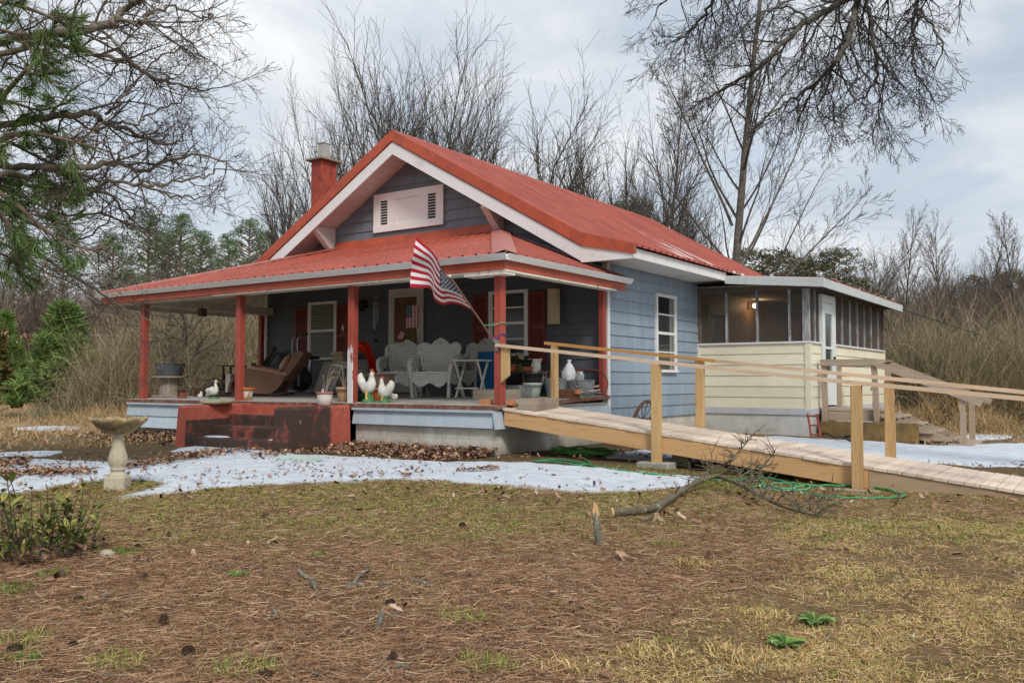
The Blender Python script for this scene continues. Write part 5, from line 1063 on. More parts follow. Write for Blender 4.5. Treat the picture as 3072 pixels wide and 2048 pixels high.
# leaning frame, bent pipe, scrap boards, orange block
l = fpt(-6.98, 12.62); t = thing('leaning_frame', l, 'dark red brown wooden cupboard door leaning in the back corner of the porch', 'board')
a = on_y(1736, 1112, 12.5); b = on_y(1752, 1168, 12.3); mb = MB(); A0 = on_y(1690, 1110, 12.6); A1 = on_y(1732, 1113, 12.6)
mb.prism([(A0[0], 12.6, A0[2]), (A1[0], 12.6, A1[2]), (A1[0]+.14, 12.3, FZ(12.3)+.1), (A0[0]+.1, 12.3, FZ(12.3)+.1)], (0, .03, .01)); mb.build('door_board', DKRED, t); mb = MB(); mb.bar((A1[0]+.015, 12.59, A1[2]), (A1[0]+.155, 12.29, FZ(12.3)+.1), .03, .04); mb.build('edge_strip', PALEW, t)
Pp = smooth([on_y(1695, 1110, 12.62), on_y(1760, 1109, 12.45), on_y(1800, 1113, 12.2), on_y(1816, 1130, 12.05), on_y(1823, 1150, 11.95), on_y(1818, 1170, 11.9), on_y(1808, 1182, 11.88)], 6); mb = MB(); mb.tube(Pp, .014, 7); put(mb, 'bent_pipe', surf('rusty_red_pipe', (.21, .06, .045), .7, .2, 8, .3, 40), fpt(-7.1, 12.1), 'rusty red bent metal pipe curving across the right end of the porch', 'pipe')
rr = random.Random(9)
for i, (u0, v0, u1, v1, y, m, lab) in enumerate(((1755, 1163, 1797, 1157, 12.45, PALEW, 'short pale board on top of the scrap wood'), (1735, 1176, 1800, 1169, 12.2, WHPOT, 'long white trim stick lying on the scrap wood'), (1745, 1172, 1815, 1180, 12.05, GREYW, 'grey stick across the porch edge near the rear post'), (1738, 1180, 1795, 1186, 11.85, surf('greenish_tool_handle', (.07, .13, .12), .6), 'blue green tool handle lying at the porch edge'), (1770, 1176, 1822, 1186, 12.3, BRNW, 'dark stick lying nearest the rear post'), (1757, 1153, 1776, 1148, 12.55, WHPOT, 'small white stick poking up behind the scrap boards'))):
    mb = MB(); p, q = on_y(u0, v0, y), on_y(u1, v1, y+.1); p[2] = max(p[2], FZ(y)+.02); q[2] = max(q[2], FZ(y)+.02); w = .09 if i == 0 else .03; mb.bar(p, q, w, .02+.01*(i == 0)); put(mb, 'scrap_wood', m, tuple(p), lab, 'scrap wood', 'scrap wood at the end of the porch')
l = fpt(-7.08, 11.80); mb = MB(); mb.bbox(l[0]-.22, l[0]+.16, l[1]-.05, l[1]+.10, l[2], l[2]+.075); mb.bbox(l[0]-.20, l[0]+.14, l[1]-.04, l[1]+.08, l[2]+.076, l[2]+.14); put(mb, 'timber_offcut', surf('red_brown_timber', (.17, .075, .04), .8, .2, 6, .3, 40), l, 'two stacked red brown timber offcuts behind the far ramp post', 'timber')
mb = MB(); l2 = (l[0]+.19, l[1]-.02, l[2]+.07); mb.bbox(l2[0]-.03, l2[0]+.03, l2[1]-.06, l2[1]+.05, l2[2], l2[2]+.065); put(mb, 'brick', BRICKO, l2, 'small orange brick on the end of the timber offcuts', 'brick')
for x, y, s, lab in ((-7.27, 9.93, (.16, .05), 'orange brick lying on the porch floor left of the corner post'), (-6.86, 9.95, (.05, .05), 'half orange brick tucked against the right side of the corner post')):
    l = fpt(x, y); mb = MB(); mb.bbox(x-s[0]/2-.03, x+s[0]/2, y-.05, y+s[1], l[2], l[2]+.07); put(mb, 'brick', BRICKO, l, lab, 'brick')
mb = MB(); l = fpt(-7.12, 11.45); mb.ell((l[0], l[1], l[2]+.025), (.04, .03, .03), noise=.2, seed=2); put(mb, 'white_stone', STATW, l, 'small white stone on the porch floor right of the ramp post', 'stone')
# --- hanging things
p = on_y(1128, 850, 12.2); q = on_y(1128, 995, 12.2); zt = cz(12.2)-.01
t = thing('wind_chime', (p[0], 12.2, q[2]), 'silver tube wind chime hanging from the porch ceiling left of the door', 'wind chime')
mb = MB(); mb.tube([(p[0], 12.2, zt), (p[0], 12.2, q[2]+.55)], .003, 4); mb.lathe((p[0], 12.2, q[2]+.53), [(.0, .02), (.06, .015), (.06, 0), (0, 0)], 14); mb.lathe((p[0], 12.2, q[2]+.62), [(.0, .03), (.03, .0), (0, 0)], 10); mb.build('hanger', PALEW, t)
for k in range(6): a = TAU*k/6; mb = MB(); L_ = .28+.04*k; mb.tube([(p[0]+.045*math.cos(a), 12.2+.045*math.sin(a), q[2]+.50), (p[0]+.045*math.cos(a), 12.2+.045*math.sin(a), q[2]+.50-L_)], .009, 7); mb.build('chime_tube', GALV, t)
mb = MB(); mb.tube([(p[0], 12.2, q[2]+.53), (p[0], 12.2, q[2]-.12)], .002, 4); mb.lathe((p[0], 12.2, q[2]-.20), [(0, 0), (.05, .01), (.04, .05), (0, .06)], 10); mb.build('clapper', BLACK, t)
p = on_y(607, 935, 10.6); t = thing('hanging_feeder', (p[0], 10.6, p[2]), 'dark little bird feeder with pale bottom hanging under the left end of the porch', 'bird feeder')
mb = MB(); mb.tube([(p[0], 10.6, p[2]), (p[0], 10.6, cz(10.6)-.01)], .004, 4); mb.build('wire', METAL, t)
mb = MB(); mb.bbox(p[0]-.065, p[0]+.065, 10.54, 10.66, p[2]-.09, p[2]+.02); mb.prism([(p[0]-.08, 10.53, p[2]+.02), (p[0]+.08, 10.53, p[2]+.02), (p[0], 10.53, p[2]+.07)], (0, .14, 0)); mb.build('feeder_box', BRNW, t)
p = on_y(1661, 866, 12.68); q = on_y(1661, 972, 12.68); t = thing('hanging_plank_house', (p[0], 12.68, q[2]), 'tall pale plank birdhouse hanging by a wire right of the right window', 'birdhouse')
mb = MB(); mb.bbox(p[0]-.09, p[0]+.09, 12.62, 12.74, q[2], p[2]); mb.build('plank_box', PALEW, t); mb = MB(); mb.bbox(p[0]-.15, p[0]-.095, 12.66, 12.74, q[2]+.02, p[2]-.04); mb.build('dark_side', surf('dark_green_strip', (.04, .045, .03), .8), t)
mb = MB(); mb.prism([(p[0]-.12, 12.60, p[2]), (p[0]+.12, 12.60, p[2]), (p[0]+.12, 12.76, p[2]+.02), (p[0]-.12, 12.76, p[2]+.02)], (0, 0, .02)); mb.build('lid', BRNW, t); mb = MB(); mb.tube([(p[0], 12.68, p[2]+.03), (p[0], 12.68, cz(12.68)-.01)], .004, 4); mb.build('wire', METAL, t)
p = on_y(1029, 988, YW-.07); t = thing('hanging_bulb_ornament', tuple(p), 'small white bulb shaped ornament hanging on the left window shutter', 'ornament'); mb = MB(); mb.lathe(tuple(p), [(0, -.05), (.02, -.02), (.035, .04), (.025, .07), (.012, .08), (.012, .10), (0, .10)], 12); mb.build('ornament_body', STATW, t)
# door decorations
yd2 = YW-.085
p0, p1 = on_y(1217, 915, yd2), on_y(1255, 982, yd2); W_ = p1[0]-p0[0]; x0_, z1_, z0_ = p0[0], p0[2], p1[2]; H_ = z1_-z0_
t = thing('door_flag', ((p0[0]+p1[0])/2, yd2, z0_), 'stars and stripes cloth hung upright on the brown screen door', 'flag')
mb = MB()
for i in range(13):
    mb.m = i % 2; xa_, xb_ = x0_+W_*i/13, x0_+W_*(i+1)/13; zt_ = z1_-H_*.55 if i < 7 else z1_-H_*.03; y_ = yd2-.006*math.sin(i*1.3); y2_ = yd2-.006*math.sin(i*1.3+1.3); mb.add([(xa_, y_, z0_), (xb_, y2_, z0_), (xb_, y2_, zt_), (xa_, y_, zt_)], [(0, 1, 2, 3)])
mb.m = 2; mb.add([(x0_-.01, yd2-.002, z1_-H_*.55), (x0_+W_*7/13, yd2-.002, z1_-H_*.55), (x0_+W_*7/13, yd2-.002, z1_), (x0_-.01, yd2-.002, z1_)], [(0, 1, 2, 3)])
mb.build('flag_cloth', [FRED, FWHITE, FBLUE], t)
def star(mb, c, ux, uz, r, off):
    c = np.array(c); ux = np.array(ux); uz = np.array(uz); vs = [c+off]
    for k in range(10): a = math.pi/2+TAU*k/10; q = r if k % 2 == 0 else r*.42; vs.append(c+ux*q*math.cos(a)+uz*q*math.sin(a)+off)
    mb.add(vs, [(0, k+1, (k+1) % 10+1) for k in range(10)])
mb = MB()
for r_ in range(9):
    for c_ in range(6 if r_ % 2 == 0 else 5): star(mb, (x0_+W_*7/13*((c_+.5 if r_ % 2 == 0 else c_+1)/6), yd2-.005, z1_-H_*.55*(r_+.7)/9.4), (1, 0, 0), (0, 0, 1), .011, np.zeros(3))
mb.build('stars', FWHITE, t)
t = thing('straw_sheaf', tuple(on_y(1225, 1010, yd2)), 'woven straw sheaf tied to the middle bar of the porch door', 'door wreath'); mb = MB(); rr = random.Random(2)
STRW = surf('dull_straw', (.22, .155, .075), .9, .3, 20, .4, 60)
for i in range(60):
    a = on_y(1214+rr.uniform(0, 34), 992+rr.uniform(0, 12), yd2); b = on_y(1224+rr.uniform(-10, 28), 1018+rr.uniform(0, 22), yd2-.05); mb.tube([a, b], .006, 4)
mb.build('straw', STRW, t)
p = on_y(1199, 1005, yd2-.03); t = thing('hand_flag', tuple(p), 'small striped hand flag stuck beside the straw sheaf on the door', 'flag'); mb = MB()
A = on_y(1201, 993, yd2-.03); B = on_y(1217, 1000, yd2-.03); C_ = on_y(1209, 1017, yd2-.05); D = on_y(1191, 1015, yd2-.05)
for i in range(9): mb.m = i % 2; f = lambda s: (A+(B-A)*s, D+(C_-D)*s); a0, d0 = f(i/9); a1, d1 = f((i+1)/9); mb.add([d0, d1, a1, a0], [(0, 1, 2, 3)])
mb.build('flag_cloth', [FRED, FWHITE], t); mb = MB(); mb.tube([on_y(1203, 975, yd2-.02), on_y(1203, 1040, yd2-.02)], .005, 5); mb.build('flag_stick', BRNW, t)
# --- the big flag on its pole
pb = np.array([-6.995, 9.775, 1.50]); pt = np.array([-6.99, 8.74, 2.335])
t = thing('flag_on_pole', tuple(pb), 'large stars and stripes flag flying from an angled pole on the corner post', 'flag')
mb = MB(); mb.tube([pb, pb+(pt-pb)*.995], .013, 8); o = mb.build('pole', surf('brown_flag_pole', (.18, .10, .07), .5, .15, 5), t); mb = MB(); mb.ell(pt, (.022, .022, .022)); mb.build('finial', STATW, o)
mb = MB(); mb.box(-7.02, -6.965, 9.765, 9.79, 1.42, 1.57); mb.tube([pb+(0, -.0, .0), pb+(pt-pb)*.09], .02, 8); mb.build('bracket', GALV, t)
Z5 = lambda u, v: (1210+u*.4128, 690+v*.4128)
bot = smooth([Z5(*q)+(0,) for q in ((506, 590), (430, 548), (345, 533), (285, 545), (225, 505), (215, 455), (190, 424), (130, 420), (48, 417))], 6)
top = smooth([Z5(*q)+(0,) for q in ((345, 352), (315, 335), (290, 300), (265, 252), (232, 185), (195, 140), (150, 100), (96, 48))], 7)
def cur(P, s): k = s*(len(P)-1); i = int(min(k, len(P)-2)); f = k-i; return P[i]*(1-f)+P[i+1]*f
fly0, fly1 = np.array(Z5(48, 417)), np.array(Z5(96, 48)); ho0, ho1 = np.array(Z5(506, 590)), np.array(Z5(345, 352))
def S(u, v):
    b, tp = cur(bot, u)[:2], cur(top, u)[:2]; fl_ = fly0+(fly1-fly0)*v+np.array([-9*math.sin(math.pi*v)*.4, 0]); ho = ho0+(ho1-ho0)*v
    c = (1-v)*b+v*tp+(1-u)*ho+u*fl_-((1-u)*(1-v)*ho0+(1-u)*v*ho1+u*(1-v)*fly0+u*v*fly1)
    y = (9.245-(9.245-8.78)*v)*(1-u)+u*9.15+.10*math.sin(u*8.5+v*1.5)*min(1, 4*u)*(1-.3*u)+.03*math.sin(9*v+5*u)*u
    return on_y(c[0], c[1], y)
NU, NV = 64, 52; mb = MB(); G = [[S(i/NU, j/NV) for i in range(NU+1)] for j in range(NV+1)]; mb.v = [tuple(p) for r_ in G for p in r_]
for j in range(NV):
    for i in range(NU):
        st_ = int(j/4); can = i < NU*.4 and j >= 24
        mb.mi.append(2 if can else (st_ % 2)); mb.sm.add(len(mb.f)); mb.f.append((j*(NU+1)+i, j*(NU+1)+i+1, (j+1)*(NU+1)+i+1, (j+1)*(NU+1)+i))
fo = mb.build('flag_cloth', [FRED, FWHITE, FBLUE], t)
mb = MB()
for r_ in range(9):
    for c_ in range(6 if r_ % 2 == 0 else 5):
        u = .4*((c_+.5) if r_ % 2 == 0 else c_+1)/6; v = .4615+.5385*(r_+.7)/9.4; c = S(u, v); du = S(u+.01, v)-c; dv = S(u, v+.01)-c; n = np.cross(du, dv); n /= np.linalg.norm(n)+1e-9
        for s in (1, -1): star(mb, c, du/np.linalg.norm(du), dv/np.linalg.norm(dv), .021, n*.004*s)
mb.build('stars', FWHITE, fo)
mb = MB(); p = pb+(pt-pb)*.30; mb.tube(smooth([p, p+(.0, .25, .02), (-6.93, 9.79, p[2]+.05), (-6.93, 9.9, p[2]+.04), (-7.06, 9.9, p[2]+.03), (-7.06, 9.79, p[2]+.02), p], 4), .006, 5); put(mb, 'green_cord', surf('mint_green_cord', (.07, .42, .20), .6), tuple(p), 'mint green cord tying the flag pole to the corner post', 'cord')
mb = MB(); z = 1.60; mb.tube(smooth([(-7.06, 9.785, z), (-6.99, 9.77, z-.03), (-6.93, 9.785, z+.05), (-6.93, 9.91, z+.03), (-7.06, 9.91, z+.01), (-7.06, 9.785, z)], 4), .008, 5); put(mb, 'purple_cord', surf('purple_cord', (.09, .06, .28), .6), (-7, 9.78, z), 'purple cord wound round the corner post above the flag bracket', 'cord')
# ------------------------------------------------------------------ ground sheet
rng = np.random.default_rng(11)
def dl(x, y): return -math.sin(YAW)*x+math.cos(YAW)*y, math.cos(YAW)*x+math.sin(YAW)*y
def xy(d, l): return -math.sin(YAW)*d+math.cos(YAW)*l, math.cos(YAW)*d+math.sin(YAW)*l
def zones(x, y):
    """what grows or lies where: dry grass, green moss and grass, pine needles, leaves by the foundation"""
    d, l = dl(x, y); q = l/np.maximum(d, .5)
    n = fbm(x*1.1, y*1.1, 21)-.5; n2 = fbm(x*.45, y*.45, 33)-.5
    edge = np.interp(d, [2.5, 3.2, 4, 5, 6.2, 8], [.02, .10, .19, .25, .29, .36])
    dry = sm(-.05, .09, q-edge+n*.30)*(1-.75*sm(6.4, 7.6, d+n*2))
    green = sm(4.7, 6.4, d+n*2.2)*(1-sm(9., 11., d))*(1-.55*sm(.12, .3, q))*np.clip(.95+n*2.2, 0, 1)
    need = np.clip(1-dry-green*.8, 0, 1)*(1-sm(8., 9.5, d))
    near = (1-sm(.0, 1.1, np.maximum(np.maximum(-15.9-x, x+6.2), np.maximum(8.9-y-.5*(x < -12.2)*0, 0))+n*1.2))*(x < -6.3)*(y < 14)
    return dry, green, need, near, n, n2
def axis(a, b, step, lo, hi, k=1.13):
    c = list(np.arange(a, b, step)); s = step; x = b
    while x < hi: c.append(x); s *= k; x += s
    s = step; x = a-step; pre = []
    while x > lo: pre.append(x); s *= k; x -= s
    return np.array(pre[::-1]+c)
gx = axis(-13, 2.5, .11, -900, 900); gy = axis(.4, 13, .11, -60, 1200)
GXm, GYm = np.meshgrid(gx, gy); gz = gh(GXm, GYm)+(fbm(GXm*3, GYm*3, 8)-.5)*.03*(np.hypot(GXm, GYm) < 14)
V = np.stack([GXm, GYm, gz], -1).reshape(-1, 3); nx, ny = len(gx), len(gy)
I = (np.arange(ny-1)[:, None]*nx+np.arange(nx-1)[None, :]).ravel(); Fq = np.stack([I, I+1, I+nx+1, I+nx], 1)
def gmat():
    k = NT('lawn_soil'); a = k.node('ShaderNodeAttribute', attribute_name='earth')
    f = k.noise(28, 8, .75); c = k.mix(1., a.outputs['Color'], k.ramp(f, [(.3, .50), (.7, 1.45)]), 'MULTIPLY')
    f2 = k.noise(6, 6, .7); c = k.mix(1., c, k.ramp(f2, [(.3, .78), (.7, 1.22)]), 'MULTIPLY')
    k.bump(k.noise(45, 8, .75), .9, .03); return k.fin(c, .95, 0, .1)
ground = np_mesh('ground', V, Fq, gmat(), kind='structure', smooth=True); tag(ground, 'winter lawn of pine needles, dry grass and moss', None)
X, Y = V[:, 0], V[:, 1]; dry, green, need, near, n, n2 = zones(X, Y); d, l = dl(X, Y)
def cmix(c, t, f): return c*(1-f[:, None])+np.array(t)[None]*f[:, None]
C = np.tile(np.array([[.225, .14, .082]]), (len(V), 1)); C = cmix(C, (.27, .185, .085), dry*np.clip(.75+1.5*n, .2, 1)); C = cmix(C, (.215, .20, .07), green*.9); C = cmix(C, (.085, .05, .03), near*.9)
C = cmix(C, (.13, .085, .052), sm(.05, .3, -n2-.05)*(d < 9)*.5)
C = cmix(C, (.155, .115, .06), sm(9, 11, d)*(1-sm(13, 17, d))*.9)
C = cmix(C, (.36, .255, .145), sm(14, 19, d)*(l < 5)); C = cmix(C, (.19, .14, .085), sm(14, 18, d)*(l > 5)*1.)
C = cmix(C, (.20, .17, .075), sm(.1, .3, n2+.1)*sm(10, 14, d)*(1-sm(19, 24, d))*(l < 0)*.7)
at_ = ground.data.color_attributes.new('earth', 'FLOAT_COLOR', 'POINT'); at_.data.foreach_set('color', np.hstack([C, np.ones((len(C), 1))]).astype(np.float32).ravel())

# ------------------------------------------------------------------ scatter helpers
def ribbons(P0, az, L, w, bend, rise, seg=2, twist=None, curl=0.):
    """N thin strips from P0, heading az, length L, lifted by rise (0 flat .. 1 upright)"""
    N = len(P0); t = np.linspace(0, 1, seg+1); out = []
    ca, sa = np.cos(az), np.sin(az)
    for s in t:
        a2 = az+bend*s; q = L*s
        cx_ = P0[:, 0]+q*np.cos(a2)*np.sqrt(np.maximum(0, 1-rise**2)); cy_ = P0[:, 1]+q*np.sin(a2)*np.sqrt(np.maximum(0, 1-rise**2)); cz_ = P0[:, 2]+q*rise*(1-curl*s)
        ww = w*(1-.75*s)/2; px, py = -np.sin(a2)*ww, np.cos(a2)*ww
        tz = 0 if twist is None else twist*ww
        out += [np.stack([cx_-px, cy_-py, cz_-tz], 1), np.stack([cx_+px, cy_+py, cz_+tz], 1)]
    V = np.stack(out, 1).reshape(-1, 3); b = np.arange(N)[:, None]*(2*(seg+1)); F = []
    for s in range(seg): F.append(b+np.array([[2*s, 2*s+1, 2*s+3, 2*s+2]]))
    return V, np.concatenate(F, 0)
def sample(N, d0, d1, prob, spread=.66, pad=.6):
    """points of the lawn, thinned by prob(x, y)"""
    xs, ys = [], []; m = 0
    for _ in range(12):
        d = np.sqrt(rng.uniform(d0**2, d1**2, N)); l = rng.uniform(-1, 1, N)*(spread*d+pad); x, y = xy(d, l); k = rng.uniform(0, 1, N) < prob(x, y, d)
        xs.append(x[k]); ys.append(y[k]); m += k.sum()
        if m >= N: break
    return np.concatenate(xs)[:N], np.concatenate(ys)[:N]
def inpoly(x, y, poly):
    x = np.asarray(x); y = np.asarray(y); r = np.zeros(x.shape, bool); n_ = len(poly); j = n_-1
    for i in range(n_):
        xi, yi = poly[i][:2]; xj, yj = poly[j][:2]; c = ((yi > y) != (yj > y)) & (x < (xj-xi)*(y-yi)/(yj-yi+1e-12)+xi); r ^= c; j = i
    return r
dp = lambda L: [gp(u*1.30612, v*1.30612) for u, v in L]
SA = dp([(-60, 1060), (100, 1054), (300, 1062), (440, 1046), (520, 1036), (640, 1042), (720, 1046), (870, 1053), (1000, 1061), (1100, 1060), (1240, 1064), (1380, 1074), (1500, 1087), (1600, 1093), (1650, 1099), (1560, 1120), (1450, 1133), (1310, 1132), (1180, 1120), (1050, 1110), (930, 1102), (700, 1110), (560, 1116), (430, 1131), (240, 1154), (300, 1129), (400, 1109), (300, 1101), (230, 1107), (160, 1113), (60, 1129), (-60, 1147)])
SA2 = dp([(385, 1036), (450, 1022), (560, 1030), (690, 1041), (600, 1046), (480, 1042), (420, 1044)])
SC = dp([(-40, 1042), (80, 1036), (150, 1036), (110, 1047), (-40, 1053)])
SB = dp([(1370, 1052), (1430, 1040), (1560, 1030), (1760, 1000), (1930, 1012), (2050, 1015), (2150, 1026), (2230, 1020), (2460, 1016), (2460, 1074), (2250, 1074), (2180, 1066), (2100, 1062), (1960, 1095), (1900, 1090), (1750, 1074), (1680, 1067), (1600, 1063), (1480, 1058)])
def snow(name, polys, res, nz, label, hmax=.011, blur=4, amp=.85, holes=()):
    al = np.array([q[:2] for p in polys for q in p]); x0_, y0_ = al.min(0)-res*8; x1_, y1_ = al.max(0)+res*8
    xs = np.arange(x0_, x1_, res); ys = np.arange(y0_, y1_, res); X, Y = np.meshgrid(xs, ys); m = np.zeros(X.shape)
    for p in polys: m = np.maximum(m, inpoly(X, Y, p))
    for p in holes: m = m*(1-inpoly(X, Y, p))
    for _ in range(2):
        for ax in (0, 1): m = sum(np.roll(m, s, ax) for s in range(-blur, blur+1))/(2*blur+1)
    f = m+(fbm(X*nz, Y*nz, 71, 5)-.5)*amp*(1.-.5*np.clip(m*2-1, 0, 1))+(fbm(X*7, Y*7, 72, 4)-.5)*.34; h = np.clip((f-.5)*3.2, 0, 1)
    Z = gh(X, Y)+(fbm(X*3, Y*3, 8)-.5)*.03*(np.hypot(X, Y) < 14)+np.where(f > .5,   .006+hmax*h**.7+.006*(fbm(X*6, Y*6, 9)-.5), -.01)
    nx_ = len(xs); keep = f > .5; any_ = keep[:-1, :-1] | keep[1:, :-1] | keep[:-1, 1:] | keep[1:, 1:]
    I = (np.arange(len(ys)-1)[:, None]*nx_+np.arange(nx_-1)[None, :])[any_]; F = np.stack([I, I+1, I+nx_+1, I+nx_], 1)
    used, inv = np.unique(F.ravel(), return_inverse=True); V = np.stack([X.ravel(), Y.ravel(), Z.ravel()], 1)[used]
    np_mesh(name, V, inv.reshape(-1, 4), SNOW, label=label, kind='stuff', smooth=True)
    def look(x, y):
        i_ = np.clip(((np.asarray(x)-xs[0])/res).astype(int), 0, len(xs)-1); j_ = np.clip(((np.asarray(y)-ys[0])/res).astype(int), 0, len(ys)-1); return f[j_, i_]*((x > xs[0]) & (x < xs[-1]) & (y > ys[0]) & (y < ys[-1]))
    return look
farp = lambda L: [at(u, 1146, dd)[:2] for u, dd in L]
SF1 = snow('snow', [SA, SA2, SC], .04, 1.7, 'old icy snow lying across the yard in front of the porch')
SF2 = snow('snow', [SB], .045, 1.5, 'old icy snow under and behind the ramp')
def insnow(x, y): q = np.maximum(SF1(x, y), SF2(x, y)); return q > .52+.20*_hash(np.floor(x*900), np.floor(y*900), 3)
def blocked(x, y):   # under the house, steps, snow
    return insnow(x, y) | ((x > -15.6) & (x < -6.9) & (y > 9.6)) | ((x > -12.1) & (x < -9.6) & (y > 8.3)) | ((x > -7) & (x < -4.7) & (y > 16.6))
def P3(x, y, dz=0.): return np.stack([x, y, gh(x, y)+dz], 1)
# pine needles
def pn(x, y, d): z = zones(x, y); return np.clip(z[2]*(1.0-.55*sm(5, 8.5, d))+.10, 0, 1)*(~blocked(x, y))*np.clip(.75+1.5*z[4], .25, 1)
x, y = sample(270000, 2.2, 9.0, pn); N = len(x)
V, F = ribbons(P3(x, y, rng.uniform(.002, .022, N)), rng.uniform(0, TAU, N), rng.uniform(.03, .115, N), rng.uniform(.0014, .0032, N), rng.normal(0, .35, N), rng.normal(.02, .10, N), 2, rng.normal(0, .6, N))
np_mesh('pine_needles', V, F, NEED, label='reddish brown fallen pine needles covering the front lawn', kind='stuff')
# dry grass: tufted, mostly on the right
def pd(x, y, d): z = zones(x, y); t = fbm(x*5, y*5, 44); return np.clip(z[0]*np.clip(.05+2.6*(t-.33), 0, 1)*np.clip(.55+2.*z[4]+1.2*z[5], .1, 1)+.13*sm(.50, .60, t), 0, 1)*(1-.3*sm(5, 8, d))*(~blocked(x, y))
x, y = sample(210000, 2.2, 9.5, pd, .66); N = len(x)
V, F = ribbons(P3(x, y, .0), rng.uniform(0, TAU, N), rng.uniform(.014, .048, N), rng.uniform(.0022, .0045, N), rng.normal(0, .6, N), np.clip(rng.normal(.42, .3, N), .02, .95), 2, rng.normal(0, .5, N), .45)
np_mesh('dry_grass', V, F, DRYG, label='yellow dry winter grass on the right of the lawn', kind='stuff')
# green grass and moss band
def pg(x, y, d): z = zones(x, y); t = fbm(x*3.5, y*3.5, 55); return np.clip(z[1]*np.clip(.2+2.4*(t-.33), 0, 1)+.10*sm(.52, .62, t), 0, 1)*(~blocked(x, y))
x, y = sample(170000, 2.4, 10.8, pg, .68); N = len(x)
V, F = ribbons(P3(x, y, .0), rng.uniform(0, TAU, N), rng.uniform(.02, .055, N), rng.uniform(.004, .008, N), rng.normal(0, .5, N), np.clip(rng.normal(.5, .25, N), .02, .95), 2, rng.normal(0, .4, N), .3)
np_mesh('green_grass', V, F, GRNG, label='short green and olive grass across the middle of the lawn', kind='stuff')
# coarse dry field grass behind, left and right of the house
def pf(x, y, d): t = fbm(x*.9, y*.9, 66); return np.clip(1.6*(t-.3), 0, 1)*(~blocked(x, y))*(1-((x > -15) & (x < -5) & (y > 9)))
x, y = sample(45000, 12, 38, pf, .66); k = (x < -13) | (x > -3.5); x, y = x[k], y[k]; N = len(x)
V, F = ribbons(P3(x, y, .0), rng.uniform(0, TAU, N), rng.uniform(.08, .26, N), rng.uniform(.010, .022, N), rng.normal(0, .5, N), np.clip(rng.normal(.6, .25, N), .05, .98), 2, rng.normal(0, .4, N), .3)
np_mesh('field_grass', V, F, STRAW, label='pale tan dry field grass beyond the yard', kind='stuff')
# ------------------------------------------------------------------ old snow
snow('snow', [farp([(-90, 66), (60, 70), (128, 76), (128, 84), (20, 84), (-90, 80)])], .4, .12, 'snow lying in the far field at the left', .05, 2)
snow('snow', [dp([(20, 982), (130, 978), (200, 982), (150, 989), (60, 988)]), dp([(130, 956), (200, 953), (300, 962), (260, 968), (150, 962)])], .12, .5, 'thin snow streaks in the tan field', .02, 2)
snow('snow', [dp([(2170, 1004), (2260, 997), (2330, 1002), (2300, 1008), (2220, 1011)])], .1, .6, 'small snow remnants at the edge of the right thicket', .02, 2)
mb = MB()
for (a, b, z, y0_, y1_) in ((-11.80, -11.25, .15, 8.56, 8.79), (-10.3, -9.87, .15, 8.58, 8.79)):
    s0 = len(mb.v); mb.ell(((a+b)/2, (y0_+y1_)/2, z-.002), ((b-a)/2, (y1_-y0_)/2, .022), 16, 6, noise=.25, seed=int(z*100))
tag(mb.build('snow', SNOW), 'thin snow left on the concrete steps', None, None, 'stuff')
# ------------------------------------------------------------------ dead leaves
def leaves(x, y, s, lift, name, mat, label, lobes=True):
    N = len(x); az = rng.uniform(0, TAU, N); tx, ty = rng.normal(0, .45, N), rng.normal(0, .45, N); cu = rng.uniform(.05, .5, N)
    base = [(-1, 0), (-.45, .42), (.1, .30), (.45, .46), (1, 0), (.45, -.46), (.1, -.30), (-.45, -.42)]
    out = []
    for (a, b) in base+[(0., 0.)]:
        lx_, ly_ = a*s, b*s; zz_ = s*cu*(abs(b)*1.3+.25*a*a)+lx_*tx+ly_*ty
        out.append(np.stack([x+lx_*np.cos(az)-ly_*np.sin(az), y+lx_*np.sin(az)+ly_*np.cos(az), gh(x, y)+lift+np.maximum(zz_+s*.35, .0)], 1))
    V = np.stack(out, 1).reshape(-1, 3); b = np.arange(N)[:, None]*9; F = np.concatenate([b+np.array([[8, i, i+1, i+2 if i < 6 else 0]]) for i in (0, 2, 4, 6)], 0)
    return np_mesh(name, V, F, mat, label=label, kind='stuff')
def uni(N, x0, x1, y0, y1): return rng.uniform(x0, x1, N), rng.uniform(y0, y1, N)
# drift of leaves against the foundation, left of the steps and round the birdbath side
a = [uni(3600, -9.75, -6.9, 8.55, 9.72), uni(2600, -14.9, -12.05, 8.1, 9.7), uni(500, -15.9, -14.5, 8.5, 9.8)]
x = np.concatenate([q[0] for q in a]); y = np.concatenate([q[1] for q in a]); k = rng.uniform(0, 1, len(x)) < np.clip((y-8.35)*1.1+.9*(fbm(x*1.5, y*1.5, 91)-.45), .02, 1); x, y = x[k], y[k]
leaves(x, y, rng.uniform(.022, .05, len(x)), rng.uniform(0, .09, len(x))*np.clip((y-8.6), 0, 1.1), 'leaf_drift', LEAF, 'drift of dead brown leaves against the porch foundation')
px_ = []
for (u0, v0, u1, v1, s_, N) in ((380, 1405, 650, 1365, 9, 420), (500, 1382, 760, 1352, 8, 260), (-30, 1395, 85, 1390, 14, 330), (-20, 1430, 270, 1420, 10, 420), (760, 1372, 1000, 1352, 8, 200), (1380, 1420, 1490, 1412, 4, 60), (950, 1440, 1300, 1425, 10, 50)):
    t = rng.uniform(0, 1, N); uu = u0+(u1-u0)*t+rng.normal(0, 12, N); vv = v0+(v1-v0)*t+rng.normal(0, s_*.6, N); px_ += [gp(a_, b_)[:2] for a_, b_ in zip(uu, vv)]
q = np.array(px_); leaves(q[:, 0], q[:, 1], rng.uniform(.02, .045, len(q)), .03, 'leaf_scatter', LEAF, 'strips of dead leaves lying on the snow')
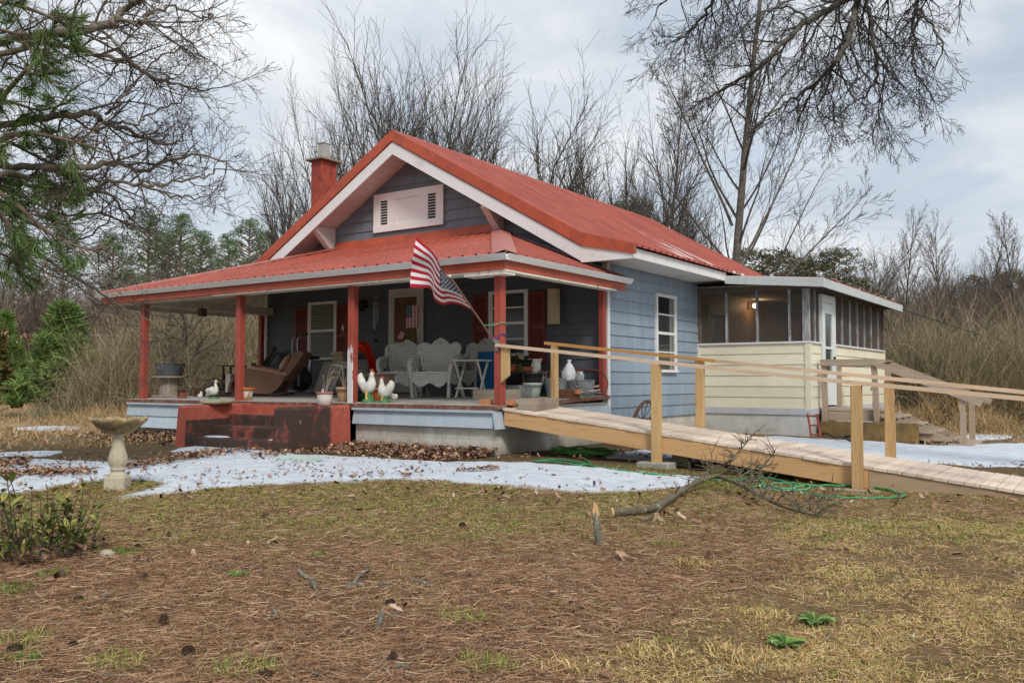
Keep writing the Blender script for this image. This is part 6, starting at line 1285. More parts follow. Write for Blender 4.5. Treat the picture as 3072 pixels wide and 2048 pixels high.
x, y = sample(2600, 7.2, 12.5, lambda x, y, d: (~(blocked(x, y) & ~insnow(x, y)))*np.clip(3*fbm(x*1.2, y*1.2, 77)-.9, .05, 1), .62); leaves(x, y, rng.uniform(.008, .034, len(x)), .02, 'leaf_scatter', LEAF, 'dark dead leaves scattered over the snow and grass')
x, y = sample(240, 2.6, 8, lambda x, y, d: (~blocked(x, y))*1., .62); leaves(x, y, rng.uniform(.012, .032, len(x)), .008, 'leaf_scatter', LEAF, 'single dead oak leaves on the front lawn')
big = np.array([gp(u, v)[:2] for u, v in ((1866, 1683), (1010, 1560), (830, 1560), (820, 1640), (1180, 1845), (2090, 1575), (2030, 1560), (2110, 1545), (2230, 1500), (2270, 1510), (2360, 1500), (2480, 1555), (2250, 1525), (1990, 1570), (2000, 1550), (1960, 1568), (2015, 1540), (2820, 1528), (140, 1755), (90, 1700))]); big = np.repeat(big, 2, 0)+rng.normal(0, .03, (40, 2))
leaves(big[:, 0], big[:, 1], rng.uniform(.028, .046, 40), .015, 'leaf_scatter', LEAF, 'large curled oak leaves by the fallen branch and lawn')
# leaves on the side porch roof
x, y = uni(900, -5.9, AX+.36, AY+.3, 23.2); k = rng.uniform(0, 1, len(x)) < .25+.75*(x > -5.1); x, y = x[k], y[k]
o = leaves(x, y, rng.uniform(.025, .055, len(x)), 2.885+.0763*(ox-x)-gh(x, y)+rng.uniform(0, .05, len(x)), 'roof_leaves', LEAF, 'reddish dead leaves lying along the side porch roof edge')
# lichen scraps
x, y = sample(260, 2.5, 7.5, lambda x, y, d: 1.+0*x, .6); N = 6; x = np.repeat(x, N)+rng.normal(0, .018, len(x)*N); y = np.repeat(y, N)+rng.normal(0, .018, len(y)*N)
V, F = ribbons(P3(x, y, .01), rng.uniform(0, TAU, len(x)), rng.uniform(.01, .035, len(x)), rng.uniform(.004, .010, len(x)), rng.normal(0, 1, len(x)), rng.uniform(0, .5, len(x)), 2)
np_mesh('lichen_scraps', V, F, LICH, label='pale grey green lichen scraps scattered among the needles', kind='stuff')
# ------------------------------------------------------------------ small things on the lawn
zz6 = lambda u, v: (u*.653, 1500+v*.653); zz7 = lambda u, v: (1536+u*.653, 1500+v*.653)
BRNCH = surf('fallen_branch_bark', (.13, .11, .07), .95, .35, 12, .6, 40, stain=(.30, .30, .24), sscale=14, sthr=.60, ssoft=.05, bdist=.02)
CONE = surf('pine_cone_scales', (.10, .062, .042), .9, .35, 30, .6, 60, stain=(.26, .22, .18), sscale=25, sthr=.64)
def cone_mesh():
    mb = MB(); n = 13
    mb.lathe((0, 0, 0), [(.0, 0), (.012, .004), (.018, .03), (.012, .065), (0, .085)], 10)
    for k in range(9):
        z = .004+.0085*k; r = .030*math.sin(math.pi*(.22+.75*(k/9.)))+.003; m = 8
        for j in range(m):
            a = TAU*(j+.5*(k % 2))/m; ca, sa = math.cos(a), math.sin(a); w = .008
            mb.add([(.008*ca, .008*sa, z), (r*ca-w*sa, r*sa+w*ca, z+.008), (r*1.12*ca, r*1.12*sa, z+.014), (r*ca+w*sa, r*sa-w*ca, z+.008)], [(0, 1, 2, 3)])
    return mb
cm = cone_mesh().mesh('pine_cone', CONE)
cones = [(zz6(775, 175), 'dark open pine cone in the green grass, farthest back of the lawn cones'), (zz6(635, 222), 'pine cone lying on its side right of the bright moss tuft'), (zz6(155, 302), 'dark pine cone beside the brown leaf below the shrub'), (zz6(292, 368), 'grey pine cone below the shrub, right of the moss patch'), (zz6(640, 377), 'dark pine cone in the needles straight below the bright moss tuft'), (zz6(752, 577), 'open dark pine cone standing upright among the needles on the left lawn'), (zz6(105, 705), 'grey closed pine cone near the bottom left corner of the lawn'), (zz6(852, 712), 'long grey pine cone lying below the open upright cone'), (zz6(1255, 822), 'large grey pine cone at the very bottom edge of the lawn'), (zz6(1806, 752), 'upright pine cone near the bottom edge beside a short grey twig'), (zz6(1816, 486), 'dark pine cone beside the brown leaf and forked stick'), (zz6(2112, 126), 'dark pine cone in the green grass left of the snapped sapling'), (zz6(385, 465), 'flattened grey pine cone below the moss patch on the left lawn'), (zz6(628, 290), 'small purple brown pine cone right of the pale stone'), (zz6(700, 292), 'small dark pine cone beside the purple brown one'), (zz6(325, 680), 'lichen grey pine cone left of the grey green lichen')]
rr = random.Random(31)
for i, ((u, v), lab) in enumerate(cones):
    p = gp(u, v); o = bpy.data.objects.new('pine_cone', cm); col.objects.link(o); s = rr.uniform(.50, .72); o.scale = (s, s, s)
    up = i in (0, 5, 9, 2); o.rotation_euler = (0 if up else R(90+rr.uniform(-15, 15)), 0, rr.uniform(0, TAU)); o.location = (p[0], p[1], p[2]+(.0 if up else .018)); tag(o, lab, 'pine cone', 'pine cones on the lawn')
sticks = [([zz6(1370, 340), zz6(1400, 370), zz6(1430, 385), zz6(1450, 430)], .016, 'crooked lichen grey stick, leftmost of the four pale sticks on the lawn'), ([zz6(1585, 405), zz6(1630, 402), zz6(1672, 406)], .015, 'short pale stick with a thin side twig, second of the four pale sticks'), ([zz6(1740, 406), zz6(1775, 400), zz6(1806, 390)], .014, 'short pale stick, third of the four pale sticks on the lawn'), ([zz6(1890, 384), zz6(1940, 392), zz6(1970, 405), zz6(1995, 408)], .013, 'long knotty grey stick, rightmost of the four pale sticks'), ([zz6(1735, 606), zz6(1748, 575), zz6(1750, 540)], .018, 'thick lichen covered stick beside the pine cone and brown leaf'), ([zz6(1790, 555), zz6(1840, 530)], .012, 'short pinkish stick under the brown leaf'), ([zz6(1613, 583), zz6(1640, 580), zz6(1672, 575)], .008, 'thin dark twig left of the thick lichened stick'), ([zz6(1258, 520), zz6(1268, 545), zz6(1258, 560)], .012, 'tiny forked white twig among the needles in the middle of the lawn'), ([zz6(2225, 233), zz6(2290, 255), zz6(2352, 262)], .007, 'long thin dark twig left of the big curled leaf'), ([zz6(1830, 782), zz6(1880, 790)], .012, 'short grey twig beside the upright pine cone'), ([zz6(440, 815), zz6(520, 825), zz6(585, 820)], .009, 'long thin grey twig near the bottom left of the lawn'), ([zz6(470, 470), zz6(490, 440)], .012, 'short lichened twig on the left lawn beside the flattened cone')]
for i, (pts, r, lab) in enumerate(sticks):
    P = smooth([gp(u, v)+np.array([0, 0, r+.006]) for u, v in pts], 5); mb = MB(); r *= .72; mb.tube(P, [r*(1-.3*k/len(P))*(1+.12*math.sin(k*2.1)) for k in range(len(P))], 7)
    if i == 1: q = gp(*zz6(1700, 342)); mb.tube(smooth([P[4], (P[4]+q)/2+np.array([0, 0, .03]), q+np.array([0, 0, .03])], 4), .007, 5)
    tag(mb.build('stick', BARKL, None, tuple(P[0])), lab, 'stick', 'sticks on the lawn')
# moss tufts and rosettes
def tuft(uv, n, r, h, mat, label, cat='moss', w=.006, flat=.2):
    p = gp(*uv); a = rng.uniform(0, TAU, n); q = r*np.sqrt(rng.uniform(0, 1, n)); x, y = p[0]+q*np.cos(a), p[1]+q*np.sin(a)*.8
    V, F = ribbons(P3(x, y), rng.uniform(0, TAU, n), h*rng.uniform(.5, 1.1, n), np.full(n, w), rng.normal(0, .5, n), np.clip(rng.normal(.75, .2, n), .1, .98), 2, rng.normal(0, .4, n), flat)
    o = np_mesh('moss_tuft' if cat == 'moss' else 'grass_tuft', V-p, F, mat, loc=tuple(p), label=label, cat=cat, group='moss and grass tufts')
for uv, n, r, lab in ((zz6(562, 250), 700, .11, 'brightest green moss tuft, right of the pale stone'), (zz6(402, 240), 500, .10, 'green moss tuft between the shrub and the pale stone'), (zz6(325, 222), 400, .10, 'dull green moss tuft at the right foot of the shrub'), (zz6(238, 350), 400, .09, 'green moss tuft below the shrub beside the grey cone'), (zz6(40, 420), 500, .13, 'dark green moss patch at the left edge of the lawn'), (zz6(105, 735), 300, .09, 'blue green moss patch in the bottom left corner')): tuft(uv, n, r, .045, MOSSG, lab)
for uv, lab in ((zz6(130, 650), 'olive grass tuft at the left, above the grey cone'), (zz6(540, 760), 'olive grass tuft near the bottom edge on the left lawn'), (zz6(1120, 790), 'olive grass tuft at the bottom edge left of the middle'), (zz6(2140, 550), 'olive grass tuft in the middle of the lawn'), (zz6(2240, 770), 'low olive grass tuft near the bottom middle'), (zz7(630, 715), 'yellow green grass tuft near the bottom, right of the middle'), (zz7(1180, 545), 'yellow green grass tuft left of the leafy rosettes'), (zz7(1050, 725), 'yellow green grass tuft below the lower rosette'), (zz7(230, 780), 'yellow grass tuft at the bottom, left of centre'), (zz7(720, 215), 'grey green grass tuft right of the snapped sapling'), (zz7(835, 300), 'bright yellow moss cushion on bare needles')): tuft(uv, 260, .12, .075, DRYG if 'yellow' in lab else GRNG, lab, 'grass', .005, .4)
ROS = leafy('rosette_leaves', [(0, (.07, .14, .03)), (.6, (.15, .26, .06)), (1, (.25, .34, .11))], .5)
for uv, r, lab in ((zz7(1392, 568), .085, 'leafy green weed rosette, the upper right of two'), (zz7(1256, 672), .09, 'leafy green weed rosette, the lower left of two'), (zz6(1465, 258), .055, 'grey green weed rosette above the four pale sticks'), (zz6(1097, 352), .06, 'pale cream green weed rosette left of the pale sticks')):
    p = gp(*uv); mb = MB()
    for i in range(22):
        a = rr.uniform(0, TAU); L_ = r*rr.uniform(.6, 1.15); w = r*.24; c, s = math.cos(a), math.sin(a); h = rr.uniform(.2, .55)
        f = lambda t, k, z: (p[0]+L_*t*c-k*w*s, p[1]+L_*t*s+k*w*c, p[2]+.01+z)
        mb.add([f(0, 0, 0), f(.4, -.6, L_*h*.5), f(.8, -.9, L_*h*.6), f(1, 0, L_*h*.35), f(.8, .9, L_*h*.6), f(.4, .6, L_*h*.5), f(.6, 0, L_*h*.45)], [(0, 1, 2, 6), (6, 2, 3, 4), (0, 6, 4, 5)])
    tag(mb.build('weed_rosette', ROS, None, tuple(p)), lab, 'weed', 'weed rosettes')
p = gp(*zz6(490, 262)); mb = MB(); mb.ell((p[0], p[1], p[2]+.015), (.055, .04, .03), 12, 8, noise=.15, seed=5); tag(mb.build('lawn_stone', surf('pale_stone', (.40, .34, .26), .9), None, tuple(p)), 'pale tan stone beside the brightest moss tuft', 'stone')
p = gp(*zz6(285, 240)); mb = MB(); mb.ell((p[0], p[1], p[2]+.02), (.08, .05, .04), 12, 8, noise=.2, seed=6); tag(mb.build('lawn_stone', surf('purple_grey_stone', (.17, .14, .13), .9), None, tuple(p)), 'purple grey stone at the right foot of the shrub', 'stone')
# --- snapped sapling
a = gp(1806, 1638); t = thing('snapped_sapling', tuple(a), 'lichen covered snapped sapling stub with a pale split top standing in the lawn', 'stump')
b = on_y(1784, 1568, a[1]); b[2] = a[2]+.20; tp = np.array([b[0]-.0, b[1], b[2]])
P = smooth([a-np.array([0, 0, .03]), a+(tp-a)*.35+np.array([-.012, 0, 0]), a+(tp-a)*.7, tp], 4); mb = MB(); mb.tube(P, [.024, .026, .025, .024, .026, .024, .022, .024, .025, .024, .024, .023, .022][:len(P)], 10); mb.build('stem', BARKL, t)
mb = MB(); c = tp; mb.add([(c[0]-.012, c[1]-.02, c[2]-.06), (c[0]+.028, c[1]-.022, c[2]-.04), (c[0]+.022, c[1]+.0, c[2]+.05), (c[0]-.008, c[1]+.004, c[2]+.07), (c[0]-.015, c[1]+.015, c[2]-.02), (c[0]+.028, c[1]+.015, c[2]-.02)], [(0, 1, 2, 3), (1, 5, 2), (0, 3, 4), (3, 2, 5, 4)]); mb.build('split_wood', surf('fresh_split_wood', (.62, .40, .20), .8, .1, 8, .3, 30), t)
# --- the fallen branch
t = thing('fallen_branch', tuple(gp(2000, 1520)), 'long lichened fallen branch with a pale sawn end lying beside the ramp', 'branch')
def gl(pts): return [gp(u, v)+np.array([0, 0, h]) for u, v, h in pts]
rb = random.Random(8); main = []
def limb(pts, r0, r1, name='limb', k=6, parent=t, mat=BRNCH):
    P = smooth(pts, k); mb = MB(); n = len(P); rj = [(r0+(r1-r0)*i/(n-1))*(1+.10*math.sin(i*1.7)+.06*math.sin(i*.9+1)) for i in range(n)]; mb.tube(P, rj, 9 if r0 > .02 else 5); mb.build(name, mat, parent); return P
M1 = limb(gl([(1838, 1555, .045), (1890, 1552, .05), (1960, 1545, .055), (2000, 1528, .07), (2060, 1492, .09), (2120, 1470, .12), (2160, 1466, .13)]), .034, .021, 'main_limb')
c = M1[0]; dirv = (M1[0]-M1[3]); dirv /= np.linalg.norm(dirv); mb = MB(); mb.tube([c, c+dirv*.012], [.036, .035], 14, True, False); mb.build('sawn_end', surf('sawn_end_grain', (.62, .42, .20), .8, .15, 25, .2, 30), t)
M2 = limb(gl([(2155, 1466, .13), (2220, 1492, .12), (2290, 1520, .08), (2370, 1545, .05), (2460, 1560, .03)]), .020, .007)
M3 = limb(gl([(2085, 1482, .10), (2130, 1450, .14), (2170, 1440, .17), (2200, 1470, .30)]), .015, .009)
M4 = limb(gl([(2110, 1476, .11), (2180, 1462, .16), (2230, 1475, .21)]), .012, .006)
M5 = limb([M3[-1]]+[on_y(u, v, M3[-1][1]+k) for u, v, k in ((2200, 1372, .05), (2220, 1350, .10), (2248, 1318, .16))], .012, .004)
M6 = limb([M2[4]]+[on_y(u, v, M2[4][1]+k) for u, v, k in ((2270, 1440, .1), (2288, 1400, .2), (2325, 1355, .3))], .012, .004)
M7 = limb(gl([(2200, 1484, .12), (2260, 1455, .17), (2330, 1442, .19), (2395, 1432, .2)]), .011, .003)
M8 = limb(gl([(2370, 1545, .05), (2430, 1530, .06), (2520, 1515, .07)]), .008, .003)
M9 = limb(gl([(2010, 1522, .07), (1960, 1560, .04), (1910, 1580, .03)]), .009, .003)
mb = MB()
def sprig(P, n, L, seed, dn=0.):
    r_ = random.Random(seed)
    for i in range(n):
        b = P[r_.randrange(len(P)//4, len(P))]; d = np.array([r_.uniform(-1, 1), r_.uniform(-1, 1), r_.uniform(-.25, .9)-dn]); d /= np.linalg.norm(d); l_ = L*r_.uniform(.4, 1); m = b+d*l_*.5+np.array([r_.uniform(-.03, .03), r_.uniform(-.03, .03), r_.uniform(0, .04)]); e = b+d*l_+np.array([0, 0, r_.uniform(-.02, .05)])
        e[2] = max(e[2], g1(e[0], e[1])+.01); m[2] = max(m[2], .012-.1); mb.tube(smooth([b, m, e], 3), [.006, .0055, .005, .004, .0035, .003, .002], 4, False)
        if r_.random() < .7: d2 = d+np.array([r_.uniform(-.9, .9), r_.uniform(-.9, .9), r_.uniform(-.3, .7)]); mb.tube([m, m+d2*l_*.35, m+d2*l_*.55], [.004, .003, .0018], 4, False)
for P, n, L in ((M1, 10, .2), (M2, 44, .30), (M3, 20, .26), (M4, 12, .22), (M5, 18, .17), (M6, 16, .17), (M7, 22, .2), (M8, 18, .2)):
    mb = MB(); sprig(P, n, L, n); mb.build('twigs', BRNCH, t)
# --- shrub in the left foreground
p = gp(95, 1662); t = thing('leafy_shrub', tuple(p), 'low olive green leafy shrub with many thin stems at the left edge of the lawn', 'shrub')
rs = random.Random(17); ms, ml = MB(), MB()
def leaf(mb, b, d, L, w, fold=.25):
    d = np.array(d); d /= np.linalg.norm(d); s = np.cross(d, (0, 0, 1)); s /= np.linalg.norm(s)+1e-9; n = np.cross(s, d)
    q = [b, b+d*L*.35+s*w*.8+n*w*fold, b+d*L*.7+s*w*.75+n*w*fold, b+d*L-n*w*.3, b+d*L*.7-s*w*.75+n*w*fold, b+d*L*.35-s*w*.8+n*w*fold, b+d*L*.5]
    mb.add(q, [(0, 1, 2, 6), (6, 2, 3, 4), (0, 6, 4, 5)])
for i in range(92):
    a = rs.uniform(0, TAU); r0 = .30*math.sqrt(rs.random()); b = np.array([p[0]+r0*math.cos(a)*1.25, p[1]+r0*math.sin(a)*1.0, p[2]-.01]); H_ = rs.uniform(.15, .50)*(1-.35*r0/.3); lean = rs.uniform(.05, .32); a2 = a+rs.uniform(-.8, .8)
    e = b+np.array([lean*math.cos(a2)*H_*1.4, lean*math.sin(a2)*H_*1.4, H_]); m = (b+e)/2+np.array([rs.uniform(-.03, .03), rs.uniform(-.03, .03), 0]); P = smooth([b, m, e], 5); ms.tube(P, [.0045*(1-.55*k/len(P)) for k in range(len(P))], 4, False)
    for k in range(rs.randrange(3, 10)):
        t_ = rs.uniform(.3, 1.) if k else 1.; q = P[min(len(P)-1, int(t_*(len(P)-1)))]; d = np.array([rs.uniform(-1, 1), rs.uniform(-1, 1), rs.uniform(-.1, 1.1)]); leaf(ml, q, d, rs.uniform(.04, .085), rs.uniform(.012, .022))
ms.build('stems', BARKD, t); ml.build('leaves', SHRUBL, t)
md = MB()
for i in range(150):
    a = rs.uniform(0, TAU); r0 = .42*math.sqrt(rs.random()); leaf(md, np.array([p[0]+r0*math.cos(a)*1.2-.05, p[1]+r0*math.sin(a), p[2]+rs.uniform(.0, .10)]), (rs.uniform(-1, 1), rs.uniform(-1, 1), rs.uniform(-.3, .6)), rs.uniform(.04, .07), rs.uniform(.012, .02))
md.build('dead_leaves', LEAF, t)
# --- dead weeds along the foundation
WEEDL = leafy('shrivelled_weed_leaves', [(0, (.06, .03, .02)), (.5, (.16, .075, .045)), (1, (.28, .15, .09))], .8)
def weed(uv, H_, n, seed, label, lv=8, sp=.35):
    b0 = gp(*uv); t = thing('dead_weed', tuple(b0), label, 'weed', 'dead weeds by the foundation'); r_ = random.Random(seed); a_, l_ = MB(), MB()
    for i in range(n):
        a = r_.uniform(0, TAU); h = H_*r_.uniform(.5, 1); k = r_.uniform(.1, sp)*h; P = smooth([b0, b0+np.array([k*.4*math.cos(a), k*.4*math.sin(a), h*.5]), b0+np.array([k*1.2*math.cos(a+.4), k*1.2*math.sin(a+.4), h])], 5); a_.tube(P, [.005*(1-.6*j/len(P)) for j in range(len(P))], 4, False)
        for j in range(lv):
            q = P[r_.randrange(len(P)//3, len(P))]; leaf(l_, q, (r_.uniform(-1, 1), r_.uniform(-1, 1), r_.uniform(-1.6, -.1)), r_.uniform(.04, .09), r_.uniform(.010, .02), .5)
    a_.build('stalks', BARKR, t); l_.build('withered_leaves', WEEDL, t)
for i, (uv, H_, n, lv, lab) in enumerate((((1120, 1318), .45, 5, 2, 'thin bare weed stalks by the right step wall'), ((1245, 1318), .60, 6, 7, 'tall dead weed with hanging brown leaves under the wicker chairs'), ((1312, 1318), .62, 7, 10, 'leafiest dead weed before the blue skirt board'), ((1375, 1325), .58, 6, 9, 'dead brown weed left of the porch corner'), ((1410, 1338), .40, 5, 5, 'short dead weed nearest the porch corner'), ((1180, 1322), .3, 5, 4, 'short dead weed tangle left of the tall dead weed'), ((2240, 1290), .42, 4, 4, 'dead weed with one curled leaf by the grey annex foundation'), ((2195, 1285), .28, 4, 0, 'thin bare weed stems by the annex foundation'), ((440, 1290), .42, 9, 6, 'dead vine tangle at the left corner of the porch'), ((480, 1300), .35, 9, 6, 'dead leafy weed tangle just left of the steps'), ((965, 1330), .25, 5, 3, 'dry weed sprigs against the blackened step wall'))): weed(uv, H_, n, 40+i, lab, lv)
# --- metal fence post, wires
p = at(38, 1215, 37.); gz_ = g1(p[0], p[1]); mb = MB(); mb.bar((p[0], p[1], gz_-.1), (p[0], p[1], gz_+1.9), .05, .05, (0, 1, 0)); mb.box(p[0]-.06, p[0]+.06, p[1]-.01, p[1]+.01, gz_+.05, gz_+.3); tag(mb.build('fence_post', RUST, None, (p[0], p[1], gz_)), 'thin dark metal fence post in the tan field at the far left', 'post')
mb = MB(); a, b = np.array((ox-.02, 23.2, 2.78)), at(3400, 1075, 30); mb.tube(smooth([a, (a+b)/2+np.array([0, 0, -.35]), b], 8), .013, 5); tag(mb.build('overhead_wire', BLACK, None, tuple(a)), 'black overhead wire sagging from the side porch roof to the right', 'wire')
mb = MB(); a, b = at(-150, 1004, 36), at(1300, 985, 40); mb.tube(smooth([a, (a+b)/2+np.array([0, 0, -.15]), b], 8), .012, 5); tag(mb.build('overhead_wire', surf('pale_wire', (.4, .4, .38), .6), None, tuple(a)), 'pale wire running across the thicket behind the left end of the porch', 'wire')
# ------------------------------------------------------------------ bare trees
def rotv(d, ang, az):
    d = d/np.linalg.norm(d); ref = np.array([0, 0, 1.]) if abs(d[2]) < .95 else np.array([1., 0, 0]); a = np.cross(d, ref); a /= np.linalg.norm(a); b = np.cross(d, a)
    return d*math.cos(ang)+(a*math.cos(az)+b*math.sin(az))*math.sin(ang)
class Tree:
    def __init__(s, seed, k1=.68, k2=.5): s.r = random.Random(seed); s.br = []; s.k1 = k1; s.k2 = k2; s.tp = (1.15, -.75); s.tap = .82
    def grow(s, p, d, L, r, lv, S):
        """S: per level (n segments, wiggle, lift, children, angle lo, angle hi, length ratio, start)"""
        n, wig, lift, kids, a0, a1, ratio, st_ = S[lv]; R_ = s.r; p = np.array(p, float); d = np.array(d, float); d /= np.linalg.norm(d)
        P, Q, D = [p.copy()], [r], [d.copy()]; step = L/n
        for i in range(n):
            d = d+np.array([R_.gauss(0, wig), R_.gauss(0, wig), R_.gauss(0, wig)+lift]); d /= np.linalg.norm(d); p = p+d*step; P.append(p.copy()); Q.append(max(S[-1], r*(1-s.tap*((i+1)/n)))); D.append(d.copy())
        s.br.append((lv, P, Q))
        if lv+1 < len(S)-1:
            az = R_.uniform(0, TAU)
            for k in range(kids):
                t = st_+(1-st_)*(k+R_.uniform(.1, .9))/kids; f = t*n; i = min(n-1, int(f)); q = P[i]+(P[i+1]-P[i])*(f-i); rr_ = Q[i]+(Q[i+1]-Q[i])*(f-i); az += 2.4+R_.uniform(-.5, .5)
                s.grow(q, rotv(D[i], R_.uniform(a0, a1), az), L*ratio*(s.tp[0]+s.tp[1]*t)*R_.uniform(.7, 1.2), min(rr_*s.k1, r*s.k2), lv+1, S)
    def meshes(s, split, mat, nm='tree', sides=(8, 6, 4, 3, 3, 3)):
        a, b = MB(), MB()
        for lv, P, Q in s.br: (a if lv < split else b).tube(P, Q, sides[lv], False)
        return a, b
def bare(name, seed, base, starts, S, split=2, bark=None, tp=None, tap=.82):
    T = Tree(seed); T.tp = tp or T.tp; T.tap = tap
    for p, d, L, r in starts: T.grow(p, d, L, r, 0, S)
    return T.meshes(split, bark)
def tree_thing(name, loc, meshes, mats, label, cat='tree', group=None, scale=1., rz=0.):
    t = thing(name, tuple(loc), label, cat, group, rz); t.scale = (scale,)*3
    for n, me in zip(('trunk', 'crown'), meshes):
        if me is None: continue
        o = bpy.data.objects.new(n, me); col.objects.link(o); o.parent = t
    return t
rt = random.Random(99)
def vase(seed, H, stems, spread, r=.13, bark=None):
    r_ = random.Random(seed); st_ = []
    for i in range(stems):
        a = TAU*i/stems+r_.uniform(-.3, .3); k = r_.uniform(.35, 1.1)*spread; st_.append(((.18*math.cos(a), .18*math.sin(a), -.1), (k*math.cos(a), k*math.sin(a), 1), H*r_.uniform(.50, .68), r*r_.uniform(.7, 1.1)))
    S = [(8, .07, .02, 11, .26, .60, .50, .26), (6, .10, .05, 10, .3, .66, .52, .15), (5, .12, .04, 8, .35, .75, .46, .10), (3, .13, .02, 0, 0, 0, 0, 0), .0044]
    a, b = bare('', seed, None, st_, S, 2, None, (.72, .22), .62); return a.mesh('trunk', bark or BARK), b.mesh('crown', BARKD)
def feather(seed, H, r=.11, up=.55, bark=None, crown=None):
    st_ = [((0, 0, -.1), (.03, .0, 1), H, r)]
    S = [(11, .025, .03, 30, up*.75, up*1.25, .36, .16), (6, .05, .06, 9, .35, .7, .40, .15), (4, .08, .05, 4, .3, .7, .5, .2), (3, .10, .03, 0, 0, 0, 0, 0), .0062]
    a, b = bare('', seed, None, st_, S); return a.mesh('trunk', bark or BARK), b.mesh('crown', crown or BARKR)
VA = [vase(301+i, 10, n, sp, .12) for i, (n, sp) in enumerate(((5, .36), (6, .34), (4, .26)))]
FE = [feather(401+i, 10, .10, u) for i, u in enumerate((.55, .7, .45))]
def ground_at(u, dep): q = at(u, 1146, dep); return np.array([q[0], q[1], g1(q[0], q[1])-.05])
def h_for(u, vtop, dep): q = at(u, vtop, dep); return q[2]-g1(q[0], q[1])
TOPZ = {}
def plant(name, u, vtop, dep, proto, nomH, label, group, rz=None, wide=1.):
    me = proto[1]
    if me.name not in TOPZ: zz_ = np.array([v.co.z for v in me.vertices]); TOPZ[me.name] = float(np.percentile(zz_, 99.7))
    b = ground_at(u, dep); s = h_for(u, vtop, dep)/TOPZ[me.name]; t = tree_thing(name, b, proto, None, label, 'tree', group, 1., rt.uniform(0, TAU) if rz is None else rz); t.scale = (s*wide, s*wide, s); return t
G1 = 'bare trees standing behind the house'
for i, (u, v, dep, k, w, lab) in enumerate(((925, 285, 31, 0, .55, 'bare tree with spreading stems rising behind the chimney'), (1010, 235, 33, 1, .70, 'bare grey tree between the chimney and the roof peak'), (1150, 140, 34, 1, .72, 'tallest bare tree, behind and left of the roof peak'), (1232, 118, 35, 2, .75, 'tall slender bare tree straight above the roof peak'), (1330, 165, 34, 1, .72, 'dense bare tree just right of the roof peak'), (1440, 255, 34, 0, .72, 'bare tree rising over the upper slope of the roof'), (1545, 300, 36, 2, .9, 'bare tree over the middle of the red roof'), (1668, 470, 42, 0, .6, 'smaller bare tree over the red roof, right of the main cluster'), (862, 600, 40, 2, .6, 'small bare tree left of the chimney'), (1770, 560, 48, 2, .6, 'faint bare tree low over the roof between the two clusters'))):
    plant('bare_tree', u, v, dep, VA[k], 9.7, lab, G1, None, w)
G2 = 'bare trees behind the right half of the house'
for u, v, dep, k, P_, w, lab in ((1860, 232, 34, 0, VA, .62, 'bare tree with upright stems left of the tallest trunk'), (2000, 210, 36, 1, FE, .9, 'tall thin bare tree just left of the tallest trunk'), (1950, 430, 40, 1, VA, .8, 'bushy bare tree at the lower roof slope'), (2090, 470, 33, 0, VA, .7, 'low bushy bare tree at the foot of the tallest trunk'), (2420, 700, 60, 1, VA, 1., 'far bare tree between the two dull evergreens'), (2560, 715, 60, 2, VA, 1.1, 'far bare tree right of the dull evergreens')): plant('bare_tree', u, v, dep, P_[k], 9.7 if P_ is VA else 10., lab, G2, None, w)
# the tallest one: a single trunk with long rising limbs
b = ground_at(2187, 29); T = Tree(77, .34, .24)
S = [(14, .012, .01, 30, .5, .9, .30, .16), (7, .06, .045, 9, .35, .75, .42, .2), (5, .09, .03, 6, .35, .8, .48, .15), (3, .12, .02, 0, 0, 0, 0, 0), .0052]
T.grow((0, 0, -.2), (.035, .03, 1), 17.5, .19, 0, S)
rgt = np.array([math.cos(YAW), math.sin(YAW), 0]); S2 = [(9, .04, .012, 12, .35, .7, .38, .25), (6, .07, .04, 8, .3, .75, .42, .2), (4, .09, .03, 4, .3, .7, .5, .2), (3, .1, .02, 0, 0, 0, 0, 0), .0058]
for h, k, up, L in ((2.6, 1, .95, 7.0), (2.2, 1, .40, 4.2), (4.5, .8, 1.3, 6.5), (3.2, -.7, .9, 5.5), (6.2, -.5, 1.3, 6)): T.grow((0.02*h, .02*h, h), rgt*k+np.array([.0, .15, up]), L, .055, 0, S2)
a, c = T.meshes(1, None); tree_thing('bare_tree', b, (a.mesh('trunk', BARK), c.mesh('crown', BARKD)), None, 'tallest bare tree with one straight trunk and long rising limbs right of the roof')
G3 = 'slender bare trees right of the house'
for u, v, dep, k, w, lab in ((2718, 612, 34, 0, .80, 'first slender bare tree right of the porch roof corner'), (2820, 612, 36, 1, .72, 'second slender bare tree right of the house'), (2868, 670, 38, 2, .9, 'thin bare tree in the gap right of the second slender one'), (2935, 640, 35, 2, 1., 'third slender bare tree right of the house'), (3055, 615, 34, 0, .9, 'slender bare tree at the right edge of the photo'), (2650, 730, 40, 1, .7, 'short thin bare tree beside the dull evergreen'), (3000, 735, 42, 1, .8, 'short thin bare tree left of the right edge')): plant('bare_tree', u, v, dep, FE[k], 10, lab, G3, None, w)
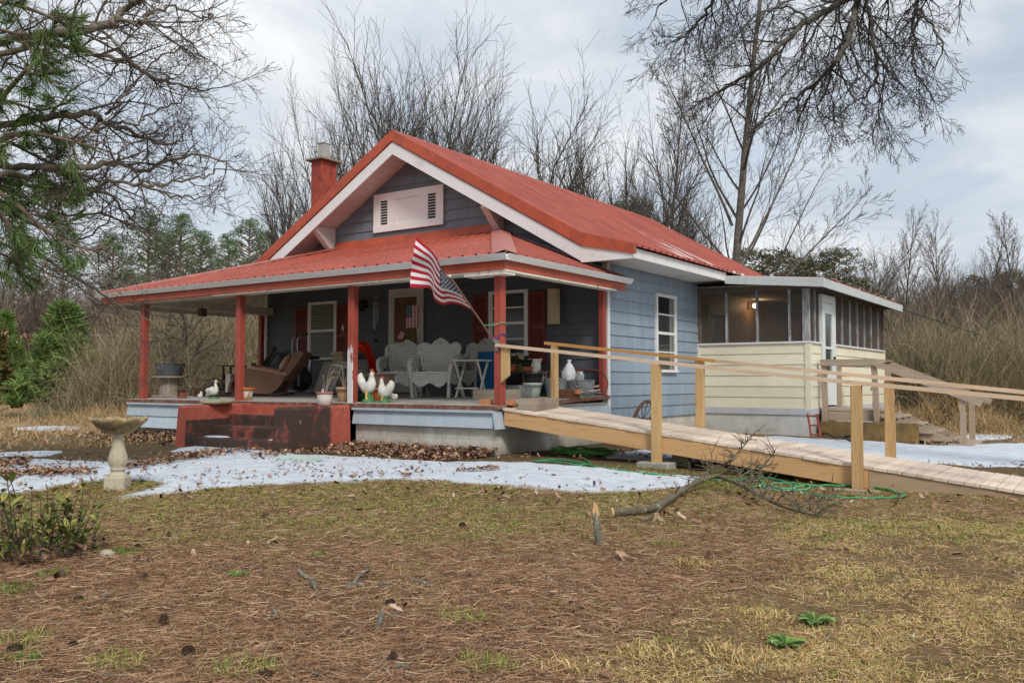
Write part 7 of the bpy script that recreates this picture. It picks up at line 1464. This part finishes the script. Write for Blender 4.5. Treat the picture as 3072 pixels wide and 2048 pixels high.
# the brown wood behind: many alike
rw = random.Random(5)
VS = [vase(601+i, 10, n, .28, .09, BARKR) for i, n in enumerate((3, 4))]
n = 0
for dep, N, v0 in ((44, 22, 865), (52, 22, 835), (62, 14, 800)):
    for i in range(N):
        u = 2600+(3230-2600)*(i+rw.uniform(.1, .9))/N; plant('bare_tree', u, v0+rw.uniform(-30, 60), dep+rw.uniform(-4, 4), VS[i % 2] if i % 3 else FE[i % 3], 9.7, 'one of the many alike brown bare trees in the wood right of the house', 'brown wood right of the house', None, rw.uniform(.8, 1.2))
for dep, N, v0, u0, u1 in ((58, 14, 830, -150, 780), (70, 14, 800, -150, 820), (48, 8, 860, -100, 700)):
    for i in range(N):
        u = u0+(u1-u0)*(i+rw.uniform(.1, .9))/N; plant('bare_tree', u, v0+rw.uniform(-50, 60), dep+rw.uniform(-4, 4), (VA[2], VS[i % 2], FE[2])[i % 3], 9.7, 'one of the many alike grey bare trees in the far wood left of the house', 'grey wood left of the house', None, rw.uniform(.7, 1.1))
for i in range(10):
    u = 1950+(2650-1950)*(i+rw.uniform(.1, .9))/10; plant('bare_tree', u, 850+rw.uniform(-50, 40), 66+rw.uniform(-5, 5), VS[i % 2], 9.7, 'one of the many alike bare trees far behind the roof and side porch', 'far wood behind the house', None, rw.uniform(.8, 1.2))
# ------------------------------------------------------------------ evergreens
def pine_far(seed, H, bare_to=.45, w=.23, n=46, leaf=.22, per=150, mat=None, conic=False, thin=.17, cs=.052):
    r_ = random.Random(seed); g = np.random.default_rng(seed); T = Tree(seed); tr = MB(); P = [(r_.gauss(0, .02)*z*.3, r_.gauss(0, .02)*z*.3, z) for z in np.linspace(-.2, H*.97, 9)]; tr.tube(P, [H*.016*(1-.85*i/8) for i in range(9)], 7, False)
    V = []; F = []
    for k in range(n):
        t = bare_to+(1-bare_to)*((k+r_.random())/n)**.9; a = k*2.4+r_.uniform(-.5, .5); prof = (1-t)/(1-bare_to) if conic else math.sin(math.pi*min(1, (t-bare_to)/(1-bare_to)*.80+.17))**.8
        rad = w*H*prof*r_.uniform(.45, 1.1); z = t*H; c = np.array([rad*math.cos(a), rad*math.sin(a), z+rad*.18]); tr.tube([(0, 0, z-rad*.2), c*.6+np.array([0, 0, z*.4-rad*.03]), c], [H*.005, H*.0035, .01], 4, False)
        m = int(per*r_.uniform(.6, 1.3)); sz = H*cs*r_.uniform(.7, 1.35); q = g.normal(0, 1, (m, 3)); q /= np.linalg.norm(q, axis=1, keepdims=True); q *= (g.uniform(.2, 1, (m, 1))**.5)*np.array([[sz*1.25, sz*1.25, sz*.72]]); q += c
        d = g.normal(0, 1, (m, 3)); d[:, 2] = np.abs(d[:, 2])*.8+.1; d /= np.linalg.norm(d, axis=1, keepdims=True); s = np.cross(d, g.normal(0, 1, (m, 3))); s /= np.linalg.norm(s, axis=1, keepdims=True); L_ = leaf*g.uniform(.6, 1.3, (m, 1)); w_ = L_*thin
        b0 = len(V)*0+sum(len(x) for x in V); V.append(np.stack([q-s*w_, q+s*w_, q+d*L_+s*w_*.4, q+d*L_-s*w_*.4], 1).reshape(-1, 3)); F.append(b0+np.arange(m*4).reshape(-1, 4))
    V = np.concatenate(V); F = np.concatenate(F); me = bpy.data.meshes.new('crown'); me.from_pydata(V.tolist(), [], F.tolist()); me.materials.append(mat or PINEF); return tr.mesh('trunk', PINEB), me
PF_ = [pine_far(701, 10, .45, .19, 64, .15, 120, None, False, .12, .036), pine_far(702, 10, .55, .16, 52, .15, 120, None, False, .12, .036), pine_far(703, 10, .34, .23, 80, .15, 120, None, False, .12, .036)]
G4 = 'green pines in the far wood left of the house'
for u, v, dep, k, w, lab in ((440, 628, 72, 1, 1., 'far green pine, leftmost of the clear tops left of the house'), (535, 634, 70, 0, 1., 'far green pine second from the left of the clear tops'), (500, 690, 76, 2, .9, 'low dark pine between the two clear left tops'), (600, 690, 66, 1, 1., 'small far pine in the dip between the tall pines'), (742, 652, 64, 2, .95, 'broad bright green pine just left of the roof edge'), (805, 690, 70, 0, .9, 'far pine half hidden by the red rake of the roof'), (680, 705, 72, 1, 1.1, 'small dark pine left of the broad bright one'), (330, 690, 70, 1, 1., 'far pine showing through the bare branches at the left'), (180, 660, 66, 2, .8, 'dark pine behind the overhanging branches at the left'), (60, 700, 68, 0, .9, 'dark pine at the left edge of the far wood'), (380, 800, 60, 2, .8, 'low pine in the wood above the porch roof end')): plant('pine_tree', u, v, dep, PF_[k], 10., lab, G4, None, w)
CE_ = [pine_far(711, 10, .12, .34, 60, .20, 160, CEDAR), pine_far(712, 10, .1, .30, 52, .2, 160, CEDAR)]
G5 = 'dull evergreens behind the house'
for u, v, dep, k, w, lab in ((1895, 588, 48, 0, .9, 'dark round evergreen showing over the roof behind the bare trees'), (2290, 742, 52, 0, 1.5, 'broad dull olive evergreen behind the side porch roof'), (2390, 770, 54, 1, 1.5, 'low olive evergreen between the two broad ones'), (2510, 742, 50, 1, 1.25, 'dull olive evergreen right of the broad one, above the side porch'), (2930, 822, 60, 1, .8, 'small dark evergreen far in the brown wood'), (3040, 805, 56, 0, .9, 'dark evergreen far in the brown wood at the right edge')): plant('evergreen_tree', u, v, dep, CE_[k], 10., lab, G5, None, w)
YP = pine_far(721, 10, .06, .40, 110, .85, 210, PINEY, True, .055)
t = plant('young_pine', 190, 900, 25, YP, 9.9, 'bright green bushy young pine in front of the thicket at the left', None, .4, 1.12)
YP2 = pine_far(722, 10, .10, .30, 50, .5, 120, leafy('yellowing_pine_foliage', [(0, (.06, .07, .02)), (.6, (.13, .12, .035)), (1, (.24, .16, .06))]), True)
plant('young_pine', -8, 985, 25, YP2, 9.9, 'yellowing young pine cut by the left edge of the photo', None, 1., .9); plant('young_pine', 12, 930, 34, YP, 9.9, 'small dark pine behind the yellowing pine at the left edge', None, 2., .8)
plant('young_pine', 117, 1045, 26, pine_far(723, 10, .42, .20, 26, .6, 70, YP2[1].materials[0], True), 9.9, 'thin little pine sapling standing in the tan field at the left', None, 1., 1.1)
# ------------------------------------------------------------------ thickets of brush
def thicket(name, mat, label, spots, N, seed, w=(.007, .016), seg=5):
    """spots: (u, depth, half width u, half depth, height)"""
    g = np.random.default_rng(seed); tot = sum(s[2]*s[4] for s in spots); Vs, Fs, b0 = [], [], 0
    for u, dep, hu, hd, H_ in spots:
        n = int(N*hu*H_/tot); uu = u+hu*np.clip(g.normal(0, .5, n), -1.15, 1.15); dd = dep+hd*g.uniform(-1, 1, n); q = np.array([at(a_, 1146, b_) for a_, b_ in zip(uu, dd)]); x, y = q[:, 0], q[:, 1]; z = gh(x, y)-.05
        pr_ = H_*np.sqrt(np.maximum(.08, 1-((uu-u)/(hu*1.2))**2))*(.72+.5*fbm(x*.5, y*.5, seed+3)); L_ = pr_*g.uniform(.35, 1.12, n); az = g.uniform(0, TAU, n); lean = g.uniform(.08, .95, n); P = np.stack([x, y, z], 1); start = g.uniform(0, .55, n)*pr_; P[:, 2] += start*(g.random(n) < .55)
        d = np.stack([np.cos(az)*lean, np.sin(az)*lean, np.ones(n)], 1); d /= np.linalg.norm(d, axis=1, keepdims=True); ww = g.uniform(*w, n); sd = g.normal(0, 1, (n, 3)); rows = []
        for s in range(seg+1):
            S_ = np.cross(d, sd); S_ /= np.linalg.norm(S_, axis=1, keepdims=True)+1e-9; k = (ww*(1-.7*s/seg)/2)[:, None]; rows += [P-S_*k, P+S_*k]
            P = P+d*(L_/seg)[:, None]; d = d+g.normal(0, .22, (n, 3))+np.array([[0, 0, -.09]]); d /= np.linalg.norm(d, axis=1, keepdims=True)
        V = np.stack(rows, 1).reshape(-1, 3); b = np.arange(n)[:, None]*2*(seg+1)+b0; Vs.append(V); Fs += [b+np.array([[2*s, 2*s+1, 2*s+3, 2*s+2]]) for s in range(seg)]; b0 += len(V)
    return np_mesh(name, np.concatenate(Vs), np.concatenate(Fs), mat, label=label, kind='stuff')
thicket('brush_thicket', BRUSH, 'tangled olive brown brush thicket behind the left end of the porch', [(330, 25, 170, 2.2, 2.2), (480, 26, 190, 2.5, 2.9), (640, 27, 190, 2.5, 3.2), (790, 28, 160, 2.5, 3.2), (250, 23.5, 90, 1.0, 1.1), (130, 23.3, 70, .6, .55)], 26000, 1)
thicket('brush_thicket', BRUSH, 'tangled olive brush thicket right of the side porch', [(2740, 26, 130, 3, 2.6), (2900, 25, 150, 3, 2.4), (3080, 25, 150, 3, 2.6)], 19000, 2)
thicket('brush_thicket', BRUSHR, 'reddish brown undergrowth filling the wood right of the house', [(2700, 40, 150, 4, 4.0), (2880, 41, 170, 4, 4.3), (3080, 40, 170, 4, 4.2), (2560, 46, 160, 4, 4.0)], 22000, 3, (.012, .024))
thicket('brush_thicket', BRUSHR, 'grey brown undergrowth in the far wood left of the house', [(0, 52, 170, 4, 5.0), (250, 54, 200, 4, 5.5), (480, 54, 200, 4, 5.8), (720, 54, 200, 4, 6.)], 20000, 4, (.014, .028))
thicket('brush_thicket', BRUSHR, 'brown undergrowth far behind the roof and side porch', [(2050, 58, 300, 4, 6.4), (2400, 56, 260, 4, 6.2)], 9000, 6, (.016, .03))
thicket('broom_grass', STRAW, 'pale orange tan broom grass patches in the right thicket', [(2900, 22.5, 60, 1., 1.2), (3020, 23, 60, 1., 1.3), (2790, 22, 40, .8, .8), (2700, 21, 80, 1.5, .5), (2950, 20.5, 120, 1, .5)], 5200, 7, (.008, .016))
thicket('broom_grass', STRAW, 'tan broom grass at the edge of the left thicket', [(90, 38, 120, 3, .9), (330, 21.5, 200, 1.5, .45), (560, 21.5, 160, 1.2, .5)], 5000, 8, (.008, .016))
t = thing('thicket_sapling', tuple(ground_at(560, 24)), 'dark crooked sapling standing in the thicket above the wash tub', 'tree'); T = Tree(66); S = [(9, .13, .02, 12, .5, 1.0, .5, .35), (6, .13, .02, 7, .4, .9, .5, .2), (4, .12, 0, 4, .4, .9, .5, .2), (3, .1, 0, 0, 0, 0, 0, 0), .006]; T.grow((0, 0, 0), (0, 0, 1), 4.2, .06, 0, S); T.grow((.1, 0, 0), (-.4, .1, 1), 2.6, .04, 0, S); a, c = T.meshes(1, None)
for nme, q in (('trunk', a), ('crown', c)): o = bpy.data.objects.new(nme, q.mesh(nme, BARKD)); col.objects.link(o); o.parent = t
rp_ = random.Random(71)
for i, (u, dep, H_, lab) in enumerate(((700, 24, 2.6, 'pale bare sapling in the thicket left of the second porch post'), (640, 23.5, 2.2, 'pale crooked sapling in the thicket behind the goose'), (420, 25, 2.6, 'pale thin sapling in the thicket beside the leftmost post'), (3000, 24, 3.4, 'pale thin sapling in the thicket at the far right'), (2790, 25, 3.0, 'pale thin sapling in the thicket right of the back stairs'))):
    T = Tree(80+i); T.grow((0, 0, -.1), (rp_.uniform(-.3, .3), rp_.uniform(-.3, .3), 1), H_, .03, 0, [(7, .12, .02, 9, .5, 1., .5, .3), (5, .13, .02, 5, .4, .9, .5, .2), (3, .12, 0, 0, 0, 0, 0, 0), .006]); a, c = T.meshes(1, None); PT = surf('pale_sapling_bark', (.34, .29, .22), .9); tree_thing('thicket_sapling', ground_at(u, dep), (a.mesh('trunk', PT), c.mesh('crown', PT)), None, lab, 'tree', 'pale saplings in the thickets')
# ------------------------------------------------------------------ near overhanging trees
def limbs(T, defs, dep0, S, r0=.05, r1=.012, jig=.5, dens=1., droop=0., fat=1.):
    """defs: sight-line polylines of the photo with their own depths -> limbs in the air; twigs grow from them"""
    R_ = T.r
    for pts, ra, rb_, dz_ in defs:
        ra *= fat
        n = len(pts); P = smooth([at(u, v, dep0+dz_+jig*math.sin(i*1.3+pts[0][0]*.01)) for i, (u, v) in enumerate(pts)], 5); m = len(P); rad = [ra+(rb_-ra)*(i/(m-1)) for i in range(m)]
        P = P+np.array([[R_.gauss(0, .012), R_.gauss(0, .012), R_.gauss(0, .012)] for _ in range(m)]); T.br.append((0, list(P), rad))
        Ltot = np.sum(np.linalg.norm(np.diff(P, axis=0), axis=1)); k = max(2, int(Ltot*dens)); az = R_.uniform(0, TAU)
        for j in range(k):
            t = (j+R_.uniform(.1, .9))/k; i = min(m-2, int(t*(m-1))); d = P[i+1]-P[i]; az += 2.4+R_.uniform(-.6, .6); dd = rotv(d, R_.uniform(.4, 1.0), az)+np.array([0, 0, -droop]); T.grow(P[i], dd, R_.uniform(.5, 1.15)*(.55+.6*(1-t)), min(rad[i]*.6, .014), 1, S)
        T.grow(P[-1], P[-1]-P[-2], .7, rb_*.9, 1, S)
# left: a bare oak limb system reaching in from a trunk outside the picture
TL = Tree(21); SL = [None, (6, .16, .03, 9, .4, .95, .55, .12), (4, .16, .02, 4, .4, .95, .55, .2), (3, .14, .02, 0, 0, 0, 0, 0), .0022]
X0 = (-620, 330)
LD = [([X0, (-300, 180), (0, 122), (150, 103), (275, 84), (340, 66), (378, 32), (430, -10)], .085, .03, 0), ([(350, 64), (420, 66), (445, 42), (520, 24), (600, 48), (638, 45)], .028, .008, 0), ([(420, 66), (500, 82), (560, 120), (605, 175)], .02, .007, .3),
      ([(-300, 180), (0, 165), (120, 130), (230, 150), (320, 170), (390, 186), (450, 230), (500, 246), (560, 264), (630, 272)], .05, .008, .4), ([(300, 92), (345, 125), (375, 165), (400, 195), (430, 214)], .022, .008, 0),
      ([X0, (-280, 400), (0, 372), (170, 350), (270, 345), (320, 370), (410, 400), (475, 428), (545, 420)], .075, .008, .2), ([(318, 345), (350, 308), (400, 246), (470, 182), (545, 142)], .024, .007, .2), ([(330, 362), (400, 374), (432, 350), (500, 320), (555, 298)], .022, .007, .3),
      ([X0, (-280, 520), (0, 500), (150, 500), (280, 500), (350, 486), (420, 515), (500, 482), (600, 470), (685, 494)], .07, .007, 0), ([(350, 486), (365, 455), (410, 425), (470, 405)], .018, .006, .1),
      ([(-200, 480), (0, 520), (100, 530), (250, 582), (330, 542), (420, 556), (500, 548), (600, 535), (655, 508)], .045, .007, -.4), ([X0, (-250, 640), (0, 560), (150, 562), (300, 572), (360, 620), (400, 660)], .05, .008, .6), ([(420, 556), (500, 580), (560, 592), (630, 590)], .016, .006, -.3),
      ([(-250, 640), (0, 640), (150, 700), (230, 720), (330, 660)], .035, .007, .3), ([(0, 560), (180, 640), (300, 640), (420, 690), (480, 740)], .03, .006, .8), ([(0, 640), (120, 760), (260, 850), (380, 930), (480, 985)], .03, .005, 1.2), ([(0, 720), (150, 820), (300, 900), (420, 1000)], .022, .005, 1.6)]
limbs(TL, LD, 9.0, SL, dens=3.6, jig=.45, fat=.68)
tb = at(-640, 1146, 9.2); tb[2] = g1(tb[0], tb[1])
a, c = TL.meshes(1, None, sides=(8, 5, 4, 3, 3)); q = at(*X0, 9.0); a.tube(smooth([tb-np.array([0, 0, .1]), tb*.6+q*.4, q, q+np.array([-.1, .1, 1.5])], 5), [.26-.008*i for i in range(16)], 12, False)
tL = thing('overhanging_tree', tuple(tb), 'bare grey branched tree reaching into the picture from the upper left', 'tree')
for nme, mb_, mt in (('trunk', a, surf('brown_limb_bark', (.165, .125, .092), .95, .3, 9, .6, 40, stain=(.22, .21, .17), sscale=8)), ('crown', c, surf('oak_twig_bark', (.085, .068, .055), .95, .25, 6, .3, 40))): mb_.build(nme, mt, tL)
# left: a long needled pine in front of it
tb = at(-560, 1146, 8.6); tb[2] = g1(tb[0], tb[1]); tP = thing('overhanging_pine', tuple(tb), 'long needled green pine with drooping sprays at the upper left edge', 'tree'); rn = random.Random(9); gn = np.random.default_rng(10); mb = MB(); tuft_pts = []
def at_left(e): q = np.array(e)-_C; d_ = q@_F; return 1536+FPX*(q@_R)/d_ < 250

q = at(-560, -500, 8.6); mb.tube(smooth([tb-np.array([0, 0, .1]), tb*.5+q*.5, q], 6), [.18-.006*i for i in range(13)], 10, False)
for pts in ([(-560, -120), (-200, -40), (60, 20), (170, 60), (240, 90)], [(-560, 60), (-200, 60), (40, 100), (120, 160)], [(-560, 250), (-250, 280), (0, 300), (120, 330), (220, 300)], [(-560, 300), (-250, 380), (0, 420), (110, 470), (230, 530)], [(-560, 380), (-250, 480), (0, 520), (90, 560), (190, 600)], [(-560, 460), (-250, 600), (0, 610), (60, 640)], [(-560, 560), (-250, 690), (0, 760), (30, 790)], [(-250, 480), (0, 580), (150, 700), (270, 748), (325, 735)], [(-560, 500), (-250, 560), (-60, 560), (40, 720)], [(0, 300), (80, 210), (150, 160)], [(0, 420), (80, 400), (200, 420), (262, 440)]):
    P = smooth([at(u, v, 8.6+.5*math.sin(i+pts[-1][1]*.02)) for i, (u, v) in enumerate(pts)], 6); mb.tube(P, [.03*(1-.8*i/len(P)) for i in range(len(P))], 6, False); tuft_pts.append((P[-1], P[-1]-P[-2]))
    for k in range(int(3+len(P)*1.1)):
        i = rn.randrange(len(P)//4, len(P)-1); d = rotv(P[i+1]-P[i], rn.uniform(.4, 1.2), rn.uniform(0, TAU)); e = P[i]+d*rn.uniform(.15, .5)+np.array([0, 0, -.03]); mb.tube([P[i], (P[i]+e)/2+np.array([0, 0, .02]), e], [.007, .006, .004], 4, False); tuft_pts.append((e, d)) if at_left(e) else None
mb.build('trunk', PINEB, tP); V, F, b0 = [], [], 0
for c, d in tuft_pts:
    d = d/np.linalg.norm(d); n = 60; dirs = np.array([rotv(d, abs(rn.gauss(.55, .35)), rn.uniform(0, TAU)) for _ in range(n)]); L_ = gn.uniform(.10, .20, (n, 1)); s0 = c-d*gn.uniform(0, .13, (n, 1)); sd = np.cross(dirs, gn.normal(0, 1, (n, 3))); sd /= np.linalg.norm(sd, axis=1, keepdims=True); w_ = .0028
    m = s0+dirs*L_*.55; e = s0+dirs*L_+np.array([[0, 0, -.03]])*gn.uniform(.2, 1.2, (n, 1)); V.append(np.stack([s0-sd*w_, s0+sd*w_, m+sd*w_, m-sd*w_, e+sd*w_*.4, e-sd*w_*.4], 1).reshape(-1, 3)); b = b0+np.arange(n)[:, None]*6; F += [b+np.array([[0, 1, 2, 3]]), b+np.array([[3, 2, 4, 5]])]; b0 += n*6
V = np.concatenate(V); np_mesh('needles', V-tb, np.concatenate(F), PINEN, parent=tP)
# a few dead brown leaves still hanging at the left
mb = MB(); r_ = random.Random(3)
for cx_, cy_ in ((20, 1000), (60, 1010), (85, 1005), (10, 985), (150, 830), (155, 800), (130, 790), (90, 760), (45, 770), (120, 840)):
    for k in range(7): leaf(mb, at(cx_+r_.gauss(0, 10), cy_+r_.gauss(0, 8), 8.6), (r_.uniform(-1, 1), r_.uniform(-1, 1), r_.uniform(-1.5, 0)), r_.uniform(.04, .07), .014, .5)
mb.build('hanging_leaves', LEAF, tL)
# right: drooping limbs of a tall tree standing outside the picture
TR = Tree(23); SR = [None, (6, .15, -.035, 9, .35, .9, .55, .12), (4, .16, -.05, 5, .4, .9, .55, .2), (3, .14, -.03, 0, 0, 0, 0, 0), .0024]
XR = (3500, -620)
RD = [([XR, (2900, -300), (2640, -60), (2520, 8), (2430, 60), (2345, 128), (2290, 190), (2220, 240), (2150, 280), (2090, 308)], .085, .008, 0), ([(2345, 128), (2285, 122), (2210, 121)], .02, .006, .2), ([(2300, 186), (2260, 196), (2200, 198)], .018, .006, .1), ([(2520, 8), (2460, 70), (2400, 170), (2340, 250)], .03, .006, .5),
      ([XR, (2900, -250), (2640, -80), (2572, 0), (2560, 52), (2540, 130), (2500, 190), (2482, 218), (2400, 280), (2350, 310), (2295, 345)], .08, .008, -.3), ([(2490, 205), (2476, 280), (2452, 335), (2512, 362)], .022, .006, -.2), ([(2540, 130), (2480, 110), (2450, 128)], .018, .006, 0),
      ([(2640, -80), (2600, 0), (2618, 80), (2625, 160), (2630, 230), (2602, 285), (2550, 315)], .045, .007, .2), ([(2628, 170), (2668, 210), (2700, 260), (2640, 330)], .024, .006, .3), ([(2630, 230), (2640, 300), (2655, 380)], .018, .005, .2), ([(2500, 190), (2550, 210), (2600, 170)], .014, .005, .4),
      ([XR, (3000, -200), (2800, -60), (2750, 0), (2742, 70), (2738, 150), (2740, 205), (2790, 280)], .05, .006, .4), ([(2750, 20), (2790, 75), (2830, 140), (2805, 195)], .026, .006, .5), ([(2742, 70), (2700, 60), (2690, 90)], .014, .005, .4),
      ([(2640, -60), (2300, -120), (2180, -60), (2135, 5), (2100, 58), (2060, 108), (2005, 128)], .05, .006, .6), ([(2062, 106), (2062, 150), (2058, 185)], .016, .005, .6), ([(2180, -60), (2060, -20), (1985, 10), (1960, 60)], .028, .005, .9), ([(2430, 60), (2360, 20), (2280, 40), (2240, 70), (2205, 118)], .024, .005, .7), ([(2520, 8), (2400, -10), (2330, 20), (2250, 62)], .026, .006, .3), ([(2300, -120), (2260, -20), (2225, 30)], .02, .005, .8), ([(2180, -60), (2190, 0), (2175, 45), (2150, 70)], .016, .005, .9)]
limbs(TR, RD, 9.6, SR, dens=3.6, jig=.35, droop=.45, fat=.62)
tb = at(3560, 1146, 10.5); tb[2] = g1(tb[0], tb[1])
a, c = TR.meshes(1, None, sides=(8, 5, 4, 3, 3)); q = at(*XR, 9.6); a.tube(smooth([tb-np.array([0, 0, .2]), tb*.6+q*.4, q, q+np.array([.2, .3, 2.])], 6), [.34-.009*i for i in range(19)], 12, False)
tR = thing('overhanging_tree', tuple(tb), 'dark drooping bare limbs of a tall tree hanging in from the upper right', 'tree')
for nme, mb_, mt in (('trunk', a, surf('dark_limb_bark', (.075, .068, .058), .95, .3, 9, .6, 40, stain=(.14, .14, .10), sscale=9)), ('crown', c, surf('dark_hanging_twigs', (.045, .038, .036), .95, .25, 6, .3, 40))): mb_.build(nme, mt, tR)
# ------------------------------------------------------------------ sky and sun
world = bpy.data.worlds.new('World'); sc.world = world; world.use_nodes = True
wt = world.node_tree; wn = wt.nodes; wl = wt.links; bg = wn['Background']
sky = wn.new('ShaderNodeTexSky'); sky.sky_type = 'NISHITA'; sky.sun_disc = False
SUN_EL, SUN_AZ = R(42), R(128)     # compass bearing: from +Y (north) clockwise
sky.sun_elevation = SUN_EL; sky.sun_rotation = SUN_AZ; sky.air_density = 1.2; sky.dust_density = 1.5; sky.ozone_density = 1.5
tc = wn.new('ShaderNodeTexCoord'); sep = wn.new('ShaderNodeSeparateXYZ'); wl.new(tc.outputs['Generated'], sep.inputs[0])
def wm(op, a, b=0., c=None):
    m = wn.new('ShaderNodeMath'); m.operation = op
    for s_, v in zip(m.inputs, (a, b)):
        if isinstance(v, (int, float)): s_.default_value = v
        else: wl.new(v, s_)
    return m.outputs[0]
zz = wm('ADD', wm('MAXIMUM', sep.outputs[2], 0.), .16)
comb = wn.new('ShaderNodeCombineXYZ'); wl.new(wm('DIVIDE', sep.outputs[0], zz), comb.inputs[0]); wl.new(wm('DIVIDE', sep.outputs[1], zz), comb.inputs[1])
def wnoise(scale, detail, rough, loc, dist=.3):
    mp = wn.new('ShaderNodeMapping'); mp.inputs['Location'].default_value = loc; wl.new(comb.outputs[0], mp.inputs['Vector'])
    n = wn.new('ShaderNodeTexNoise'); n.inputs['Scale'].default_value = scale; n.inputs['Detail'].default_value = detail; n.inputs['Roughness'].default_value = rough; n.inputs['Distortion'].default_value = dist
    wl.new(mp.outputs[0], n.inputs['Vector']); return n.outputs['Fac']
def wramp(f, stops):
    r = wn.new('ShaderNodeValToRGB'); e = r.color_ramp.elements
    while len(e) < len(stops): e.new(.5)
    for i, (p, c) in enumerate(stops): e[i].position = p; e[i].color = (*c, 1) if isinstance(c, tuple) else (c, c, c, 1)
    wl.new(f, r.inputs['Fac']); return r.outputs['Color']
def wmix(f, a, b, ty='MIX'):
    m = wn.new('ShaderNodeMix'); m.data_type = 'RGBA'; m.blend_type = ty
    for s_, v in ((m.inputs[0], f), (m.inputs[6], a), (m.inputs[7], b)):
        if isinstance(v, (int, float)): s_.default_value = v if s_.type == 'VALUE' else (v, v, v, 1)
        elif isinstance(v, tuple): s_.default_value = (*v, 1)
        else: wl.new(v, s_)
    return m.outputs[2]
n1 = wnoise(.62, 6, .52, (1.3, 4.1, 0)); n2 = wnoise(1.9, 6, .6, (7.7, 2.2, 0), .6)
mixn = wm('ADD', wm('MULTIPLY', n1, .72), wm('MULTIPLY', n2, .28))
K = 10.
cl = wramp(mixn, [(.38, (.42, .475, .55)), (.46, (.53, .575, .635)), (.53, (.66, .69, .725)), (.60, (.82, .835, .85)), (.67, (.96, .96, .955))])
clk = wmix(1., cl, (SKYK, SKYK, SKYK) if 'SKYK' in globals() else (7.4, 7.4, 7.4), 'MULTIPLY')
cover = wramp(n2, [(.30, .78), (.60, .97)])
skc = wmix(cover, sky.outputs[0], clk)
wl.new(skc, bg.inputs['Color']); bg.inputs['Strength'].default_value = .1
sun = bpy.data.lights.new('sun', 'SUN'); sun.energy = 1.5; sun.angle = R(14); sun.color = (1., .95, .88)
so = bpy.data.objects.new('sun', sun); col.objects.link(so)
d = Vector((math.sin(SUN_AZ)*math.cos(SUN_EL), math.cos(SUN_AZ)*math.cos(SUN_EL), math.sin(SUN_EL)))
so.rotation_euler = d.to_track_quat('Z', 'Y').to_euler(); so.location = (0, 0, 30)
sc.view_settings.view_transform = 'Standard'; sc.view_settings.look = 'None'; sc.view_settings.gamma = 1; sc.view_settings.use_curve_mapping = False
sc.view_settings.exposure = .72
sc.cycles.max_bounces = 6; sc.cycles.diffuse_bounces = 3; sc.cycles.transparent_max_bounces = 8; sc.cycles.use_denoising = True
try:
    sc.cycles.denoiser = 'OPENIMAGEDENOISE'; sc.cycles.denoising_input_passes = 'RGB_ALBEDO_NORMAL'; sc.cycles.denoising_prefilter = 'ACCURATE'; sc.cycles.denoising_quality = 'HIGH'
except Exception: pass
